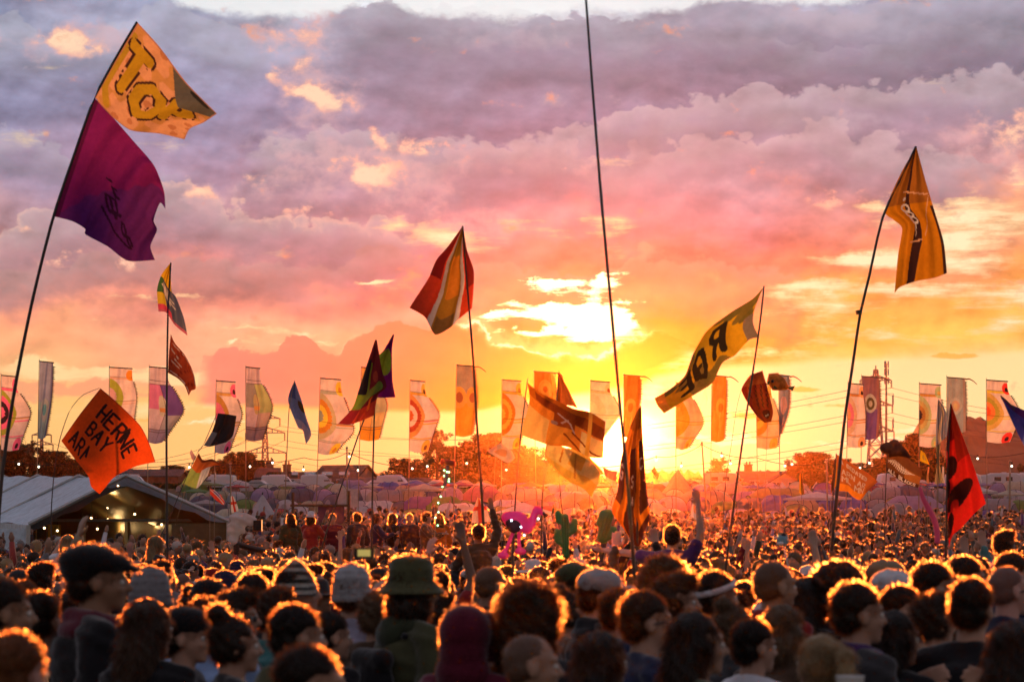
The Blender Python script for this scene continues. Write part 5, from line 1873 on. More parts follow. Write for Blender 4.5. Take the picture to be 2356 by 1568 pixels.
cloth('flag_cloth', o, d + 1, [(1572, 1336), (1577, 1338)], [(1475, 1588), (1530, 1590), (1582, 1588)], [(1572, 1336), (1535, 1400), (1505, 1440), (1475, 1588)], [(1577, 1338), (1568, 1400), (1570, 1520), (1582, 1588)], p_pg, 50, 60)

# --- red, white and amber flag above
d = 32
o = flag_root('striped_flag', 'red flag with white edged amber diagonal band on a tall thin pole', (1935, 2300), d, GH)
flagpole(o, [(1850, 904), (1862, 1060), (1878, 1250), (1892, 1430), (1905, 1650), (1925, 1950), (1945, 2300)], d, .028)


def p_tt(U, V):
    c = col3(len(U), (.70, .05, .02))
    q = U + .02 * wob(U, V, .5)
    c[(q > .26) & (q < .80)] = (.62, .52, .50)
    c[(q > .34) & (q < .70)] = (.34, .16, .02)
    c[(q > .40) & (q < .66) & (V > .28) & (V < .68)] = (.62, .20, .02)
    c[(U < .22) & (V < .60)] = (.22, .012, .012)
    c[(U > .84) & (V < .70)] = (.26, .015, .015)
    c[(V > .86) & (q > .36) & (q < .68)] = (.16, .09, .03)
    return c


cloth('flag_cloth', o, d, [(1850, 905), (1853, 906)], [(1638, 1230), (1700, 1268), (1740, 1337), (1800, 1310), (1830, 1280), (1888, 1232)],
      [(1850, 905), (1792, 985), (1745, 1040), (1715, 1110), (1670, 1180), (1638, 1230)], [(1853, 906), (1868, 1000), (1895, 1080), (1894, 1160), (1888, 1232)], p_tt, 90, 90, [(.10, 1.5, .1, 0), (.04, 3.4, .6, 1)])

# --- the very tall pole out of the top of the frame
d = 18
o = flag_root('tall_bare_pole', 'very tall dark pole rising out of the top of the picture', (2535, 2400), d, GH, 'flagpole')
flagpole(o, [(2300, -560), (2344, 0), (2372, 380), (2405, 790), (2440, 1180), (2478, 1600), (2512, 1950), (2545, 2400)], d, .021, taper=.55)

# --- furled flag on it
d = 26
o = flag_root('furled_flag', 'tall furled orange and brown lettered flag hanging beside the very tall pole', (2548, 2400), d, GH)
flagpole(o, [(2562, 1622), (2558, 1800), (2552, 2000), (2548, 2180), (2545, 2400)], d, .022)


def p_furl(U, V):
    c = col3(len(U), (.85, .24, .02))
    dk = (.10, .025, .02)
    q = U + .03 * np.sin(V * 9)
    c[(q < .18) & (V > .38) & (V < .72)] = dk
    c[(q > .34) & (q < .60) & (V > .30)] = dk
    c[(q > .34) & (q < .60) & (V <= .30)] = (.5, .12, .02)
    c[(q > .78) & (V > .28) & (V < .86)] = dk
    c[(V < .18)] = (.45, .12, .02)
    s = text_segs('G', .03, .45, .12, .10) + text_segs('S', .42, .50, .10, .07) + text_segs('C', .80, .44, .14, .08) + text_segs('A', .42, .64, .10, .07) + text_segs('O', .42, .78, .1, .07)
    c[strokes(U, V, .45, s, .006)] = (.5, .36, .42)
    c[V > .93] = (.12, .03, .02)
    return c


cloth('flag_cloth', o, d, [(2558, 1625), (2566, 1627)], [(2505, 2120), (2535, 2175), (2560, 2180), (2580, 2120), (2605, 2070)],
      [(2558, 1625), (2520, 1710), (2485, 1830), (2470, 1960), (2448, 2045), (2505, 2120)], [(2566, 1627), (2572, 1760), (2584, 1930), (2600, 2060), (2605, 2070)], p_furl, 70, 120, [(.16, 2.2, .1, 0), (.05, 5, .3, 1)])

# --- camouflage yellow flag with mirrored letters
d = 34
o = flag_root('lettered_flag', 'long yellow camouflage flag with mirrored black letters streaming left from its pole', (2895, 2350), d, GH)
flagpole(o, [(3056, 1143), (3045, 1250), (3028, 1380), (3000, 1560), (2972, 1750), (2940, 1980), (2905, 2250), (2895, 2350)], d, .028)


def p_rgh(U, V):
    c = col3(len(U), (.66, .34, .015))
    camo = (wob(U * 1.3, V * .8, .55) + (np.abs(V - .5) - .22) * 1.6 > .18)
    c[camo] = (.22, .15, .03)
    c[wob(U + 2, V * .8, .7) > .55] = (.17, .13, .03)
    blk = (.035, .025, .015)
    s = text_segs('R', .30, .20, .13, .58) + text_segs('G', .50, .20, .13, .58) + text_segs('E', .70, .22, .12, .56) + text_segs('I', .60, .30, .10, .4)
    c[strokes(U, V, 1.9, s, .052)] = blk
    c[(U > .93)] = (.80, .28, .03)
    c[(U < .10) & (V > .5)] = (.22, .16, .12)
    return c


# the cloth is pulled taut at two corners of the pole and sags away between them
cloth('flag_cloth', o, d, [(3053, 1150), (3010, 1195), (2930, 1245), (2830, 1320), (2775, 1410), (2740, 1500), (2680, 1555), (2618, 1592)], [(3035, 1348), (2995, 1360), (2940, 1420), (2890, 1450), (2850, 1530), (2790, 1570), (2725, 1610), (2656, 1652)],
      [(3053, 1150), (3020, 1230), (3012, 1290), (3035, 1348)], [(2618, 1592), (2630, 1620), (2656, 1652)], p_rgh, 150, 70, [(.12, 1.6, .1, 0), (.05, 3.4, .8, 1), (.02, 7, 2, 0)])

# --- red lettered flag and fish kite to its right
d = 52
o = flag_root('red_flag', 'dark red flag with faint print leaning across the yellow flag pole', (2890, 2250), d, GH)
flagpole(o, [(3052, 1482), (2995, 1505), (2966, 1556), (2945, 1640), (2925, 1780), (2900, 1950), (2885, 2250)], d, .014, taper=.4)


def p_red(U, V):
    c = col3(len(U), (.42, .03, .012))
    c[(wob(U, V, 2.2) > .25) & (U > .25) & (V > .2) & (V < .7)] = (.14, .02, .012)
    c[blob(U, V, .6, .82, .22, .10)] = (.12, .012, .01)
    c[strokes(U, V, .6, [[(.5, .86), (.7, .84)]], .012)] = (.5, .3, .3)
    c[(V < .25)] = (.55, .08, .02)
    return c


cloth('flag_cloth', o, d, [(3000, 1500), (3050, 1481)], [(3058, 1690), (3085, 1685)], [(3000, 1500), (2966, 1556), (2990, 1610), (3025, 1660), (3058, 1690)], [(3050, 1481), (3068, 1545), (3092, 1640), (3085, 1685)], p_red, 50, 60)
o = flag_root('fish_windsock', 'orange stuffed fish windsock with green fins flying beside the red flag', (3060, 2250), 54, GH, 'windsock')
b0 = Q(3068, 1545, 54)
mb = MB()
pts = [Q(3069, 1530, 54), Q(3080, 1523, 54), Q(3100, 1525, 54), Q(3125, 1536, 54), Q(3145, 1548, 54), Q(3158, 1550, 54)]
mb.tube([p - o.location for p in pts], [.02, .14, .17, .13, .06, .02], 12)
mb.build('body', principled('fish_orange', (.60, .16, .02), .7, .2, .3, 12), o, True)
for lbl, q in (('tail_fin', [(3152, 1548), (3180, 1542), (3172, 1562)]), ('belly_fin', [(3098, 1540), (3110, 1552), (3094, 1550)]), ('nose', [(3069, 1525), (3080, 1523), (3076, 1538)])):
    a = [Q(x, y, 53.8) - o.location for x, y in q]
    b = [p + Vector((0, .12, 0)) for p in a]
    link_mesh(lbl, mesh_np(lbl, a + b, [(0, 1, 2), (5, 4, 3), (0, 3, 4, 1), (1, 4, 5, 2), (2, 5, 3, 0)]), [principled('fish_green', (.06, .10, .03), .7)], o)
MB().ball(Q(3090, 1524, 53.8) - o.location, .03, 8, 6).build('eye', M_WIRE, o)
flagpole(o, [(3078, 1545), (3070, 1700), (3062, 1900), (3058, 2200)], 54, .010, M_BAMBOO)

# --- the white and orange flags in front of the sun
d = 38
o = flag_root('white_flag', 'large orange and white flag with a black diagonal streaming right in front of the sun', (2050, 2300), d, GH)
flagpole(o, [(2111, 1512), (2100, 1600), (2083, 1738), (2070, 1880), (2058, 2060), (2045, 2300)], d, .022)


def p_wf(U, V):
    c = col3(len(U), (.86, .24, .025))
    dk = (.30, .05, .01)
    q = V - (.10 + .28 * U)
    c[(q < .10)] = (.62, .13, .012)
    c[(U < .30) & (q > .3)] = (.92, .46, .12)
    c[(np.abs(q) < .06 + .10 * U) & (U > .1)] = dk
    c[(U > .34) & (U < .62) & (q < .34) & (q > -.1)] = (.34, .06, .012)
    c[(U > .30) & (U < .60) & (V > .55) & (V < .95)] = (.85, .28, .03)
    c[blob(U, V, .36, .50, .05, .05)] = (.34, .18, .14)
    c[strokes(U, V, 1.5, [[(.40, .28), (.56, .42), (.62, .62)], [(.45, .46), (.52, .36)]], .016)] = (.62, .40, .34)
    c[(U > .70) & (q > .20)] = (.95, .56, .18)  # sunlit patch at the lower right, put into the cloth colour
    c[strokes(U, V, 1.5, [[(.60, .62), (.78, .82), (.97, .97)], [(.50, .7), (.72, .98)]], .02)] = dk
    c[(U > .78) & (U < .83)] = (.9, .40, .05)
    return c


cloth('flag_cloth', o, d, [(2110, 1530), (2160, 1570), (2225, 1600), (2290, 1632), (2360, 1648), (2422, 1685)], [(2084, 1738), (2130, 1755), (2200, 1780), (2265, 1785), (2320, 1808), (2360, 1828), (2412, 1830)],
      [(2110, 1530), (2118, 1590), (2110, 1640), (2095, 1690), (2084, 1738)], [(2422, 1685), (2416, 1760), (2412, 1830)], p_wf, 110, 80, [(.13, 2.0, .4, 0), (.05, 4.6, 1.2, 1)])
o = flag_root('orange_flag', 'narrow orange pointed flag rising behind the large white and orange flag', (2160, 2300), 46, GH)
flagpole(o, [(2236, 1483), (2228, 1600), (2218, 1750), (2180, 1900), (2168, 2000), (2165, 2300)], 46, .02)
cloth('flag_cloth', o, 46, [(2234, 1488), (2239, 1490)], [(2224, 1640), (2270, 1620), (2310, 1630)], [(2234, 1488), (2228, 1570), (2224, 1640)], [(2239, 1490), (2275, 1560), (2310, 1630)],
      lambda U, V: col3(len(U), (.75, .17, .03)) * (1 - .6 * ((U < .22))[:, None]), 30, 40)
o = flag_root('cream_flag', 'cream and gold translucent flag drooping below the large white flag', (2165, 2300), 42, GH)
flagpole(o, [(2188, 1770), (2180, 1830), (2172, 1960), (2166, 2100), (2162, 2300)], 42, .018)


def p_cr(U, V):
    c = col3(len(U), (.92, .54, .14))
    c[(V + .25 * U) > .78] = (.88, .44, .06)
    c[(U > .42) & (U < .66) & (V < .5)] = (.85, .34, .04)
    c[strokes(U, V, 1.2, [[(.28, .1), (.30, .6)], [(.48, .0), (.62, .8)]], .02)] = (.6, .2, .03)
    return c


cloth('flag_cloth', o, 42, [(2188, 1772), (2250, 1785), (2310, 1815), (2370, 1850), (2405, 1892)], [(2182, 1830), (2225, 1880), (2275, 1925), (2330, 1950), (2365, 1986)], [(2188, 1772), (2180, 1800), (2182, 1830)], [(2405, 1892), (2392, 1930), (2365, 1986)], p_cr, 70, 50, [(.1, 2.4, .4, 0)])
o = flag_root('cream_flag', 'long gold flag tail right of the cream one, ending below the sun', (2242, 2300), 45, GH)
flagpole(o, [(2232, 1785), (2236, 1900), (2245, 2010), (2252, 2080), (2255, 2300)], 45, .02)
cloth('flag_cloth', o, 45, [(2268, 1790), (2320, 1800), (2360, 1830)], [(2340, 1920), (2380, 1900), (2418, 1895)], [(2268, 1790), (2300, 1860), (2340, 1920)], [(2360, 1830), (2400, 1870), (2418, 1895)],
      lambda U, V: np.where((V > .7)[:, None], col3(len(U), (.75, .28, .03)), col3(len(U), (.90, .42, .06))), 40, 40)
o = flag_root('small_dark_flag', 'small dusky flag peeping out left of the furled orange flag', (2400, 2300), 58, GH)
flagpole(o, [(2410, 1862), (2440, 1930), (2460, 1990)], 58, .012)
cloth('flag_cloth', o, 58, [(2410, 1864), (2440, 1880), (2470, 1884)], [(2422, 1915), (2440, 1930), (2462, 1942)], [(2410, 1864), (2422, 1915)], [(2470, 1884), (2462, 1942)], lambda U, V: np.where((V > .7)[:, None], col3(len(U), (.8, .5, .3)), col3(len(U), (.38, .14, .10))), 24, 24)

# --- amber and black flag high on the right
d = 30
o = flag_root('amber_flag', 'amber flag with black centre band and white script on a tall bowed pole', (3318, 2350), d, GH)
flagpole(o, [(3664, 586), (3600, 720), (3540, 842), (3510, 950), (3478, 1100), (3440, 1260), (3412, 1450), (3378, 1680), (3350, 1950), (3322, 2240), (3312, 2350)], d, .034)


def p_am(U, V):
    c = col3(len(U), (.52, .19, .01))
    c[V < .42] = (.30, .11, .02)
    band = (U > .40 + .05 * np.sin(V * 5) - .12 * np.clip(V - .4, 0, 1)) & (U < .52 + .04 * V - .55 * np.clip(V - .72, 0, 1))
    c[band] = (.035, .015, .018)
    c[(U > .93) & (V > .45)] = (.05, .022, .02)
    s = []
    for i in range(3):
        s += [[(.435 + .075 * math.cos(a * .5236), .455 + i * .055 + .026 * math.sin(a * .5236)) for a in range(13)]]
    s += text_segs('l', .40, .60, .05, .03) + [[(.40, .385), (.44, .38)]]
    c[strokes(U, V, .85, s, .009)] = (.62, .58, .66)
    c[strokes(U, V, .85, [[(.39, .635), (.42, .66), (.40, .68)]], .006)] = (.5, .4, .4)
    c[strokes(U, V, .85, [[(.36, .33), (.7, .35), (.96, .37)], [(.96, .38), (.75, .55), (.62, .68)], [(.30, .72), (.55, .71)]], .005)] = (.60, .34, .22)
    return c


cloth('flag_cloth', o, d, [(3662, 590), (3667, 591)], [(3578, 1172), (3600, 1148), (3660, 1125), (3740, 1110), (3788, 1092)], [(3662, 590), (3600, 700), (3540, 842), (3575, 880), (3608, 915), (3592, 1020), (3578, 1172)],
      [(3667, 591), (3700, 715), (3740, 850), (3775, 970), (3788, 1092)], p_am, 110, 120, [(.10, 1.3, .0, 0), (.04, 3.5, .4, 1)])
MB().tube([Q(3434, 1240, d) - o.location, Q(3437, 1256, d) - o.location], .032, 8).build('knot', M_POLE, o)

# --- orange rag flag with white lettering
d = 40
o = flag_root('rag_flag', 'orange rag flag with white painted words and figures beside the dark leaning pole', (3330, 2300), d, GH)
flagpole(o, [(3345, 1812), (3340, 1900), (3332, 2000), (3322, 2300)], d, .02)


def p_rag(U, V):
    c = col3(len(U), (.50, .12, .03))
    c[V > .78] = (.85, .24, .02)
    wt = (.66, .46, .36)
    s = text_segs('A DDATES ARM'.replace('DDATES', 'DEDATED')[:10], .10, .10, .062, .10, 1.2, False, 0, .012)
    s += text_segs('ARN', .12, .34, .11, .16) + text_segs('ML', .12, .56, .13, .15) + text_segs('AR', .55, .40, .10, .18) + text_segs('MN', .50, .62, .12, .15)
    c[strokes(U, V, 1.0, s, .012)] = wt
    return c


cloth('flag_cloth', o, d, [(3345, 1815), (3400, 1850), (3470, 1890), (3512, 1925)], [(3352, 1962), (3390, 1965), (3410, 1985), (3440, 1998), (3470, 1965)], [(3345, 1815), (3350, 1890), (3352, 1962)], [(3512, 1925), (3490, 1945), (3470, 1965)], p_rag, 100, 80, [(.08, 1.4, .3, 0)])
o = flag_root('dark_pennant', 'slim dark and orange pennant left of the orange rag flag', (3310, 2300), 55, GH)
flagpole(o, [(3340, 1830), (3330, 1950), (3318, 2200)], 55, .012)
cloth('flag_cloth', o, 55, [(3338, 1832), (3345, 1834)], [(3322, 1975), (3345, 1940)], [(3338, 1832), (3330, 1900), (3322, 1975)], [(3345, 1834), (3349, 1880), (3345, 1940)], lambda U, V: np.where((U > .5)[:, None], col3(len(U), (.7, .3, .03)), col3(len(U), (.10, .04, .03))), 16, 24)
o = flag_root('dark_pennant', 'slim yellow and brown pennant in front of the lime tunnel tent, right of the bungalow', (3215, 2300), 70, GH)
flagpole(o, [(3202, 1890), (3206, 1960), (3212, 2150)], 70, .012)
cloth('flag_cloth', o, 70, [(3200, 1892), (3204, 1894)], [(3196, 1968), (3208, 1978), (3218, 1974)], [(3200, 1892), (3197, 1930), (3196, 1968)], [(3204, 1894), (3214, 1940), (3218, 1974)], lambda U, V: np.where((U < .5)[:, None], col3(len(U), (.7, .34, .03)), col3(len(U), (.12, .05, .02))), 12, 24)

# --- brown fern flag
d = 46
o = flag_root('fern_flag', 'dark brown flag with a white fern and the words ALL BLACKS below it', (3540, 2300), d, GH)
flagpole(o, [(3550, 1800), (3545, 1900), (3540, 2050), (3534, 2300)], d, .02)


def p_fern(U, V):
    c = col3(len(U), (.16, .05, .02))
    c[(V > .42) & (U > .55)] = (.38, .12, .03)
    c[V > .80] = (.07, .02, .015)
    wt = (.72, .60, .55)
    s = []
    for k in range(15):
        t_ = k / 14
        x, y = .08 + .74 * t_, .50 - .02 * t_ + .10 * math.sin(t_ * 3.1)
        L = .13 * math.sin(math.pi * min(1, t_ * .9 + .12))
        s += [[(x, y), (x - .03, y - L)], [(x, y), (x - .03, y + L * .9)]]
    c[strokes(U, V, 1.2, s, .013)] = wt
    c[strokes(U, V, 1.2, [[(.08, .50), (.40, .60), (.82, .48)]], .012)] = wt
    t = text_segs('ALL BLACKS', .06, .83, .072, .12, 1.2)
    c[strokes(U, V, 1.2, t, .013)] = wt
    return c


cloth('flag_cloth', o, d, [(3552, 1800), (3590, 1790), (3640, 1838), (3690, 1878)], [(3546, 1884), (3590, 1915), (3630, 1938), (3672, 1950)], [(3552, 1800), (3548, 1840), (3546, 1884)], [(3690, 1878), (3684, 1910), (3672, 1950)], p_fern, 110, 80, [(.07, 1.5, .3, 0)])
mb = MB()
mb.ball(Q(3552, 1792, d) - o.location, (.13, .12, .10), 14, 10)
mb.ball(Q(3577, 1779, d) - o.location, (.10, .10, .09), 14, 10)
mb.tube([Q(3555, 1800, d) - o.location, Q(3600, 1800, d) - o.location, Q(3640, 1828, d) - o.location], [.12, .10, .02], 10)
mb.build('puffed_hood', principled('brown_felt', (.13, .05, .03), .9, .1, .3, 6, .4, 12), o, True)

# --- big red and black flag
d = 30
o = flag_root('red_black_flag', 'large bright red flag with black painted shapes hanging down at the right', (3785, 2350), d, GH)
flagpole(o, [(3803, 1614), (3796, 1750), (3790, 1900), (3786, 2050), (3782, 2350)], d, .022)


def p_rb(U, V):
    c = col3(len(U), (.75, .02, .015))
    c[V < .30] = (.22, .01, .012)
    c[(V < .5) & (U > .55)] = (.40, .02, .012)
    bl = (.035, .008, .01)
    k = blob(U, V, .15, .31, .14, .04) | blob(U, V, .26, .49, .28, .085) | (blob(U, V, .45, .74, .42, .09) & ~blob(U, V, .30, .80, .12, .05)) | blob(U, V, .10, .62, .12, .06) | blob(U, V, .12, .88, .16, .07)
    c[k] = bl
    c[(U < .02)] = (.1, .01, .01)
    return c


cloth('flag_cloth', o, d, [(3801, 1616), (3806, 1617)], [(3795, 2190), (3812, 2140), (3850, 2105), (3900, 2050), (3944, 2012)], [(3801, 1616), (3788, 1750), (3785, 1900), (3790, 2060), (3795, 2190)], [(3806, 1617), (3850, 1740), (3900, 1880), (3944, 2012)], p_rb, 80, 110, [(.10, 1.2, .5, 0), (.03, 3, 1, 1)])

# --- drooping pale flags by it
d = 62
for (lb, x0, pts, colr) in (
        ('thin draped blue grey flag hanging beside the big red and black flag', 3752, ([(3752, 1600), (3758, 1602)], [(3742, 1790), (3790, 1740)], [(3752, 1600), (3745, 1690), (3742, 1790)], [(3758, 1602), (3785, 1650), (3790, 1740)]), (.24, .22, .30)),
        ('thin draped cream and green flag hanging below the blue grey one', 3748, ([(3745, 1775), (3762, 1775)], [(3738, 1935), (3775, 1930)], [(3745, 1775), (3748, 1850), (3738, 1935)], [(3762, 1775), (3758, 1850), (3775, 1930)]), (.45, .36, .22))):
    o = flag_root('draped_flag', lb, (x0, 2300), d, GH)
    flagpole(o, [(x0 + 2, pts[0][0][1] - 4), (x0 + 2, 1800), (x0, 2000), (x0 - 2, 2250)], d, .018, M_BAMBOO)
    cloth('flag_cloth', o, d, *pts, (lambda cc: (lambda U, V: np.where((np.abs(U - .5 - .2 * np.sin(V * 6)) < .12)[:, None], col3(len(U), (.6, .42, .30)), col3(len(U), cc))))(colr), 30, 50, [(.10, 2.2, .3, 0)])
o = flag_root('draped_flag', 'small pink feather flag right of the thin draped flags', (3776, 2300), 66, GH)
flagpole(o, [(3770, 1862), (3774, 1950), (3776, 2200)], 66, .012, M_BAMBOO)
cloth('flag_cloth', o, 66, [(3768, 1864), (3776, 1866)], [(3770, 1930), (3778, 1932)], [(3768, 1864), (3770, 1930)], [(3776, 1866), (3778, 1932)], lambda U, V: col3(len(U), (.7, .6, .6)), 10, 16)

# --- blue flag coming in from the right edge
d = 28
o = flag_root('blue_flag', 'blue and violet flag entering at the right picture edge', (4180, 2350), d, GH)
flagpole(o, [(4002, 1582), (4060, 1640), (4130, 1800), (4170, 2100), (4185, 2350)], d, .02)


def p_bl(U, V):
    c = col3(len(U), (.045, .05, .30))
    c[V < .28] = (.07, .02, .14)
    c[(U > .55) & (V > .5)] = (.16, .18, .50)
    return c


cloth('flag_cloth', o, d, [(4003, 1584), (4040, 1614), (4120, 1650), (4200, 1690)], [(4010, 1600), (4055, 1700), (4090, 1770), (4160, 1900)], [(4003, 1584), (4004, 1592), (4010, 1600)], [(4200, 1690), (4190, 1800), (4160, 1900)], p_bl, 50, 40)

# --- small kites and flags in the background
SM = [
    ('yellow_kite', 'small yellow kite like flag right of the fern flag', 64, (3678, 1795), ([(3682, 1798), (3700, 1812)], [(3680, 1842), (3718, 1858)], [(3682, 1798), (3680, 1842)], [(3700, 1812), (3718, 1858)]), (.75, .42, .02), (.5, .3, .05), (3675, 2250)),
    ('wavy_flag', 'small wavy pale orange flag below the yellow kite flag', 70, (3712, 1864), ([(3712, 1866), (3718, 1868)], [(3706, 1930), (3716, 1934)], [(3712, 1866), (3708, 1900), (3706, 1930)], [(3718, 1868), (3714, 1900), (3716, 1934)]), (.7, .42, .22), (.4, .4, .1), (3708, 2250)),
    ('union_flag', 'small red and blue flag with white crosses right of the marquee', 66, (838, 1928), ([(840, 1952), (870, 1965), (888, 1985)], [(840, 1975), (865, 2000), (895, 2020)], [(840, 1952), (840, 1975)], [(888, 1985), (898, 2005), (895, 2020)]), (.70, .06, .04), (.12, .08, .30), (840, 2200)),
    ('cross_flag', 'small white flag with a red cross hanging right of the red and blue flag', 66, (922, 1978), ([(924, 1982), (936, 1984)], [(926, 2050), (956, 2042)], [(924, 1982), (922, 2015), (926, 2050)], [(936, 1984), (946, 2010), (956, 2042)]), (.72, .68, .68), (.6, .05, .04), (926, 2200)),
    ('small_pennant', 'tiny white pennant left of the red and blue flag, above the marquee slope', 70, (860, 1888), ([(860, 1890), (864, 1892)], [(858, 1916), (868, 1920)], [(860, 1890), (858, 1916)], [(864, 1892), (868, 1920)]), (.75, .7, .7), (.7, .6, .6), (856, 2200)),
    ('cross_flag', 'pale pink sail shaped flag with a red cross left of the raised hand', 56, (1912, 1985), ([(1910, 1990), (1920, 1992)], [(1886, 2090), (1965, 2085)], [(1910, 1990), (1892, 2040), (1886, 2090)], [(1920, 1992), (1945, 2030), (1965, 2085)]), (.72, .42, .38), (.62, .06, .04), (1900, 2250)),
    ('sail_flag', 'white sail shaped flag with a red mark right of the furled orange flag', 60, (2781, 1978), ([(2778, 1984), (2783, 1982)], [(2763, 2062), (2792, 2084)], [(2778, 1984), (2768, 2020), (2763, 2062)], [(2783, 1982), (2794, 2030), (2792, 2084)]), (.72, .55, .62), (.8, .3, .12), (2775, 2250)),
    ('white_flag', 'faint white flag blowing right, in front of the big tree mass', 80, (1985, 1772), ([(1950, 1800), (2005, 1770), (2010, 1790)], [(1955, 1808), (2030, 1850), (2062, 1830)], [(1950, 1800), (1955, 1808)], [(2010, 1790), (2045, 1800), (2062, 1830)]), (.60, .40, .30), (.5, .22, .10), (1960, 2250)),
    ('gold_pennant', 'small gold pennant flying right of the sun near the low trees', 84, (2615, 1862), ([(2604, 1882), (2618, 1864)], [(2620, 1905), (2632, 1918)], [(2604, 1882), (2620, 1905)], [(2618, 1864), (2636, 1900), (2632, 1918)]), (.8, .5, .15), (.6, .3, .06), (2600, 2250)),
    ('small_flag', 'small white and orange flag on a stick right of the bungalow gable', 76, (2955, 1900), ([(2955, 1905), (2976, 1915)], [(2952, 1920), (2965, 1932)], [(2955, 1905), (2952, 1920)], [(2976, 1915), (2965, 1932)]), (.75, .5, .3), (.6, .25, .06), (2945, 2250)),
    ('small_flag', 'little white flag with a red figure beside the light wand', 74, (1815, 1920), ([(1818, 1932), (1830, 1938)], [(1816, 1948), (1826, 1956)], [(1818, 1932), (1816, 1948)], [(1830, 1938), (1826, 1956)]), (.7, .5, .4), (.3, .3, .1), (1812, 2250)),
]
for (nm, lb, d, tip, pts, c1, c2, foot) in SM:
    o = flag_root(nm, lb, foot, d, GH)
    flagpole(o, [tip, ((tip[0] * 2 + foot[0]) / 3, (tip[1] * 2 + foot[1]) / 3), foot], d, .014, M_BAMBOO)

    def ps(U, V, c1=c1, c2=c2, nm=nm):
        c = col3(len(U), c1)
        if nm == 'cross_flag':
            c[(np.abs(U - .5) < .14) | (np.abs(V - .45) < .10)] = c2
        elif nm == 'union_flag':
            c[(U < .75) & (V < .55) & (U > .25)] = c2
            c[strokes(U, V, 1.5, [[(.0, .2), (.95, .85)], [(.2, .0), (1.0, .5)]], .05)] = (.7, .66, .66)
        else:
            c[blob(U, V, .5, .55, .25, .22)] = c2
        return c
    cloth('flag_cloth', o, d, *pts, ps, 30, 36, [(.05, 1.5, .5, 0)])

# ------------------------------------------------------------------ the tall festival banners
M_BPOLE = principled('banner_pole', (.34, .24, .13), .5, .4, .15, 3)
WHT = (.72, .50, .50)


def ban_paint(style, pal, seed):
    base, rings, bandc, tab = pal

    def f(U, V):
        c = col3(len(U), base)
        if style == 'A':
            for (v0, v1, k) in ((.155, .20, 0), (.57, .585, 1), (.60, .625, 0), (.80, .825, 0)):
                c[(V > v0) & (V < v1)] = bandc[k % len(bandc)]
            for i, r in enumerate(rings):
                q = 1 - i / len(rings)
                w_ = .02 * np.sin(V * 120) * (i % 2)
                c[((U / (.52 * q + w_)) ** 2 + ((V - .50) / (.31 * q)) ** 2) < 1] = r
            for (u0, v0) in ((.92, .12), (.80, .93)):
                c[blob(U, V, u0, v0, .20, .095)] = tab[0]
                c[blob(U, V, u0, v0 + .01, .08, .035)] = tab[1]
            ln = (np.abs(V - .15) < .004) | (np.abs(V - .83) < .004) | (np.abs(V - .57) < .004)
            c[ln] = np.array(c[ln]) * .35
        elif style == 'B':
            c[V > .52] = bandc[0]
            for (u0, v0) in tab:
                for i, r in enumerate(rings):
                    q = 1 - i / len(rings)
                    c[blob(U, V, u0, v0, .34 * q, .155 * q)] = r
            c[(U > .86)] = bandc[1 % len(bandc)]
        else:
            c[(V > .22) & (U < .48) & (V < .55)] = rings[0]
            c[(V > .22) & (U >= .48) & (V < .62)] = rings[1 % len(rings)]
            c[(V >= .62) & (U > .48)] = rings[2 % len(rings)]
            c[(V > .82)] = rings[3 % len(rings)]
            c[blob(U, V, .42, .50, .13, .14)] = bandc[0]
            c[blob(U, V, .42, .53, .11, .09) & (V > .52) & (V < .58)] = bandc[1 % len(bandc)]
            ln = (np.abs(V - .17) < .004) | (np.abs(V - .22) < .004) | (np.abs(V - .82) < .004) | (np.abs(V - .85) < .003) | ((np.abs(U - .48) < .008) & (V > .22))
            c[ln] = (.10, .05, .06)
        # creases where the silk hangs
        return c
    return f


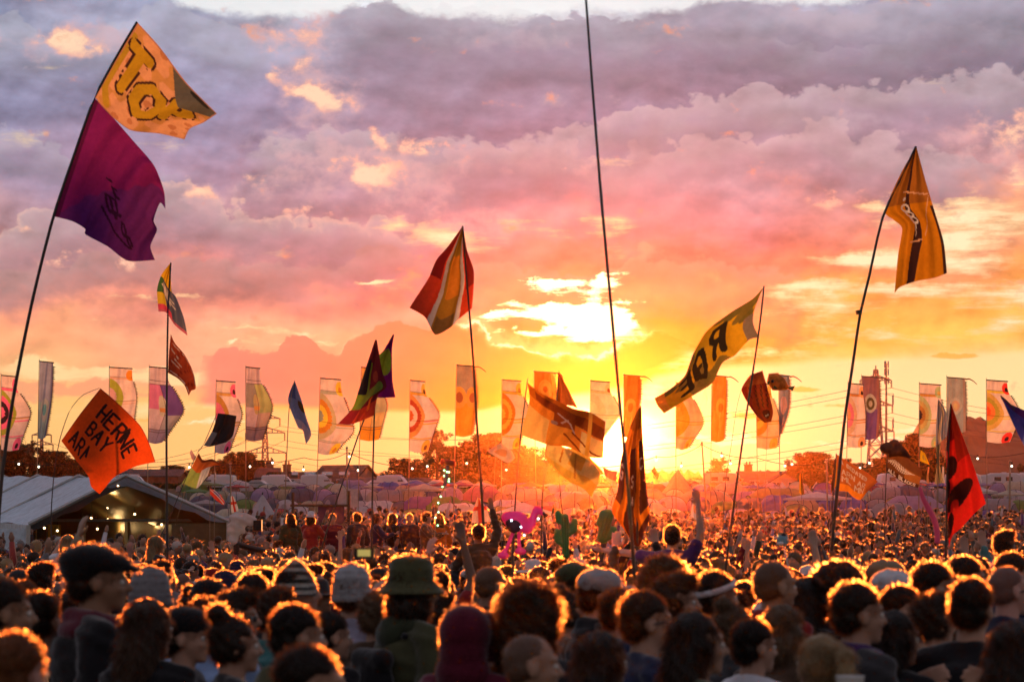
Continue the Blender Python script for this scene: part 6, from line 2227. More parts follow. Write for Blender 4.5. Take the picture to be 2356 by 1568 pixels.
def banner(label, xp, yt, xr, belly, yb, xb, style, pal, d, xfoot=None, ribbon=False, seed=0, lean=0.0, yr=None):
    """pole at xp; top edge to xr; belly=(x, y) widest point; bottom row yb, lower right xb (source units)"""
    xfoot = xp - 6 if xfoot is None else xfoot
    o = flag_root('banner', label, (xfoot, 2250), d, 'tall silk banners standing over the campsite', 'banner')
    yr = yt + 6 if yr is None else yr
    xl = lambda y: xp + (xfoot - xp) * (y - yt) / (2250 - yt)
    flagpole(o, [(xp, yt - 8), (xl(1700), 1700), (xl(2000), 2000), (xfoot, 2250)], d, .030, M_BPOLE)
    MB().tube([Q(xp, yt, d) - o.location, Q(xr + 4, yr, d) - o.location], .022, 6).build('top_spar', M_POLE, o)
    wave = [(.06 + .02 * (seed % 3), 1.2 + .2 * (seed % 4), .6, seed), (.03, 3.1, 1.2, seed * 1.7)]
    rt_pts = [(xr, yr + 1)]
    if style == 'B':
        rt_pts += [belly, (xb, yb - 4)]
    else:
        ya = yt + (yb - yt) * .20
        rt_pts += [(xr + (belly[0] - xr) * .12, ya), (xr + (belly[0] - xr) * .66, (ya + belly[1]) / 2), belly, (xb + (belly[0] - xb) * .45, belly[1] + (yb - belly[1]) * .55), (xb, yb)]
    cl = cloth('banner_cloth', o, d, [(xp + 2, yt + 2), (xr, yr + 1)], [(xl(yb) + 1, yb), ((xl(yb) + xb) / 2, yb + 6), (xb, yb)], [(xp + 2, yt + 2), (xl(yb) + 1, yb)], rt_pts, ban_paint(style, pal, seed), 60, 120, wave, M_BANNER)
    # fringe of little tongues along the flying edge
    c = crm(rt_pts, 40) * SQ
    V, Fc = [], []
    i0 = 9 if style != 'B' else 2
    for i in range(i0, 38):
        a, b = Vector((c[i][0], c[i][1])), Vector((c[i + 1][0], c[i + 1][1]))
        t = (b - a).normalized()
        nn = Vector((-t.y, t.x)) * -1
        if nn.x < 0: nn = -nn
        m_ = (a + b) / 2 + nn * (5.0 + (i * 7 % 3) * .8)
        n0 = len(V)
        for q in (a, b, m_):
            V.append(P(q.x, q.y, d + .02) - o.location)
        for q in (a, b, m_):
            V.append(P(q.x, q.y, d + .04) - o.location)
        Fc += [(n0, n0 + 1, n0 + 2), (n0 + 5, n0 + 4, n0 + 3)]
    link_mesh('fringe', mesh_np('fringe', V, Fc), [principled('fringe_brown', (.16, .07, .05), .9)], o)
    if ribbon:
        rr = [(xr + 2, yr), (xr + 16, yr - 2), (xr + 32, yr + 6), (xr + 48, yr + 20)]
        cloth('ribbon', o, d, rr, [(x, y + 6) for x, y in rr], [rr[0], (rr[0][0], rr[0][1] + 6)], [rr[-1], (rr[-1][0], rr[-1][1] + 4)], lambda U, V: col3(len(U), (.20, .08, .05)), 20, 3)
    return o


OL, PK, BK = (.34, .32, .05), (.80, .12, .26), (.04, .02, .03)
GY, OR, YE = (.42, .36, .30), (.66, .22, .03), (.80, .48, .05)
bn_ = [
    ('white banner with olive and pink target rings and pink poppies at the left picture edge', 4, 1500, 62, (122, 1652), 1797, 75, 'A', (WHT, [OL, PK, BK, PK], [PK, (.6, .26, .12)], (PK, BK)), 100, 2),
    ('narrow blue grey banner, twisted, second from the left picture edge', 157, 1444, 213, (205, 1600), 1752, 182, 'B', ((.24, .24, .38), [(.30, .30, .34), (.10, .26, .34)], [(.22, .30, .36), (.16, .15, .28)], [(.5, .62)]), 101, 142),
    ('white banner with an olive half ring, orange tab and purple tail above the orange flag', 437, 1468, 528, (545, 1590), 1700, 535, 'A', (WHT, [OL, (.6, .30, .34)], [(.66, .36, .30)], ((.80, .22, .03), (.80, .24, .04))), 102, 436),
    ('pink and violet panelled banner with a lantern shape, just left of the upright dark pole', 597, 1466, 668, (733, 1642), 1768, 650, 'C', ((.52, .36, .44), [(.52, .14, .30), (.13, .06, .24), (.34, .28, .32), (.30, .22, .34)], [(.45, .38, .34), (.50, .20, .08)], None), 100, 586),
    ('white banner with orange and pink rings and a pink poppy behind the small black flag', 865, 1522, 940, (966, 1662), 1808, 915, 'A', (WHT, [(.50, .22, .06), (.75, .16, .26), PK], [(.62, .30, .10)], (PK, BK)), 101, 852),
    ('grey, yellow and pink panelled banner left of the lattice pylon', 983, 1467, 1038, (1088, 1628), 1758, 1050, 'C', ((.56, .36, .42), [(.28, .22, .22), (.40, .36, .16), (.52, .30, .26), (.34, .20, .24)], [(.45, .30, .16), (.66, .26, .08)], None), 100, 984),
    ('wide white banner with grey, orange and yellow target rings and a yellow tab', 1281, 1512, 1362, (1413, 1722), 1812, 1340, 'A', (WHT, [(.50, .36, .22), (.62, .20, .03), YE, (.28, .26, .22)], [GY, OR], (YE, OR)), 100, 1258),
    ('orange and grey panelled banner mostly hidden by the red and green flag', 1445, 1468, 1500, (1546, 1622), 1757, 1515, 'C', ((.72, .30, .10), [(.60, .22, .04), (.45, .34, .22), (.60, .36, .16), (.72, .26, .03)], [(.5, .3, .1), (.5, .2, .03)], None), 102, 1428),
    ('white banner with scarlet rings and a broad belly left of the big tree mass', 1640, 1520, 1698, (1755, 1662), 1803, 1712, 'A', (WHT, [(.74, .26, .08), (.52, .06, .03), (.74, .50, .44), (.62, .10, .03)], [(.78, .34, .06), (.78, .16, .12)], ((.78, .36, .06), (.20, .06, .03))), 100, 1632),
    ('straight grey and orange banner with two ringed eyes beside the striped flag pole', 1826, 1459, 1896, (1908, 1600), 1742, 1890, 'B', ((.36, .24, .18), [(.74, .30, .06), (.40, .10, .04)], [(.74, .28, .03), (.60, .18, .03)], [(.15, .45), (.80, .45)]), 100, 1812, True),
    ('white and orange banner with big orange rings left of the white flag', 2008, 1518, 2082, (2112, 1640), 1790, 2075, 'A', ((.78, .50, .36), [(.72, .18, .02), (.82, .40, .05), (.72, .20, .02), (.82, .42, .05)], [(.80, .36, .05)], ((.82, .44, .05), (.7, .2, .03))), 101, 2004),
    ('orange banner with a ringed eye behind the white and orange flag', 2135, 1484, 2212, (2224, 1580), 1730, 2218, 'B', ((.70, .16, .02), [(.74, .26, .04), (.80, .30, .05), (.6, .12, .02)], [(.72, .20, .02), (.78, .30, .04)], [(.52, .28)]), 103, 2150, True),
    ('pale cream banner glowing beside the very tall pole', 2361, 1522, 2438, (2480, 1650), 1752, 2412, 'A', ((.86, .70, .44), [(.84, .62, .34), (.88, .72, .40)], [(.84, .55, .25)], ((.84, .62, .28), (.6, .12, .03))), 104, 2358),
    ('orange banner with tall arch rings right of the very tall pole', 2494, 1498, 2562, (2560, 1600), 1745, 2530, 'B', ((.72, .18, .02), [(.80, .30, .04), (.70, .16, .02)], [(.78, .28, .03), (.6, .14, .02)], [(.45, .52)]), 103, 2492, True),
    ('orange and pink banner hanging below the yellow camouflage flag', 2703, 1530, 2760, (2812, 1690), 1792, 2752, 'A', ((.78, .36, .22), [(.80, .26, .02), (.80, .30, .03)], [(.80, .30, .04), (.78, .38, .10)], ((.80, .36, .05), (.7, .2, .03))), 101, 2705),
    ('narrow golden orange banner with arch rings left of the red flag', 2847, 1500, 2906, (2905, 1630), 1763, 2896, 'B', ((.74, .24, .03), [(.80, .36, .04), (.72, .20, .02)], [(.78, .30, .03), (.72, .22, .02)], [(.62, .48)]), 102, 2840, True),
    ('orange and white banner with curved rings behind the red flag', 3023, 1530, 3082, (3122, 1700), 1790, 3108, 'A', ((.78, .46, .26), [(.78, .24, .03), (.80, .38, .05), (.70, .18, .02)], [(.74, .30, .06)], ((.82, .40, .06), (.8, .3, .05))), 101, 3036),
    ('slim steel blue banner with a pink eye right of the fish windsock', 3114, 1498, 3158, (3156, 1630), 1742, 3122, 'B', ((.22, .24, .32), [(.45, .28, .32)], [(.17, .19, .30), (.20, .14, .16)], [(.45, .48)]), 100, 3124, True),
    ('pink and orange ringed banner partly behind the purple banner', 3392, 1532, 3452, (3462, 1660), 1784, 3460, 'A', (WHT, [(.62, .36, .26), (.70, .16, .26), (.66, .26, .12)], [(.56, .20, .06)], ((.74, .30, .14), BK)), 100, 3380),
    ('straight purple banner with a grey ring in front of the large pylon', 3446, 1504, 3516, (3520, 1630), 1754, 3512, 'B', ((.24, .10, .14), [(.40, .36, .36), (.10, .07, .04), (.40, .32, .28)], [(.13, .06, .22), (.26, .10, .10)], [(.48, .42)]), 102, 3443, True),
    ('white banner with grey green rings and a pale green disc right of the large pylon', 3677, 1533, 3762, (3772, 1660), 1783, 3756, 'A', (WHT, [(.44, .42, .22), (.50, .32, .12), (.40, .16, .05), BK], [(.56, .24, .06), (.72, .46, .08)], ((.42, .44, .24), (.66, .36, .10))), 101, 3674),
    ('straight grey blue banner with a pale ringed disc beside the draped flags', 3787, 1508, 3860, (3864, 1620), 1730, 3862, 'B', ((.30, .28, .30), [(.38, .34, .36), (.48, .28, .22), (.55, .36, .20)], [(.26, .25, .30), (.30, .20, .20)], [(.45, .50)]), 100, 3786, True),
    ('white banner with olive, gold and scarlet rings and red poppies near the right edge', 3945, 1519, 4028, (4082, 1665), 1766, 4040, 'A', (WHT, [(.62, .34, .10), (.44, .30, .05), (.80, .20, .06), (.82, .08, .03)], [(.70, .46, .06)], ((.82, .04, .04), BK)), 100, 3950),
]
for i, b in enumerate(bn_):
    lb, xp, yt, xr, be_, yb, xb, st, pal, d, xf = b[:11]
    if st == 'B' and not isinstance(pal[3], list): pal = (pal[0], pal[1], pal[2], [(.5, .5)])
    banner(lb, xp, yt, xr, be_, yb, xb, st, pal, d, xf, len(b) > 11, i)

# ------------------------------------------------------------------ people
def uv_ball(c, r, rot=None, nu=20, nv=14):
    V, Fc = [], []
    for j in range(nv + 1):
        th = math.pi * j / nv
        for i in range(nu):
            ph = 2 * math.pi * i / nu
            p = Vector((r[0] * math.sin(th) * math.cos(ph), r[1] * math.sin(th) * math.sin(ph), r[2] * math.cos(th)))
            if rot is not None: p = rot @ p
            V.append((p.x + c[0], p.y + c[1], p.z + c[2]))
    for j in range(nv):
        for i in range(nu):
            i2 = (i + 1) % nu
            Fc.append((j * nu + i, (j + 1) * nu + i, (j + 1) * nu + i2, j * nu + i2))
    return V, Fc


def sculpt(name, prims, voxel, smooth=3, dec=1.0):
    """one continuous skin grown over tapered limbs and volumes"""
    mb = MB()
    for p in prims:
        if p[0] == 'E':
            mb.add(*uv_ball(p[1], p[2], p[3] if len(p) > 3 else None))
        else:
            _, a, ra, b, rb = p
            a, b = Vector(a), Vector(b)
            n = 5
            mb.tube([a.lerp(b, k / n) for k in range(n + 1)], [ra + (rb - ra) * k / n for k in range(n + 1)], 12)
            mb.add(*uv_ball(a, (ra,) * 3, None, 12, 8))
            mb.add(*uv_ball(b, (rb,) * 3, None, 12, 8))
    me = mb.mesh('tmp')
    ob = bpy.data.objects.new('tmp', me)
    COL.objects.link(ob)
    m = ob.modifiers.new('r', 'REMESH'); m.mode = 'VOXEL'; m.voxel_size = voxel
    if smooth:
        m = ob.modifiers.new('s', 'SMOOTH'); m.iterations = smooth; m.factor = .5
    if dec < 1:
        m = ob.modifiers.new('d', 'DECIMATE'); m.ratio = dec
    dg = bpy.context.evaluated_depsgraph_get()
    out = bpy.data.meshes.new_from_object(ob.evaluated_get(dg))
    out.name = name
    bpy.data.objects.remove(ob)
    bpy.data.meshes.remove(me)
    out.materials.clear()
    out.polygons.foreach_set('use_smooth', np.ones(len(out.polygons), bool))
    return out


def hand(w, f, side, curl=.3, spread=1.0):
    f = Vector(f).normalized(); side = (Vector(side) - f * Vector(side).dot(f)).normalized()
    nrm = f.cross(side).normalized()
    w = Vector(w)
    pr = []
    for k, L in zip((-1.5, -.5, .5, 1.5), (.062, .074, .070, .054)):
        a = w + f * .012 + side * k * .012
        b = w + f * .085 + side * k * .019
        pr.append(('C', a, .014, b, .0125))
        d1 = (f + side * k * .10 * spread - nrm * curl * .4).normalized()
        c = b + d1 * L * .5
        d2 = (f + side * k * .08 * spread - nrm * curl * 1.3).normalized()
        e = c + d2 * L * .5
        pr.append(('C', b, .0105, c, .0095)); pr.append(('C', c, .0095, e, .0075))
    a = w + f * .025 - side * .02
    b = a + (f * .55 - side * .8 - nrm * .2).normalized() * .045
    pr.append(('C', a, .014, b, .011)); pr.append(('C', b, .011, b + (f * .9 - side * .35).normalized() * .035, .009))
    return pr


def fist(w, f):
    w, f = Vector(w), Vector(f).normalized()
    side = f.cross(Vector((0, 0, 1)) if abs(f.z) < .8 else Vector((1, 0, 0))).normalized()
    return hand(w, f, side, 2.2, .2)


SH = (.178, -.01, 1.415)
ARMS = {   # elbow, wrist per side (+x right); mirrored for the left
    'down': ((.245, -.04, 1.13), (.235, .10, .90)),
    'up': ((.27, .04, 1.66), (.22, .10, 1.93)),
    'phone': ((.25, .20, 1.36), (.10, .36, 1.60)),
    'spread': ((.44, .02, 1.47), (.70, .04, 1.50)),
    'behind': ((.40, -.04, 1.30), (.16, -.17, 1.36)),
    'forward': ((.24, .16, 1.22), (.10, .36, 1.28)),
    'high': ((.24, .08, 1.69), (.13, .16, 1.96)),
}


def arm_joints(kind, s):
    e, w = ARMS[kind]
    return (s * SH[0], SH[1], SH[2]), (s * e[0], e[1], e[2]), (s * w[0], w[1], w[2])


def body_prims(la, ra, sit=False, hands=True):
    pr = [('E', (0, -.012, 1.650), (.073, .092, .086)), ('E', (0, .022, 1.600), (.060, .070, .078)), ('E', (0, .030, 1.560), (.046, .055, .045)),
          ('E', (0, .072, 1.532), (.024, .020, .018)), ('C', (0, .090, 1.632), .010, (0, .108, 1.596), .0135), ('E', (0, .106, 1.594), (.017, .012, .010)),
          ('E', (0, .070, 1.650), (.052, .022, .014)), ('E', (.030, .070, 1.595), (.022, .016, .02)), ('E', (-.030, .070, 1.595), (.022, .016, .02)),
          ('E', (0, .086, 1.562), (.022, .010, .006)), ('E', (0, .083, 1.552), (.020, .010, .006)),
          ('E', (.075, -.012, 1.612), (.010, .017, .030)), ('E', (-.075, -.012, 1.612), (.010, .017, .030)),
          ('C', (0, -.022, 1.44), .060, (0, -.008, 1.575), .052),
          ('C', (-.13, -.015, 1.415), .052, (.13, -.015, 1.415), .052), ('E', (0, -.005, 1.30), (.158, .105, .17)), ('E', (0, .0, 1.12), (.135, .092, .16)),
          ('E', (0, -.005, .95), (.158, .112, .13)), ('C', (0, -.02, 1.40), .07, (0, 0, 1.0), .09)]
    for s, kind in ((1, ra), (-1, la)):
        sh, el_, wr = arm_joints(kind, s)
        pr += [('C', sh, .052, el_, .038), ('C', el_, .038, wr, .026)]
        f = Vector(wr) - Vector(el_)
        if hands:
            pr += hand(wr, f, (s, .3, 0) if kind != 'behind' else (0, 0, 1), .9 if kind in ('down', 'phone', 'forward') else .35)
        if sit:
            pr += [('C', (s * .09, 0, .90), .085, (s * .12, .38, .88), .062), ('C', (s * .12, .38, .88), .056, (s * .12, .40, .46), .04), ('E', (s * .12, .46, .42), (.042, .11, .032))]
        else:
            pr += [('C', (s * .088, 0, .90), .088, (s * .10, .01, .49), .058), ('C', (s * .10, .01, .49), .055, (s * .10, -.02, .10), .040), ('E', (s * .10, -.045, .36), (.048, .05, .11)), ('E', (s * .10, .045, .035), (.045, .12, .034))]
    return pr


def top_prims(la, ra, long=True, bulk=.016, hem=.86):
    b = bulk
    g = .022 if long else .008
    pr = [('C', (-.135, -.015, 1.412), .055 + b, (.135, -.015, 1.412), .055 + b), ('E', (0, -.012, 1.29), (.168 + b, .118 + b + g, .19)), ('E', (0, -.004, 1.12), (.150 + b, .112 + b + g, .18)),
          ('C', (0, -.035, 1.468), .055, (.155, -.015, 1.418), .060 + b), ('C', (0, -.035, 1.468), .055, (-.155, -.015, 1.418), .060 + b), ('E', (0, -.085, 1.34), (.13, .065 + g, .10)),
          ('E', (0, -.005, hem + .11), (.172 + b, .126 + b, .15)), ('C', (0, -.02, 1.42), .075 + b * .4, (0, -.015, 1.455), .068), ('C', (0, -.02, 1.40), .08, (0, 0, 1.0), .10)]
    for s, kind in ((1, ra), (-1, la)):
        sh, el_, wr = [Vector(q) for q in arm_joints(kind, s)]
        if long:
            pr += [('C', sh, .056 + b, el_, .045 + b), ('C', el_, .045 + b, el_.lerp(wr, .93), .033 + b * .6), ('E', sh.lerp(el_, .8), (.05 + b,) * 3), ('E', el_.lerp(wr, .35), (.045 + b,) * 3)]
        else:
            pr += [('C', sh, .058 + b, sh.lerp(el_, .55), .054 + b)]
    return pr


def trouser_prims(sit=False):
    pr = [('E', (0, -.005, .93), (.168, .122, .12))]
    for s in (-1, 1):
        if sit:
            pr += [('C', (s * .09, 0, .90), .098, (s * .12, .38, .88), .075), ('C', (s * .12, .38, .88), .072, (s * .12, .40, .56), .058)]
        else:
            pr += [('C', (s * .088, 0, .90), .100, (s * .10, .01, .49), .074), ('C', (s * .10, .01, .49), .074, (s * .10, -.02, .12), .060)]
    return pr


POSES = {'down': ('down', 'down'), 'upR': ('down', 'up'), 'upL': ('up', 'down'), 'both': ('high', 'high'), 'phone': ('phone', 'phone'), 'behind': ('behind', 'behind'), 'spread': ('spread', 'spread'), 'forward': ('forward', 'forward')}
BODY, TOPS = {}, {}
for k, (l, r) in POSES.items():
    BODY[k] = sculpt('body', body_prims(l, r), .0085 if k != 'down' else .010, 2, .30 if k != 'down' else .5)
    for lg in (0, 1):
        TOPS[k, lg] = sculpt('top', top_prims(l, r, bool(lg), .018 if lg else .010), .017, 4, .8)
BODY['rideR'] = sculpt('body', body_prims('forward', 'up', True), .0085, 2, .35)
BODY['rideP'] = sculpt('body', body_prims('phone', 'phone', True), .0085, 2, .35)
BODY['rideS'] = sculpt('body', body_prims('spread', 'up', True), .0085, 2, .35)
BODY['rideD'] = sculpt('body', body_prims('forward', 'forward', True), .0085, 2, .35)
for k, a in (('rideR', ('forward', 'up')), ('rideP', ('phone', 'phone')),  ('rideS', ('spread', 'up')), ('rideD', ('forward', 'forward'))):
    for lg in (0, 1):
        TOPS[k, lg] = sculpt('top', top_prims(*a, bool(lg), .014), .017, 4, .8)
TROUS = sculpt('trousers', trouser_prims(), .018, 4, .7)
TROUS_SIT = sculpt('trousers', trouser_prims(True), .018, 4, .7)
HOODDOWN = sculpt('hood', [('C', (-.10, -.03, 1.47), .040, (0, -.11, 1.475), .052), ('C', (.10, -.03, 1.47), .040, (0, -.11, 1.475), .052), ('E', (0, -.12, 1.44), (.085, .05, .07)),
                           ('C', (-.10, -.03, 1.46), .035, (-.05, .07, 1.42), .028), ('C', (.10, -.03, 1.46), .035, (.05, .07, 1.42), .028)], .012, 4, .8)
SCARF = sculpt('scarf', [('C', (-.095, -.02, 1.485), .036, (0, -.085, 1.49), .042), ('C', (.095, -.02, 1.485), .036, (0, -.085, 1.49), .042), ('C', (-.095, -.02, 1.48), .036, (0, .075, 1.46), .036),
                         ('C', (.095, -.02, 1.48), .036, (0, .075, 1.46), .036), ('E', (0, -.05, 1.44), (.15, .09, .06))], .011, 3, .8)
SHOES = MB()
for s in (-1, 1):
    SHOES.add(*uv_ball((s * .10, .045, .04), (.05, .135, .045), None, 12, 8))
SHOES = SHOES.mesh('shoes', True)


def strands(V, N, n, L, wdt, comb, nmix, jit, curlr=0.0, seed=0, zmin=None):
    r = np.random.default_rng(seed)
    i = r.integers(0, len(V), n)
    p = V[i] + r.normal(size=(n, 3)) * .004
    nn = N[i]
    d = nn * nmix + np.array(comb) + r.normal(size=(n, 3)) * jit
    d /= np.linalg.norm(d, axis=1, keepdims=True)
    l = L * r.uniform(.5, 1.25, (n, 1))
    d2 = d + np.array([0, 0, -.55]) + r.normal(size=(n, 3)) * (jit + curlr)
    d2 /= np.linalg.norm(d2, axis=1, keepdims=True)
    p1 = p + d * l * .5
    p2 = p1 + d2 * l * .5
    side = np.cross(d, r.normal(size=(n, 3))); side /= np.linalg.norm(side, axis=1, keepdims=True)
    side *= wdt / 2
    VV = np.stack([p - side, p + side, p1 + side * .8, p1 - side * .8, p2], 1).reshape(-1, 3)
    b = np.arange(n)[:, None] * 5
    Q4 = b + np.array([[0, 1, 2, 3]])
    T3 = b + np.array([[3, 2, 4]])
    return VV, Q4, T3


def hair_mesh(name, prims, n, L, wdt, comb, nmix, jit, curlr=0., voxel=.011, seed=0, lump=0.0):
    cap = sculpt(name + '_c', prims, voxel, 3, .8)
    m = len(cap.vertices)
    V = np.zeros(m * 3); cap.vertices.foreach_get('co', V); V = V.reshape(-1, 3)
    N = np.zeros(m * 3); cap.vertices.foreach_get('normal', N); N = N.reshape(-1, 3)
    if lump:
        V = V + N * (lump * (np.sin(V[:, :1] * 70 + V[:, 2:] * 40) * np.sin(V[:, 1:2] * 60 + 1 + V[:, 2:] * 55)))
    faces = [tuple(p.vertices) for p in cap.polygons]
    sV, q4, t3 = strands(V, N, n, L, wdt, comb, nmix, jit, curlr, seed)
    allV = np.vstack([V, sV])
    Fc = faces + [tuple(x) for x in (q4 + m).tolist()] + [tuple(x) for x in (t3 + m).tolist()]
    me = bpy.data.meshes.new(name)
    me.from_pydata(allV.tolist(), [], Fc)
    sm = np.zeros(len(Fc), bool); sm[:len(faces)] = True
    me.polygons.foreach_set('use_smooth', sm)
    me.polygons.foreach_set('material_index', (~sm).astype(np.int32))
    bpy.data.meshes.remove(cap)
    return me


scalp = [('E', (0, -.020, 1.666), (.0775, .091, .077)), ('E', (0, -.050, 1.612), (.070, .055, .062))]
side_ = [('E', (.060, -.02, 1.62), (.022, .055, .06)), ('E', (-.060, -.02, 1.62), (.022, .055, .06))]
HAIR = {
    'short': hair_mesh('hair', scalp, 5200, .019, .0019, (0, -.2, .15), 1.0, .45, seed=1, lump=.004),
    'tousled': hair_mesh('hair', scalp + side_ + [('E', (0, .02, 1.715), (.065, .075, .04))], 4200, .034, .0021, (.1, .1, .3), .9, .6, .3, seed=2, lump=.008),
    'bald': hair_mesh('hair', [('E', (0, -.016, 1.656), (.0735, .090, .0815)), ('E', (0, -.045, 1.615), (.074, .052, .055))], 2600, .008, .002, (0, 0, 0), 1.0, .3, seed=3),
    'long': hair_mesh('hair', scalp + side_ + [('C', (.05, -.05, 1.60), .05, (.07, -.07, 1.36), .045), ('C', (-.05, -.05, 1.60), .05, (-.07, -.07, 1.36), .045), ('E', (0, -.085, 1.47), (.095, .045, .20))], 4600, .06, .0022, (0, -.1, -1.0), .45, .28, .1, seed=4, lump=.006),
    'curly': hair_mesh('hair', [('E', (0, -.02, 1.68), (.105, .11, .085)), ('E', (.07, -.03, 1.60), (.06, .07, .12)), ('E', (-.07, -.03, 1.60), (.06, .07, .12)), ('E', (0, -.07, 1.56), (.12, .065, .14)), ('E', (.08, -.05, 1.48), (.05, .05, .10)), ('E', (-.08, -.05, 1.48), (.05, .05, .10))],
                       7000, .055, .0024, (0, 0, -.2), .9, .7, .9, seed=5, lump=.014),
    'afro': hair_mesh('hair', [('E', (0, -.025, 1.68), (.115, .12, .105)), ('E', (0, -.05, 1.61), (.10, .09, .08))], 5200, .030, .002, (0, 0, 0), 1.0, .8, .9, seed=6, lump=.010),
    'ponytail': hair_mesh('hair', scalp + side_[:1] + side_[1:] + [('C', (0, -.105, 1.69), .028, (0, -.165, 1.66), .034), ('C', (0, -.165, 1.66), .036, (0, -.175, 1.52), .034), ('C', (0, -.175, 1.52), .032, (0, -.15, 1.38), .016)], 3800, .045, .002, (0, -.2, -.7), .4, .3, .1, seed=7, lump=.004),
    'bun': hair_mesh('hair', scalp + side_ + [('E', (0, -.075, 1.755), (.042, .042, .036))], 3800, .024, .002, (0, -.2, .0), .8, .45, .2, seed=8, lump=.005),
    'bob': hair_mesh('hair', scalp + side_ + [('E', (.066, -.02, 1.56), (.036, .065, .085)), ('E', (-.066, -.02, 1.56), (.036, .065, .085)), ('E', (0, -.07, 1.56), (.085, .05, .09))], 4000, .04, .002, (0, -.1, -.7), .5, .35, .2, seed=9, lump=.006),
}
TOPZ = {'short': 1.760, 'tousled': 1.778, 'bald': 1.742, 'long': 1.762, 'curly': 1.795, 'afro': 1.80, 'ponytail': 1.762, 'bun': 1.80, 'bob': 1.762}


def lathe(prof, n=28, c=(0, -.012), sy=1.15, tilt=0.0):
    V, Fc = [], []
    for (r, z) in prof:
        for k in range(n):
            w = 2 * math.pi * k / n
            V.append((c[0] + r * math.cos(w), c[1] + r * sy * math.sin(w), z + tilt * math.sin(w) * r))
    for i in range(len(prof) - 1):
        for k in range(n):
            k2 = (k + 1) % n
            Fc.append((i * n + k, i * n + k2, (i + 1) * n + k2, (i + 1) * n + k))
    return V, Fc


HATS = {}
HATS['flat_cap'] = (sculpt('flat_cap', [('E', (0, -.03, 1.700), (.092, .108, .066)), ('E', (0, .02, 1.692), (.086, .092, .048)), ('E', (0, -.05, 1.67), (.084, .078, .065)), ('E', (0, .105, 1.672), (.054, .046, .011))], .009, 3), 1.772)
V, Fc = lathe([(.0, 1.778), (.03, 1.777), (.062, 1.770), (.078, 1.756), (.086, 1.715), (.090, 1.680), (.092, 1.668), (.108, 1.650), (.130, 1.622), (.132, 1.618), (.128, 1.616), (.106, 1.642), (.088, 1.660), (.084, 1.700)], 32)
HATS['bucket_hat'] = (mesh_np('bucket_hat', V, Fc, True), 1.780)
HATS['baseball_cap'] = (sculpt('baseball_cap', [('E', (0, -.015, 1.685), (.084, .100, .075)), ('E', (0, .02, 1.69), (.078, .085, .066)), ('C', (-.035, .10, 1.672), .010, (-.03, .155, 1.658), .007), ('C', (.035, .10, 1.672), .010, (.03, .155, 1.658), .007), ('E', (0, .12, 1.668), (.060, .062, .008)), ('E', (0, -.015, 1.762), (.008, .008, .006))], .0075, 2), 1.768)
V, Fc = lathe([(.0, 1.775), (.025, 1.774), (.055, 1.762), (.074, 1.740), (.084, 1.705), (.088, 1.665), (.090, 1.64), (.092, 1.635), (.094, 1.60), (.090, 1.597), (.084, 1.61)], 36)
cc = np.array([((.55, .55, .50) if (int((v[2] - 1.59) / .0165) % 2 == 0) else (.03, .045, .04)) for v in V])
V2, F2 = lathe([(q[0] + .0018 * math.sin(i * 2.1), q[1]) for i, q in enumerate([(0.002 + .088 * math.sin(t * 1.5708) ** .8, 1.778 - .175 * t ** 1.15) for t in np.linspace(0, 1, 40)])], 40)
cc = np.array([((.50, .50, .45) if (int((v[2] + .05 * v[0] - 1.58) / .018) % 2 == 0) else (.02, .035, .03)) for v in V2])
HATS['striped_beanie'] = (mesh_np('striped_beanie', V2, F2, True, cc), 1.780)
HATS['knit_cap'] = (mesh_np('knit_cap', V, Fc, True), 1.778)
HATS['hood_up'] = (sculpt('hood_up', [('E', (0, -.030, 1.660), (.104, .118, .112)), ('E', (0, -.045, 1.58), (.100, .095, .11)), ('E', (0, -.05, 1.50), (.12, .09, .09)), ('C', (-.07, .055, 1.70), .022, (-.075, .055, 1.56), .022), ('C', (.07, .055, 1.70), .022, (.075, .055, 1.56), .022), ('C', (-.06, .05, 1.72), .022, (.06, .05, 1.72), .022)], .010, 4), 1.775)
V, Fc = lathe([(.0, 1.795), (.03, 1.793), (.055, 1.785), (.070, 1.765), (.082, 1.700), (.088, 1.676), (.115, 1.668), (.150, 1.660), (.175, 1.668), (.176, 1.663), (.150, 1.654), (.10, 1.664), (.084, 1.67)], 32)
HATS['sun_hat'] = (mesh_np('sun_hat', V, Fc, True), 1.797)
HATS['headband'] = (mesh_np('headband', *lathe([(.080, 1.652), (.088, 1.651), (.089, 1.664), (.088, 1.678), (.080, 1.679)], 32, (0, -.014), 1.14, .35), True), 1.71)
HATS['bobble_hat'] = (sculpt('bobble_hat', [('E', (0, -.015, 1.680), (.088, .102, .088)), ('E', (0, -.03, 1.64), (.088, .098, .05)), ('E', (0, -.02, 1.79), (.034, .034, .032))], .009, 3), 1.815)
V, Fc = uv_ball((.032, .078, 1.622), (.012, .010, .011), None, 10, 8)
eb = MB(); eb.add(V, Fc, 0); eb.add(*uv_ball((-.032, .078, 1.622), (.012, .010, .011), None, 10, 8), 0)
eb.add(*uv_ball((.032, .086, 1.622), (.006, .0045, .006), None, 8, 6), 1); eb.add(*uv_ball((-.032, .086, 1.622), (.006, .0045, .006), None, 8, 6), 1)
EYES = eb.mesh('eyes', True)
gl = MB()
for s in (-1, 1):
    gl.add(*uv_ball((s * .034, .092, 1.622), (.026, .006, .019), None, 12, 8))
    gl.tube([(s * .058, .088, 1.626), (s * .078, .03, 1.628), (s * .080, -.01, 1.620)], .0035, 5)
gl.tube([(-.01, .098, 1.626), (.01, .098, 1.626)], .003, 5)
SPECS = gl.mesh('sunglasses', True)
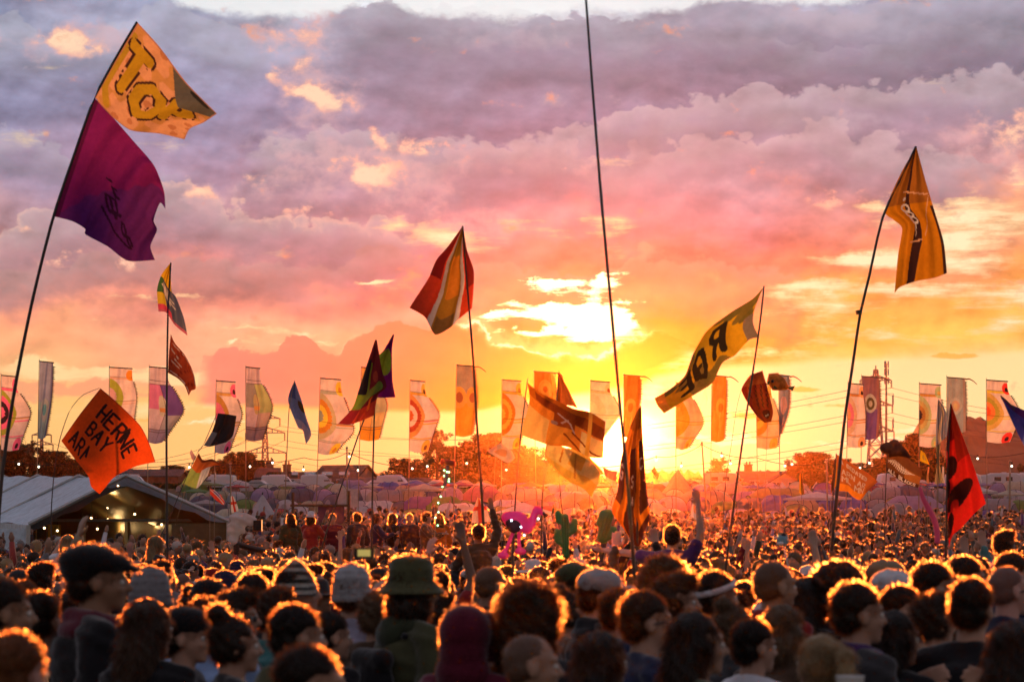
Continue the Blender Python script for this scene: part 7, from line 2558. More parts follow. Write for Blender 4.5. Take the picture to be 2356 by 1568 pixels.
BAG = sculpt('backpack', [('E', (0, -.19, 1.20), (.14, .07, .17)), ('C', (-.10, -.20, 1.34), .05, (.10, -.20, 1.34), .05), ('C', (-.09, -.22, 1.10), .06, (.09, -.22, 1.10), .06), ('C', (.10, -.10, 1.44), .018, (.13, .06, 1.40), .018), ('C', (.13, .06, 1.40), .018, (.14, .11, 1.20), .016), ('C', (-.10, -.10, 1.44), .018, (-.13, .06, 1.40), .018), ('C', (-.13, .06, 1.40), .018, (-.14, .11, 1.20), .016)], .014, 3)
STRAP = MB().tube([(-.17, .08, 1.42), (-.12, -.02, 1.475), (-.02, -.135, 1.36), (.10, -.15, 1.20), (.19, -.10, 1.0)], .016, 6).mesh('shoulder_strap', True)


def fuzz_up(me, n, L, seed):
    # wool nap added to the hats so their edges catch a backlit rim
    m = len(me.vertices)
    V = np.zeros(m * 3); me.vertices.foreach_get('co', V); V = V.reshape(-1, 3)
    N = np.zeros(m * 3); me.vertices.foreach_get('normal', N); N = N.reshape(-1, 3)
    tint = None
    if me.color_attributes:
        tint = np.zeros(m * 4); me.color_attributes[0].data.foreach_get('color', tint); tint = tint.reshape(-1, 4)
    N = np.where(((V - np.array((0, -.01, 1.6))) * N).sum(1, keepdims=True) < 0, -N, N)
    sV, q4, t3 = strands(V, N, n, L, .0017, (0, 0, 0), 1.0, .45, 0, seed)
    faces = [tuple(p.vertices) for p in me.polygons]
    Fc = faces + [tuple(x) for x in (q4 + m).tolist()] + [tuple(x) for x in (t3 + m).tolist()]
    out = bpy.data.meshes.new(me.name)
    out.from_pydata(np.vstack([V, sV]).tolist(), [], Fc)
    sm = np.zeros(len(Fc), bool); sm[:len(faces)] = True
    out.polygons.foreach_set('use_smooth', sm)
    out.polygons.foreach_set('material_index', (~sm).astype(np.int32))
    if tint is not None:
        a = out.color_attributes.new('tint', 'FLOAT_COLOR', 'POINT')
        c = np.ones((m + len(sV), 4), dtype=np.float32); c[:m] = tint
        a.data.foreach_set('color', c.ravel())
    return out


for i, k in enumerate(('flat_cap', 'bucket_hat', 'striped_beanie', 'knit_cap', 'hood_up', 'baseball_cap', 'bobble_hat')):
    HATS[k] = (fuzz_up(HATS[k][0], 4200 if k != 'hood_up' else 5600, .010 if k != 'baseball_cap' else .007, 40 + i), HATS[k][1])


def skin_mat():
    m = principled('skin', (1, 1, 1), .5, .35, .06, 14, src='obj')
    b = m.node_tree.nodes['Principled BSDF']
    b.inputs['Subsurface Weight'].default_value = .0
    b.inputs['Sheen Weight'].default_value = .15
    return m


M_SKIN = skin_mat()
M_TOP = principled('clothing', (1, 1, 1), .85, .12, .16, 5, .5, 14, sheen=.45, src='obj')
M_HAT = principled('hat_cloth', (1, 1, 1), .9, .1, .10, 20, .12, 60, sheen=.5, src='obj')
M_HAIR = translucent_mix('hair', 'obj', .10, rough=.45, noise_amt=.3)
M_FUZZ = fuzz_mat('backlit_hair', 'obj')
M_KNIT = principled('striped_wool', (1, 1, 1), .95, .05, .1, 30, .6, 120, sheen=.5, src='attr')
M_EYEW = principled('eye_white', (.6, .55, .5), .3, .4, 0)
M_EYEB = principled('eye_dark', (.02, .012, .01), .2, .5, 0)
M_LENS = principled('dark_lens', (.012, .012, .014), .15, .6, 0)
for k, v in BODY.items(): v.materials.append(M_SKIN)
for k, v in TOPS.items():
    v.materials.append(M_TOP)
    n_ = len(v.vertices)                     # creases of worn cloth
    V = np.zeros(n_ * 3); v.vertices.foreach_get('co', V); V = V.reshape(-1, 3)
    N = np.zeros(n_ * 3); v.vertices.foreach_get('normal', N); N = N.reshape(-1, 3)
    w_ = np.sin(V[:, 2] * 58 + V[:, 0] * 31 + 2 * np.sin(V[:, 1] * 22)) * np.sin(V[:, 0] * 27 - V[:, 2] * 19 + 1.3) + .6 * np.sin(V[:, 2] * 95 + V[:, 1] * 47)
    V += N * (w_ * (.0058 if k[1] else .003))[:, None]
    v.vertices.foreach_set('co', V.astype(np.float32).ravel()); v.update()
for v in (TROUS, TROUS_SIT, HOODDOWN, SCARF, SHOES, BAG, STRAP): v.materials.append(M_TOP)
for v in HAIR.values(): v.materials.append(M_HAIR); v.materials.append(M_FUZZ)
for k, (v, z) in HATS.items(): v.materials.append(M_KNIT if k == 'striped_beanie' else M_HAT); v.materials.append(M_FUZZ)
EYES.materials.append(M_EYEW); EYES.materials.append(M_EYEB); SPECS.materials.append(M_LENS)

SK = {'fair': (.42, .23, .155), 'tan': (.30, .155, .09), 'brown': (.15, .07, .04), 'pink': (.48, .24, .19)}
HC = {'black': (.012, .009, .008), 'dark brown': (.020, .012, .008), 'brown': (.042, .022, .012), 'light brown': (.11, .065, .034), 'blonde': (.36, .25, .13), 'grey': (.24, .22, .21), 'ginger': (.16, .055, .018)}
CC = {'pale': (.34, .34, .36), 'black': (.012, .011, .013), 'charcoal': (.035, .033, .036), 'navy': (.018, .022, .06), 'dark green': (.035, .042, .022), 'olive': (.075, .075, .035), 'maroon': (.10, .010, .025), 'red': (.30, .02, .02),
      'white': (.62, .61, .64), 'grey': (.20, .19, .20), 'blue': (.06, .10, .30), 'light blue': (.25, .36, .58), 'purple': (.06, .022, .10), 'brown': (.09, .05, .03), 'tan': (.28, .20, .12), 'pink': (.50, .10, .22),
      'yellow': (.62, .55, .08), 'teal': (.05, .16, .16), 'orange': (.60, .14, .02), 'plaid grey': (.30, .28, .36)}
NP = [0]


def person(x, ytop, d, rz, pose, skin, hair, hairc, top, label, hat=None, hatc=None, long=1, legs='charcoal', extra=(), name='person', zoff=None, eyes=True, group=None, tilt=0.0, hscale=None, near=True):
    """head top at picture point (x, ytop), d metres away; rz in degrees: 0 faces away, -90 faces right, 180 faces the camera"""
    tz = HATS[hat][1] if hat and hat != 'headband' else TOPZ.get(hair, 1.745)
    zt = P(x, ytop, d).z
    if zoff is None:
        zb = gz(d)
        s = (zt - zb) / tz
    else:                                  # carried on shoulders or standing on a deck: size is given, feet follow
        s = zoff
        zb = zt - tz * s
    o = empty(name, ((x - CX) / F * d, d, zb), math.radians(rz))
    o.scale = (s, s, s)
    if hscale: o.scale = (s * hscale, s * hscale, s)
    if tilt: o.rotation_euler = (0, math.radians(tilt), math.radians(rz))
    tag(o, label, 'person', group or 'people in the crowd')
    j = rng.uniform(.85, 1.15)
    def part(nm, me, c, k=1.0):
        p = bpy.data.objects.new(nm, me); COL.objects.link(p); p.parent = o
        p.color = (c[0] * k, c[1] * k, c[2] * k, 1)
        return p
    part('body', BODY[pose], SK[skin], j)
    part('jacket' if long else 'tee_shirt', TOPS[pose, long], CC[top], rng.uniform(.8, 1.2))
    part('trousers', TROUS_SIT if pose.startswith('ride') else TROUS, CC[legs])
    if near and not pose.startswith('ride'): part('shoes', SHOES, (.03, .03, .03))
    if hair and hair != 'none': part('hair', HAIR[hair], HC[hairc] if hair != 'bald' else [q * .5 for q in SK[skin]], rng.uniform(.8, 1.2))
    if hat: part(hat, HATS[hat][0], CC[hatc])
    if eyes: part('eyes', EYES, (1, 1, 1))
    for e in extra:
        nm, c = e
        part(nm, {'hood': HOODDOWN, 'scarf': SCARF, 'backpack': BAG, 'shoulder_strap': STRAP, 'sunglasses': SPECS}[nm], CC[c])
    NP[0] += 1
    TAKEN.append((o.location.x, d))
    return o


TAKEN = []
NEAR = [
    # x, top, d, turn, pose, skin, hair, hair colour, top, label, kwargs
    (226, 1247, 11.4, -78, 'down', 'tan', 'short', 'dark brown', 'black', 'man in a dark flat cap and maroon scarf, looking right, tallest at left', dict(hat='flat_cap', hatc='black', extra=(('scarf', 'maroon'),), hscale=1.1)),
    (952, 1277, 12.6, -60, 'down', 'fair', 'bob', 'dark brown', 'olive', 'person in an olive bucket hat and green jacket carrying a backpack, centre left', dict(hat='bucket_hat', hatc='olive', extra=(('backpack', 'black'), ('hood', 'dark green')), hscale=1.0)),
    (42, 1442, 7.6, -30, 'down', 'pink', 'short', 'ginger', 'plaid grey', 'close person with glowing orange hair in the lower left corner', dict()),
    (12, 1322, 10.2, -70, 'down', 'tan', 'short', 'dark brown', 'maroon', 'dark haired man cut off by the left edge above the corner person', dict()),
    (96, 1352, 11.5, -20, 'down', 'fair', 'short', 'dark brown', 'charcoal', 'dark haired head between the left edge man and the flat cap man', dict()),
    (350, 1303, 13.6, -10, 'down', 'fair', 'none', 'grey', 'brown', 'person in a round grey knit cap right of the flat cap man', dict(hat='knit_cap', hatc='grey')),
    (345, 1366, 10.8, -40, 'down', 'fair', 'long', 'brown', 'black', 'long haired woman in black just right of the flat cap man', dict()),
    (585, 1312, 14.6, -20, 'down', 'fair', 'short', 'dark brown', 'charcoal', 'dark head left of the striped beanie', dict()),
    (686, 1286, 14.2, -40, 'down', 'fair', 'short', 'dark brown', 'brown', 'person in a green and white striped beanie', dict(hat='striped_beanie', hatc='white')),
    (541, 1384, 10.6, -30, 'down', 'fair', 'bun', 'dark brown', 'black', 'dark haired woman in black with pinned up hair, below left of the striped beanie', dict()),
    (545, 1344, 12.8, -50, 'down', 'fair', 'tousled', 'brown', 'charcoal', 'brown haired person with sunglasses behind the pinned up hair woman', dict(extra=(('sunglasses', 'black'),))),
    (633, 1342, 13.2, -30, 'down', 'fair', 'tousled', 'brown', 'teal', 'brown haired head directly below the striped beanie on its left', dict()),
    (686, 1380, 10.0, -62, 'down', 'fair', 'short', 'black', 'dark green', 'dark haired man with a pale neck in a grey green jacket, glowing rim', dict(extra=(('hood', 'olive'),))),
    (718, 1472, 7.6, -40, 'down', 'fair', 'short', 'dark brown', 'charcoal', 'close dark head with a burning orange rim at the bottom, left of centre', dict()),
    (812, 1296, 14.0, -25, 'phone', 'fair', 'short', 'brown', 'plaid grey', 'person in a pale grey cap and plaid shirt holding up a camera', dict(hat='knit_cap', hatc='pale')),
    (762, 1400, 12.5, -60, 'down', 'fair', 'short', 'dark brown', 'black', 'dark head between the pale neck man and the green jacket', dict()),
    (870, 1352, 13.6, -30, 'down', 'fair', 'tousled', 'light brown', 'brown', 'light brown hair beside the brim of the olive bucket hat', dict()),
    (1080, 1388, 10.6, -30, 'down', 'fair', 'none', 'black', 'maroon', 'person with a maroon hood pulled up right of the bucket hat', dict(hat='hood_up', hatc='maroon')),
    (1130, 1300, 16.4, -5, 'down', 'tan', 'bald', 'dark brown', 'charcoal', 'close cropped brown head above the maroon hood', dict()),
    (1228, 1327, 10.6, -10, 'down', 'fair', 'curly', 'brown', 'charcoal', 'woman with big curly brown hair glowing in the sun, centre', dict()),
    (1224, 1456, 9.3, -78, 'down', 'fair', 'bald', 'dark brown', 'black', 'balding man in profile facing right at the bottom centre', dict()),
    (1316, 1338, 14.4, -40, 'down', 'fair', 'bun', 'brown', 'brown', 'woman with tied up brown hair right of the curly haired woman', dict()),
    (1322, 1290, 16.2, -60, 'down', 'fair', 'short', 'brown', 'charcoal', 'person in a khaki cap left of the grey washed cap', dict(hat='baseball_cap', hatc='olive')),
    (1381, 1303, 13.8, -75, 'down', 'fair', 'short', 'black', 'black', 'person in a pale washed grey cap, right of centre', dict(hat='baseball_cap', hatc='pale', extra=(('scarf', 'black'),))),
    (1388, 1440, 9.8, -10, 'down', 'fair', 'long', 'black', 'black', 'woman with long black hair dressed in black at the bottom', dict()),
    (1432, 1345, 13.0, -30, 'down', 'fair', 'short', 'dark brown', 'navy', 'dark head between the grey cap and the man with glasses', dict()),
    (1490, 1350, 10.6, -72, 'down', 'fair', 'short', 'brown', 'navy', 'brown haired man with glasses facing right, pink strap over a dark jacket', dict(extra=(('sunglasses', 'black'), ('shoulder_strap', 'pink')))),
    (1556, 1306, 13.0, -50, 'down', 'fair', 'tousled', 'brown', 'tan', 'brown haired head right above the man with glasses', dict()),
    (1530, 1268, 15.0, -20, 'down', 'fair', 'curly', 'light brown', 'brown', 'fluffy light brown hair highest right of the furled orange flag', dict()),
    (1650, 1306, 13.4, -62, 'down', 'fair', 'short', 'black', 'grey', 'man with a pale headband tied round dark hair', dict(hat='headband', hatc='white')),
    (1606, 1394, 9.7, -30, 'down', 'fair', 'long', 'dark brown', 'olive', 'woman with long dark hair in a grey green top, bottom right of centre', dict()),
    (1694, 1366, 12.6, -60, 'down', 'fair', 'bun', 'light brown', 'charcoal', 'light brown tied hair left of the cropped head with the red scarf', dict()),
    (1737, 1416, 11.2, -60, 'down', 'fair', 'short', 'black', 'white', 'man in a white tee shirt with black hair at the bottom', dict(long=0)),
    (1784, 1288, 13.0, -60, 'down', 'tan', 'bald', 'dark brown', 'red', 'shaven headed man with a dark red scarf', dict(extra=(('scarf', 'red'),))),
    (1806, 1380, 11.8, -40, 'down', 'fair', 'bob', 'light brown', 'brown', 'light brown bobbed hair below the shaven head', dict()),
    (1882, 1446, 10.2, 35, 'down', 'fair', 'ponytail', 'blonde', 'black', 'blonde woman with a ponytail at the bottom right', dict()),
    (1862, 1318, 13.4, -10, 'down', 'fair', 'long', 'black', 'black', 'straight dark hair right of the shaven head', dict()),
    (1936, 1284, 13.4, -60, 'down', 'brown', 'afro', 'black', 'navy', 'person with bushy black hair above the man in lilac collar', dict()),
    (1976, 1330, 10.6, -70, 'down', 'fair', 'short', 'dark brown', 'charcoal', 'dark haired man with lilac collar and glowing hair, right', dict(extra=(('scarf', 'purple'),))),
    (2062, 1392, 10.8, -20, 'down', 'fair', 'long', 'dark brown', 'black', 'woman with long dark hair in black beside the lilac collar man', dict()),
    (2080, 1338, 12.8, -50, 'down', 'fair', 'short', 'dark brown', 'charcoal', 'dark haired head behind the lilac collar man, to his right', dict()),
    (2038, 1283, 16.5, -40, 'down', 'fair', 'short', 'brown', 'tan', 'person in a tan cap behind the bushy black hair', dict(hat='baseball_cap', hatc='tan')),
    (2052, 1306, 15.0, -70, 'down', 'fair', 'short', 'brown', 'navy', 'person in a white cap in front of the tan cap', dict(hat='baseball_cap', hatc='white')),
    (2152, 1284, 13.2, -30, 'down', 'fair', 'short', 'dark brown', 'brown', 'dark head with glowing left rim beneath the pink inflatable tube', dict()),
    (2150, 1354, 12.2, -20, 'down', 'fair', 'tousled', 'brown', 'light blue', 'brown hair over a pale blue collar, right', dict()),
    (2236, 1320, 10.8, -25, 'behind', 'fair', 'short', 'black', 'black', 'man in a black tee shirt with arms folded up behind him', dict(long=0)),
    (2180, 1318, 14.0, -40, 'down', 'fair', 'tousled', 'black', 'charcoal', 'tousled dark hair left of the man in the black tee shirt', dict()),
    (2322, 1300, 13.4, -60, 'down', 'pink', 'bald', 'grey', 'navy', 'grey cropped head with sunglasses near the right edge', dict(extra=(('sunglasses', 'black'),))),
    (2342, 1416, 9.6, -10, 'down', 'fair', 'long', 'dark brown', 'black', 'woman with long brown hair in the lower right corner', dict()),
    (2224, 1272, 15.2, -30, 'down', 'fair', 'short', 'dark brown', 'brown', 'dark haired head behind the man in the black tee shirt', dict()),
    (2332, 1264, 16.0, -10, 'down', 'fair', 'short', 'brown', 'navy', 'brown head at the right edge below the denim rider', dict()),
    (478, 1366, 12.0, 20, 'down', 'fair', 'tousled', 'brown', 'light blue', 'brown haired person in a light blue denim collar left of the dark haired woman', dict()),
    (428, 1390, 11.4, -50, 'down', 'fair', 'short', 'black', 'black', 'dark person with a peaked cap between the long hair and the denim collar', dict(hat='baseball_cap', hatc='black')),
    (484, 1330, 15.0, -30, 'down', 'fair', 'short', 'dark brown', 'black', 'person in a black knit cap above the light blue denim collar', dict(hat='knit_cap', hatc='black')),
    (1004, 1350, 14.5, -20, 'down', 'fair', 'tousled', 'brown', 'brown', 'brown hair right behind the bucket hat brim', dict()),
    (1176, 1352, 13.2, -20, 'down', 'fair', 'short', 'brown', 'charcoal', 'brown head between the maroon hood and the curly hair', dict()),
]
for (x, y, d, rz, pose, sk, hr, hc, tp, lb, kw) in NEAR:
    if -55 < rz < 10 and pose == 'down' and int(x) % 3: rz -= 42
    person(x, y, d, rz, pose, sk, hr, hc, tp, lb, **kw)

# people on shoulders and with raised arms, between 20 and 50 m
RID = [
    (1100, 1203, 31.0, 20, 'rideR', 'tan', 'short', 'black', 'brown', 'child in a patterned top on shoulders with one arm up, beside the leaning pole', dict(long=1)),
    (1548, 1203, 24.0, -20, 'rideS', 'fair', 'short', 'dark brown', 'purple', 'person in a purple top on shoulders, arms flung out, right of the furled flag', dict(long=0)),
    (362, 1228, 32.0, -70, 'rideD', 'fair', 'long', 'blonde', 'black', 'blonde girl on shoulders in front of the marquee', dict()),
    (155, 1226, 34.0, 10, 'rideP', 'fair', 'long', 'blonde', 'white', 'blonde woman in white on shoulders raising a camera, left of the flat cap', dict(long=0)),
    (2312, 1214, 22.0, -60, 'rideD', 'fair', 'tousled', 'brown', 'blue', 'person in a blue denim jacket on shoulders at the right edge', dict()),
]
for (x, y, d, rz, pose, sk, hr, hc, tp, lb, kw) in RID:
    r_ = person(x, y, d, rz, pose, sk, hr, hc, tp, lb, zoff=.86, group='people riding on shoulders', **kw)
    seat = r_.location.z + .80 * .86
    s = (seat - gz(d)) / 1.46
    s = max(.8, min(1.06, s))
    # the one who carries: shoulders right under the rider
    zb = gz(d)
    o_ = person(x, HY - ((seat - 1.46 * s) + 1.76 * s - CAMZ) * F / d, d, rz, 'down', 'fair', 'short', 'dark brown', 'charcoal', 'dark haired person carrying ' + {1100: 'the child in the patterned top', 1548: 'the person in the purple top', 362: 'the blonde girl', 155: 'the blonde woman in white', 2312: 'the denim jacketed rider'}[x], zoff=s)
    o_.location.z = zb; o_.scale = (s, s, (seat - zb) / 1.46)

RAISE = [
    (455, 1290, 34, 'upR', 'finger raised high before the closed marquee panel'), (1462, 1290, 23, 'both', 'hands raised under the furled flag, gripping its pole'),
    (748, 1262, 40, 'upR', 'arm raised left of the purple flag pole'), (1480, 1300, 21, 'upL', 'left arm up just left of the purple rider'), (1680, 1284, 32, 'upR', 'arm up below the white sail flag'), (1740, 1280, 36, 'upL', 'left arm up right of the dark camouflage flag pole'),
    (2160, 1306, 20, 'upR', 'arm up holding the pink inflatable tube'), (2205, 1300, 21, 'upR', 'arm up under the red and black flag'), (1325, 1282, 26, 'phone', 'holding up a phone with a violet screen'),
    (1290, 1282, 36, 'upR', 'arm raised at the foot of the left cactus'), (1810, 1300, 21, 'upR', 'arm up holding the blue inflatable on a stick'), (880, 1276, 38, 'phone', 'holding a phone up left of the bucket hat'),
    (640, 1276, 40, 'phone', 'holding a phone up near the paper sign'), (1635, 1286, 34, 'upL', 'left arm up right of the purple rider'),
]
hk = ['short', 'tousled', 'long', 'bob', 'bun', 'short', 'curly', 'ponytail']
hcn = ['dark brown', 'brown', 'black', 'light brown', 'blonde', 'dark brown']
tpn = ['charcoal', 'black', 'navy', 'brown', 'grey', 'maroon', 'olive', 'teal', 'red', 'white', 'purple', 'tan', 'blue']
rp = random.Random(77)
for i, (x, y, d, pose, lb) in enumerate(RAISE):
    h = hk[i % len(hk)]; c = hcn[i % len(hcn)]; t = tpn[i % len(tpn)]
    person(x, y + 6, d * 1.15, rp.uniform(-60, 30), pose, 'fair', h, c, t, 'person with ' + lb if 'arm' in lb.split()[0:2] or 'two' in lb or 'hands' in lb or 'finger' in lb or 'left' == lb.split()[0] else 'person ' + lb, long=i % 2, near=False, eyes=False)

# the raised viewing platform and the people on it
d = 64
o = empty('viewing_platform', ((850 - CX) / F * d, d, gz(d)))
tag(o, 'low viewing platform with a white top rail, people standing on it', 'platform')
zt = .62
for k in range(14):
    MB().box((-4.3 + k * .62, .6, zt - .03), (.60, 3.2, .05)).build('deck_board', M_WOOD, o)
for k in range(6):
    MB().box((-4.3 + k * 1.65, -1.0, .28), (.09, .09, .62)).build('post', M_WOOD, o)
RW = principled('white_rail', (.7, .68, .66), .5)
MB().tube([(-2.6, -1.05, 1.30), (1.1, -1.05, 1.30)], .022, 8).build('rail', RW, o)
MB().tube([(2.0, -1.05, 1.22), (4.2, -1.05, 1.22)], .022, 8).build('rail', RW, o)
for x in (-2.6, -.8, 1.1, 2.0, 4.2):
    MB().tube([(x, -1.05, .5), (x, -1.05, 1.31)], .02, 6).build('rail_post', RW, o)
PLAT = [(612, 1208, 'grey', 'dark green'), (640, 1196, 'brown', 'grey'), (668, 1210, 'dark brown', 'olive'), (716, 1212, 'brown', 'red'), (765, 1206, 'dark brown', 'maroon'), (822, 1190, 'dark brown', 'charcoal'), (868, 1194, 'brown', 'navy'), (905, 1202, 'dark brown', 'black'),
        (942, 1185, 'dark brown', 'charcoal'), (982, 1196, 'black', 'brown'), (1010, 1186, 'brown', 'orange'), (1050, 1186, 'dark brown', 'charcoal')]
for i, (x, y, hc_, tp_) in enumerate(PLAT):
    person(x, y + 3, d + .2 + (i % 3) * .5, 180 if i % 4 == 0 else rp.uniform(-120, 60), 'down' if i % 3 else 'forward', 'fair', hk[i % 4], hc_, tp_,
           '%s haired person in %s standing on the viewing platform, %s from the left' % (hc_, tp_, ['first', 'second', 'third', 'fourth', 'fifth', 'sixth', 'seventh', 'eighth', 'ninth', 'tenth', 'eleventh', 'twelfth'][i]),
           zoff=1.0, near=False, eyes=False, hat='sun_hat' if i == 3 else None, hatc='white' if i == 3 else None, group='people on the viewing platform')
    bpy.context.scene.objects
for ob in [q for q in COL.objects if q.get('group') == 'people on the viewing platform']:
    ob.location.z = gz(d) + .62
    if ob.location.x / d * F + CX > 1030 or ob.location.x / d * F + CX < 640: ob.location.z = gz(d)

# the rest of the near crowd: every head one can pick out
MARKX = [(-60, 'by the left picture edge'), (90, 'before the marquee corner'), (190, 'right of the flat cap man'), (300, 'before the marquee'), (400, 'before the closed marquee panel'), (500, 'right of the marquee'), (600, 'left of the striped beanie'), (700, 'behind the striped beanie'),
         (800, 'behind the raised camera'), (900, 'left of the bucket hat'), (1000, 'right of the bucket hat'), (1090, 'below the child rider'), (1170, 'under the flamingo'), (1250, 'below the left cactus'), (1330, 'between the cacti'), (1400, 'below the right cactus'),
         (1470, 'under the furled flag'), (1560, 'below the purple rider'), (1640, 'behind the headband man'), (1720, 'left of the camouflage flag pole foot'), (1800, 'behind the shaven head'), (1880, 'under the blue inflatable'), (1960, 'by the amber flag pole foot'), (2050, 'behind the tan cap'),
         (2130, 'left of the pink tube'), (2200, 'under the red and black flag'), (2290, 'below the denim rider')]
SEENL = {}
HN = {'short': 'short', 'tousled': 'tousled', 'long': 'long', 'bob': 'bobbed', 'bun': 'pinned up', 'curly': 'curly', 'ponytail': 'ponytailed', 'afro': 'bushy', 'bald': 'cropped'}
budget = 296 - NP[0]
tries = 0
done = 0
NB = rp
while done < budget and tries < 30000:
    tries += 1
    f_ = done / budget
    dd = 14.6 + 21.0 * (f_ ** .75) + rp.uniform(-.4, .4)
    x = rp.uniform(-40, 2396)
    wx = (x - CX) / F * dd
    if any((wx - a) ** 2 + ((dd - b) * .75) ** 2 < .44 ** 2 for a, b in TAKEN): continue
    h = rp.gauss(1.70, .075)
    if dd < 17: h = min(h, 1.70 - (17 - dd) * .012)
    h = max(1.50, min(1.84, h))
    y = HY - (gz(dd) + h - CAMZ) * F / dd
    # keep clear of the faces in front that the picture singles out
    hr = rp.choice(['short', 'short', 'short', 'tousled', 'tousled', 'long', 'long', 'bob', 'bun', 'curly', 'ponytail', 'bald', 'afro'])
    hc_ = rp.choices(list(HC), [3, 5, 4, 2, 2, 1, .6])[0]
    tp_ = rp.choice(tpn + ['black', 'charcoal', 'brown'])
    hat = rp.choices([None, 'baseball_cap', 'knit_cap', 'bucket_hat', 'sun_hat', 'bobble_hat'], [20, 2, 1.6, .6, .8, .4])[0]
    hatc = rp.choice(['charcoal', 'tan', 'white', 'olive', 'navy', 'red', 'grey']) if hat else None
    mk = min(MARKX, key=lambda q: abs(q[0] - x))[1]
    band = 'near' if dd < 18.5 else 'middle distance' if dd < 26 else 'farther'
    if hat:
        core = 'person in a %s %s and %s top' % (hatc, hat.replace('_', ' '), tp_)
    else:
        core = 'person with %s %s hair in %s' % (HN[hr], hc_, tp_)
    if hr == 'bald' and not hat: core = 'person with a cropped %s head in %s' % (hc_, tp_)
    lb = core + ', ' + band + ' ' + mk
    if lb in SEENL or len(lb.replace(',', ' ').split()) > 16: continue
    SEENL[lb] = 1
    turn = rp.choice([rp.uniform(-110, 30), rp.uniform(-90, -20), rp.uniform(120, 230)]) if dd > 20 else rp.uniform(-95, 20)
    pose = rp.choices(['down', 'forward', 'upR', 'upL', 'phone'], [30, 6, 1.2, 1, .8])[0] if dd > 19 else 'down'
    person(x, y, dd, turn, pose, rp.choice(['fair', 'fair', 'pink', 'tan', 'fair', 'brown']), hr if not hat else ('long' if hr in ('long', 'curly') else 'bob' if hr == 'bob' else 'short') if hat not in ('knit_cap', 'bobble_hat') else 'none', hc_, tp_, lb,
           hat=hat, hatc=hatc, long=rp.choice([0, 1, 1]), near=False, eyes=dd < 24, tilt=rp.uniform(-4, 4), extra=(('sunglasses', 'black'),) if rp.random() < .12 else ())
    done += 1


# ------------------------------------------------------------------ the crowd beyond, one mass
def low_person(pose):
    """parts as (V, F, role): 0 skin 1 hair 2 top 3 legs"""
    out = []
    rr = np.random.default_rng(len(pose))
    def ad(vf, role): out.append((np.array(vf[0], float), vf[1], role))
    ad(uv_ball((0, .008, 1.61), (.072, .088, .105), None, 8, 6), 0)
    ad(uv_ball((0, -.020, 1.655), (.086, .098, .092), None, 9, 6), 1)
    n_ = 64
    v_ = rr.normal(size=(n_, 3)); v_[:, 2] = np.abs(v_[:, 2]) * .9 - .15; v_ /= np.linalg.norm(v_, axis=1, keepdims=True)
    a_ = np.array((0, -.02, 1.655)) + v_ * np.array((.084, .096, .09))
    b_ = a_ + (v_ + rr.normal(size=(n_, 3)) * .35) * rr.uniform(.012, .034, (n_, 1))
    s_ = np.cross(v_, rr.normal(size=(n_, 3))); s_ = s_ / np.linalg.norm(s_, axis=1, keepdims=True) * .0055
    ad((np.stack([a_ - s_, a_ + s_, b_ + s_ * .5, b_ - s_ * .5], 1).reshape(-1, 3), [(4 * i, 4 * i + 1, 4 * i + 2, 4 * i + 3) for i in range(n_)]), 4)

    def loft(rings, n=8):
        V, Fc = [], []
        for (cx_, cy_, z, a, b) in rings:
            for k in range(n):
                w = 2 * math.pi * k / n
                V.append((cx_ + a * math.cos(w), cy_ + b * math.sin(w), z))
        for i in range(len(rings) - 1):
            for k in range(n):
                k2 = (k + 1) % n
                Fc.append((i * n + k, i * n + k2, (i + 1) * n + k2, (i + 1) * n + k))
        return V, Fc
    ad(loft([(0, -.02, 1.40, .05, .05), (0, -.015, 1.56, .05, .05)], 6), 0)
    ad(loft([(0, 0, .86, .17, .13), (0, 0, 1.1, .155, .115), (0, 0, 1.3, .185, .125), (0, -.01, 1.42, .19, .09), (0, -.01, 1.47, .11, .07), (0, -.01, 1.485, .02, .02)]), 2)
    for s in (-1, 1):
        kind = pose if (pose != 'upR' or s > 0) else 'down'
        kk = {'upR': 'up'}.get(kind, kind)
        sh, e, w = arm_joints(kk, s)
        m = MB().tube([sh, e, w], [.058, .05, .036], 6)
        ad((m.V, m.F), 2 if s > 0 or pose == 'down' else 0)
        f = (Vector(w) - Vector(e)).normalized() * .10
        m = MB().tube([w, Vector(w) + f * .6, Vector(w) + f * 1.4], [.024, .042, .018], 5)
        ad((m.V, m.F), 0)
        m = MB().tube([(s * .09, 0, .9), (s * .1, 0, .48), (s * .1, 0, .02)], [.095, .068, .05], 6)
        ad((m.V, m.F), 3)
    return out


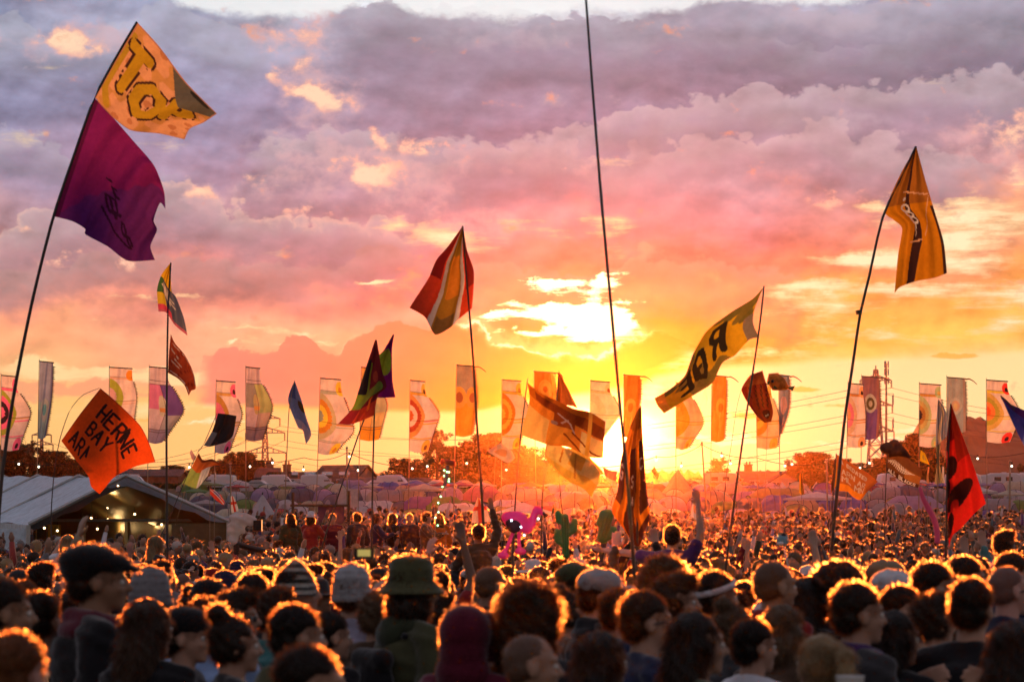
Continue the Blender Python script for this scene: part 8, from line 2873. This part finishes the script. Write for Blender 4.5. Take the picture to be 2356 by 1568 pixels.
def build_crowd():
    r = np.random.default_rng(31)
    lib = {k: low_person(k) for k in ('down', 'upR', 'forward', 'phone')}
    packs = {}
    for k, parts in lib.items():
        V, Fc, role, n = [], [], [], 0
        for v, f, ro in parts:
            V.append(v); role += [ro] * len(v)
            for q in f:
                q = list(q)
                if len(q) == 4: Fc.append([i + n for i in q])
                else:
                    for a in range(1, len(q) - 1, 2):
                        b = q[a + 2] if a + 2 < len(q) else q[a + 1]
                        Fc.append([q[0] + n, q[a] + n, q[a + 1] + n, b + n]) if b != q[a + 1] else Fc.append([q[0] + n, q[a] + n, q[a + 1] + n, q[a + 1] + n])
            n += len(v)
        Fc = [f for f in Fc if len(set(f)) == 4]
        packs[k] = (np.vstack(V), np.array(Fc), np.array(role))
    VV, FF, CC_, RR = [], [], [], []
    n = 0
    cell = {}
    cnt = 0
    tops = np.array([(.02, .02, .025), (.03, .03, .035), (.05, .04, .04), (.02, .025, .07), (.10, .02, .03), (.09, .07, .05), (.20, .19, .20), (.5, .48, .5), (.30, .04, .03), (.06, .12, .14), (.10, .05, .16), (.35, .25, .15), (.04, .05, .03), (.15, .2, .4)])
    hairs = np.array([(.02, .013, .01), (.035, .02, .012), (.06, .035, .02), (.13, .08, .04), (.34, .22, .11), (.2, .18, .17), (.45, .42, .38), (.4, .05, .04)])
    pts = []
    d = 34.5
    while d < 107:
        half = (d * 0.1764 * 1.10) + 1.5
        dens = 1.75 if d < 70 else 1.55
        m = int(2 * half * .55 * dens) + 1
        xs = r.uniform(-half, half, m)
        for x in xs:
            y = d + r.uniform(-.28, .28)
            px = x / y * F + CX
            if y > 60 and px < 560 and y > 70: continue                   # the marquee stands there
            if 60.5 < y < 67 and 590 < px < 1090: continue                # the platform
            if y > 98 and 1090 < px < 1480 and r.uniform() < .3: continue
            key = (int(x / .42), int(y / .42))
            if key in cell: continue
            cell[key] = 1
            pts.append((x, y))
        d += .55
    for (x, y) in pts:
        k = r.choice(['down', 'upR', 'forward', 'phone'], p=[.80, .07, .10, .03])
        V, Fc, role = packs[k]
        s = np.clip(r.normal(.985, .045), .84, 1.08)
        a = r.choice([r.uniform(-2.0, .6), r.uniform(2.0, 4.2), r.uniform(2.4, 3.9)])
        ca, sa = math.cos(a), math.sin(a)
        v = V * s
        w = r.uniform(.95, 1.12)
        v = np.stack([v[:, 0] * w * ca - v[:, 1] * w * sa + x, v[:, 0] * w * sa + v[:, 1] * w * ca + y, v[:, 2] + gz(y)], 1)
        sk = np.array((.42, .235, .16)) * r.uniform(.5, 1.1)
        hr = hairs[r.choice(len(hairs), p=[.22, .24, .18, .12, .10, .06, .05, .03])]
        if r.uniform() < .15:                                  # long hair falls to the shoulders
            m_ = (role == 1)
            v[m_, 2] = np.where(v[m_, 2] < gz(y) + 1.64 * s, v[m_, 2] - .13 * s, v[m_, 2])
        tp = tops[r.integers(0, len(tops))]
        c = np.stack([sk, hr, tp, np.array((.03, .03, .04)), hr])[role]
        RR.append(role[Fc[:, 0]] == 4)
        VV.append(v); FF.append(Fc + n); CC_.append(c)
        n += len(v)
    me = mesh_np('crowd', np.vstack(VV), np.vstack(FF), True, np.vstack(CC_))
    m = principled('crowd_cloth_and_hair', (1, 1, 1), .75, .2, .1, 10, sheen=.35, src='attr')
    me.polygons.foreach_set('material_index', np.concatenate(RR).astype(np.int32))
    o = link_mesh('crowd', me, [m, fuzz_mat('crowd_backlit_hair', 'attr')])
    tag(o, 'dense festival crowd filling the field up to the tents', 'crowd', None, 'stuff')
    print('crowd', len(pts), 'faces', len(me.polygons))


build_crowd()

# ------------------------------------------------------------------ inflatables and odd things held up
M_PINKV = translucent_mix('pink_vinyl', 'rgb', .45, (.95, .09, .42), .25, noise_amt=.05)
M_GREENV = translucent_mix('green_vinyl', 'rgb', .15, (.045, .24, .07), .35, noise_amt=.08)


def held(name, label, cat, x, d, yfoot=None):
    o = empty(name, ((x * SQ - CX) / F * d, d, gz(d)))
    tag(o, label, cat)
    return o


def rel(o, x, y, d):
    return Q(x, y, d) - o.location


# flamingo
d = 25
o = held('inflatable_flamingo', 'bright pink inflatable flamingo with small lights held up on a stick', 'inflatable', 2052, d)
k = d / 11615.0
pr = [('E', rel(o, 2062, 2078, d), (50 * k, 34 * k, 36 * k)), ('E', rel(o, 2030, 2068, d), (26 * k, 24 * k, 24 * k)),
      ('C', rel(o, 2088, 2100, d), 26 * k, rel(o, 2110, 2118, d), 17 * k), ('C', rel(o, 2110, 2118, d), 16 * k, rel(o, 2130, 2098, d), 13 * k), ('C', rel(o, 2130, 2098, d), 13 * k, rel(o, 2134, 2060, d), 13 * k),
      ('C', rel(o, 2134, 2060, d), 13 * k, rel(o, 2146, 2036, d), 15 * k), ('E', rel(o, 2150, 2040, d), (20 * k, 16 * k, 18 * k)), ('C', rel(o, 2160, 2044, d), 12 * k, rel(o, 2172, 2056, d), 7 * k)]
me = sculpt('body', pr, .012, 2); me.materials.append(M_PINKV)
b = link_mesh('body', me, (), o)
me = sculpt('beak', [('C', rel(o, 2172, 2052, d), 8 * k, rel(o, 2182, 2058, d), 7 * k), ('C', rel(o, 2182, 2058, d), 7 * k, rel(o, 2178, 2070, d), 3 * k)], .006, 1)
me.materials.append(principled('beak_black', (.03, .012, .012), .4)); link_mesh('beak', me, (), o)
for i, (a, c, e) in enumerate((((2052, 2130), (2028, 2190), (2010, 2212)), ((2076, 2132), (2076, 2170), (2078, 2196)))):
    me = sculpt('leg', [('C', rel(o, *a, d), 9 * k, rel(o, *c, d), 8 * k), ('C', rel(o, *c, d), 8 * k, rel(o, *e, d), 9 * k), ('E', rel(o, e[0] + 4, e[1] + 8, d), (24 * k, 18 * k, 14 * k))], .010, 2)
    me.materials.append(M_PINKV); link_mesh('leg', me, (), o)
me = sculpt('wing', [('E', rel(o, 2056, 2104, d - .12), (30 * k, 12 * k, 28 * k)), ('E', rel(o, 2040, 2090, d - .12), (20 * k, 12 * k, 16 * k))], .012, 2)
me.materials.append(principled('wing_dark', (.05, .012, .02), .6)); link_mesh('wing', me, (), o)
MB().tube([rel(o, 2054, 2120, d), rel(o, 2052, 2260, d), Vector((0, 0, 1.3))], .011, 8).build('stick', M_POLE, o)
for (x, y) in ((2046, 2080), (2153, 2073), (2097, 2139), (2084, 2106)):
    MB().ball(rel(o, x, y, d - .42), .008, 8, 6).build('small_light', emis('cool_light', (.7, .75, 1.0), 7), o)

ld = bpy.data.lights.new('flamingo_fill', 'POINT'); ld.energy = 9; ld.color = (1, .75, .9); ld.shadow_soft_size = .05  # fill light added in front of the flamingo to brighten it
lo = bpy.data.objects.new('flamingo_fill', ld); COL.objects.link(lo); lo.location = Q(2090, 2075, d - 1.1)


def cactus(label, d, pts, green=M_GREENV):
    o = held('inflatable_cactus', label, 'inflatable', pts[0][0][0], d)
    k = d / 11615.0
    pr = []
    for (a, ra, b, rb) in pts:
        pr.append(('C', rel(o, *a, d), ra * k * 1.12, rel(o, *b, d), rb * k * 1.12))
    me = sculpt('body', pr, .010, 4)
    # shallow flutes
    me.materials.append(green)
    link_mesh('body', me, (), o)
    m = MB()
    for (a, ra, b, rb) in pts[:1]:
        for s in (-.6, 0, .6):
            A, B = rel(o, *a, d), rel(o, *b, d)
            off = Vector((s * ra * k, -math.sqrt(1 - s * s) * ra * k, 0))
            m.tube([A + off, B + off * (rb / ra)], .006, 5)
    m.build('rib_seams', principled('cactus_seam', (.03, .16, .045), .5), o)
    MB().tube([rel(o, pts[0][2][0], pts[0][2][1] - 4, d), rel(o, pts[0][2][0], 2300, d), Vector((0, 0, 1.5))], .010, 6).build('stick', M_POLE, o)
    return o


cactus('green inflatable cactus standing upright with three arms, left one of the two', 26,
       [((2259, 2068), 15, (2263, 2218), 13), ((2232, 2052), 11, (2234, 2082), 11), ((2234, 2082), 11, (2256, 2088), 9), ((2229, 2126), 13, (2231, 2160), 12), ((2231, 2160), 12, (2256, 2182), 10), ((2298, 2082), 12, (2296, 2118), 12), ((2296, 2118), 12, (2268, 2140), 9)])
cactus('green inflatable cactus tilted behind a dark pole, right one of the two', 27,
       [((2432, 2058), 22, (2406, 2150), 18), ((2413, 2052), 14, (2400, 2090), 14), ((2454, 2118), 14, (2444, 2140), 13), ((2444, 2140), 13, (2414, 2162), 10), ((2400, 2090), 14, (2412, 2110), 12)])

# pink tube balloon
d = 24
o = held('inflatable_tube', 'long bent pink inflatable tube held up from a raised hand', 'inflatable', 3748, d)
k = d / 11615.0
c = crm([(3680, 1952), (3692, 1990), (3716, 2035), (3738, 2080), (3748, 2120), (3750, 2165)], 14)
me = sculpt('tube', [('C', rel(o, *c[i], d), (8 + 4 * min(1, i / 5)) * k, rel(o, *c[i + 1], d), (8 + 4 * min(1, (i + 1) / 5)) * k) for i in range(13)], .007, 1)
me.materials.append(translucent_mix('pale_pink_vinyl', 'rgb', .4, (.72, .16, .32), .3, noise_amt=.1)); link_mesh('tube', me, (), o)
MB().tube([rel(o, 3677, 1942, d), rel(o, 3680, 1955, d)], [.004, .014], 6).build('knot', principled('knot_orange', (.8, .2, .05), .5), o)
MB().tube([rel(o, 3750, 2165, d), Vector((0, 0, 1.6))], .006, 5).build('stick', M_BAMBOO, o)
# blue bear-like head on a stick
d = 24
o = held('face_balloon', 'teal and white inflatable head on a white stick above the crowd', 'inflatable', 3134, d)
me = sculpt('head', [('E', rel(o, 3130, 2162, d), (.055, .05, .045)), ('E', rel(o, 3118, 2144, d), (.016, .014, .016)), ('E', rel(o, 3146, 2144, d), (.016, .014, .016)), ('E', rel(o, 3130, 2174, d - .03), (.04, .03, .02))], .006, 2)
me.materials.append(principled('teal_vinyl', (.10, .22, .26), .3, .5)); link_mesh('head', me, (), o)
MB().ball(rel(o, 3135, 2140, d), .022, 8, 6).build('dark_crown', M_WIRE, o)
MB().ball(rel(o, 3122, 2172, d - .05), (.03, .02, .014), 8, 6).build('pale_muzzle', principled('pale_vinyl', (.6, .62, .64), .3), o)
MB().tube([rel(o, 3134, 2180, d), rel(o, 3152, 2260, d), Vector((.05, 0, 1.6))], .007, 6).build('stick', RW, o)

# mallet with a wand of green lights
d = 60
o = held('light_wand', 'inflatable mallet on a leaning stick wound with green lights', 'inflatable', 1742, d)
k = d / 11615.0
me = sculpt('mallet_head', [('C', rel(o, 1772, 1846, d), 11 * k, rel(o, 1812, 1852, d), 12 * k), ('E', rel(o, 1768, 1846, d), (6 * k, 13 * k, 14 * k)), ('E', rel(o, 1817, 1853, d), (6 * k, 14 * k, 15 * k))], .012, 2)
me.materials.append(principled('mallet_red', (.35, .06, .03), .5)); link_mesh('mallet_head', me, (), o)
MB().tube([rel(o, 1790, 1860, d), rel(o, 1786, 1900, d), rel(o, 1778, 1942, d)], [5 * k, 7 * k, 7 * k], 8).build('handle', principled('mallet_handle', (.04, .03, .07), .5), o)
MB().tube([rel(o, 1778, 1942, d), rel(o, 1755, 2010, d), rel(o, 1742, 2090, d), rel(o, 1736, 2200, d), Vector((0, 0, 1.4))], .010, 6).build('stick', M_BAMBOO, o)
for (x, y) in ((1777, 1880), (1788, 1886), (1796, 1887), (1776, 1902), (1796, 1915), (1795, 1924), (1770, 1946), (1763, 1984), (1753, 2010), (1754, 2047), (1742, 2069), (1751, 2100)):
    MB().ball(rel(o, x, y, d - .08), .018, 8, 6).build('green_light', emis('green_light', (.25, 1.0, .45), 6), o)

# television camera on a crane under a rain cover
d = 48
o = held('television_camera', 'broadcast camera under a clear rain cover, raised above the crowd by the marquee', 'camera', 960, d)
k = d / 11615.0
M_FILM = translucent_mix('rain_cover', 'rgb', .5, (.62, .62, .66), .25)
pr = [('E', rel(o, 965, 2075, d), (50 * k, 34 * k, 26 * k)), ('E', rel(o, 945, 2110, d), (36 * k, 26 * k, 34 * k)), ('E', rel(o, 935, 2150, d), (20 * k, 18 * k, 30 * k)), ('E', rel(o, 1000, 2082, d), (34 * k, 26 * k, 20 * k))]
me = sculpt('rain_cover', pr, .02, 2, .5)
for v in me.vertices:
    v.co += v.normal * .03 * math.sin(v.co.x * 23 + v.co.z * 31) * math.sin(v.co.z * 17 + v.co.y * 20)
me.materials.append(M_FILM); link_mesh('rain_cover', me, (), o)
MB().box(rel(o, 1030, 2100, d - .05), (30 * k, 34 * k, 40 * k)).build('lens_hood', principled('matte_black', (.02, .02, .022), .6), o)
MB().box(rel(o, 1030, 2100, d - .0), (36 * k, 28 * k, 47 * k)).build('hood_edge', principled('orange_edge', (.5, .16, .06), .5), o)
MB().tube([rel(o, 945, 2170, d), Vector((0, 0, 0))], .05, 8).tube([rel(o, 945, 2175, d), rel(o, 1060, 2205, d + .6)], .05, 8).build('column', M_WIRE, o)

# a raised compact camera, a phone, and cups
d = 13.6
o = empty('compact_camera', P(838, 1272, d)); tag(o, 'small black camera with lit yellow screen held up by the pale capped person', 'camera')
MB().box((0, 0, 0), (.095, .03, .05)).build('body', principled('matte_black', (.02, .02, .022), .6), o)
MB().box((0, -.017, .002), (.06, .004, .032)).build('screen', emis('camera_screen', (.55, .42, .12), .8), o)
MB().tube([(0, .016, 0), (0, .045, 0)], .02, 12).build('lens', M_WIRE, o)
for ob in [q for q in COL.objects if 'phone' in str(q.get('label', '')) and q.get('category') == 'person']:
    o = empty('phone', (0, 0, 0))
    w = ob.matrix_basis @ Vector((0, .42, 1.70))
    o.location = w; o.rotation_euler = ob.rotation_euler
    vi = 'violet' in ob['label']
    tag(o, ('phone with glowing violet screen held up below the right cactus' if vi else 'dark phone held up ' + ob['label'].split('up ')[-1]), 'phone')
    MB().box((0, 0, 0), (.145, .01, .07)).build('case', principled('matte_black', (.02, .02, .022), .6), o)
    MB().box((0, -.007, 0), (.13, .004, .056)).build('screen', emis('phone_screen', (.16, .12, 1.0), 1.2) if vi else M_LENS, o)
d = 9.0
o = empty('paper_cup', P(1956, 1556, d)); tag(o, 'white paper cup seen from above at the bottom edge, right', 'cup')
V, Fc = lathe([(.034, -.10), (.044, 0.0), (.046, .004), (.043, 0.0), (.034, -.09)], 24, (0, 0), 1.0)
link_mesh('cup', mesh_np('cup', V, Fc, True), [principled('cup_paper', (.6, .58, .56), .6)], o)
V, Fc = lathe([(.0, -.02), (.041, -.02)], 24, (0, 0), 1.0)
link_mesh('drink', mesh_np('drink', V, Fc, True), [principled('drink', (.20, .12, .05), .2)], o)

# ------------------------------------------------------------------ the air
hz = MB()
hz.box((0, 415, 17.5), (1000, 970, 38))
hm = bpy.data.materials.new('evening_haze')
hm.use_nodes = True
nt = hm.node_tree
nt.nodes.clear()
pv = nt.nodes.new('ShaderNodeVolumePrincipled')
pv.inputs['Color'].default_value = (1.0, .22, .05, 1)
pv.inputs['Density'].default_value = HAZE
pv.inputs['Anisotropy'].default_value = .965
ou = nt.nodes.new('ShaderNodeOutputMaterial')
nt.links.new(pv.outputs[0], ou.inputs['Volume'])
o = hz.build('haze', hm)
tag(o, None, None, None, 'stuff')
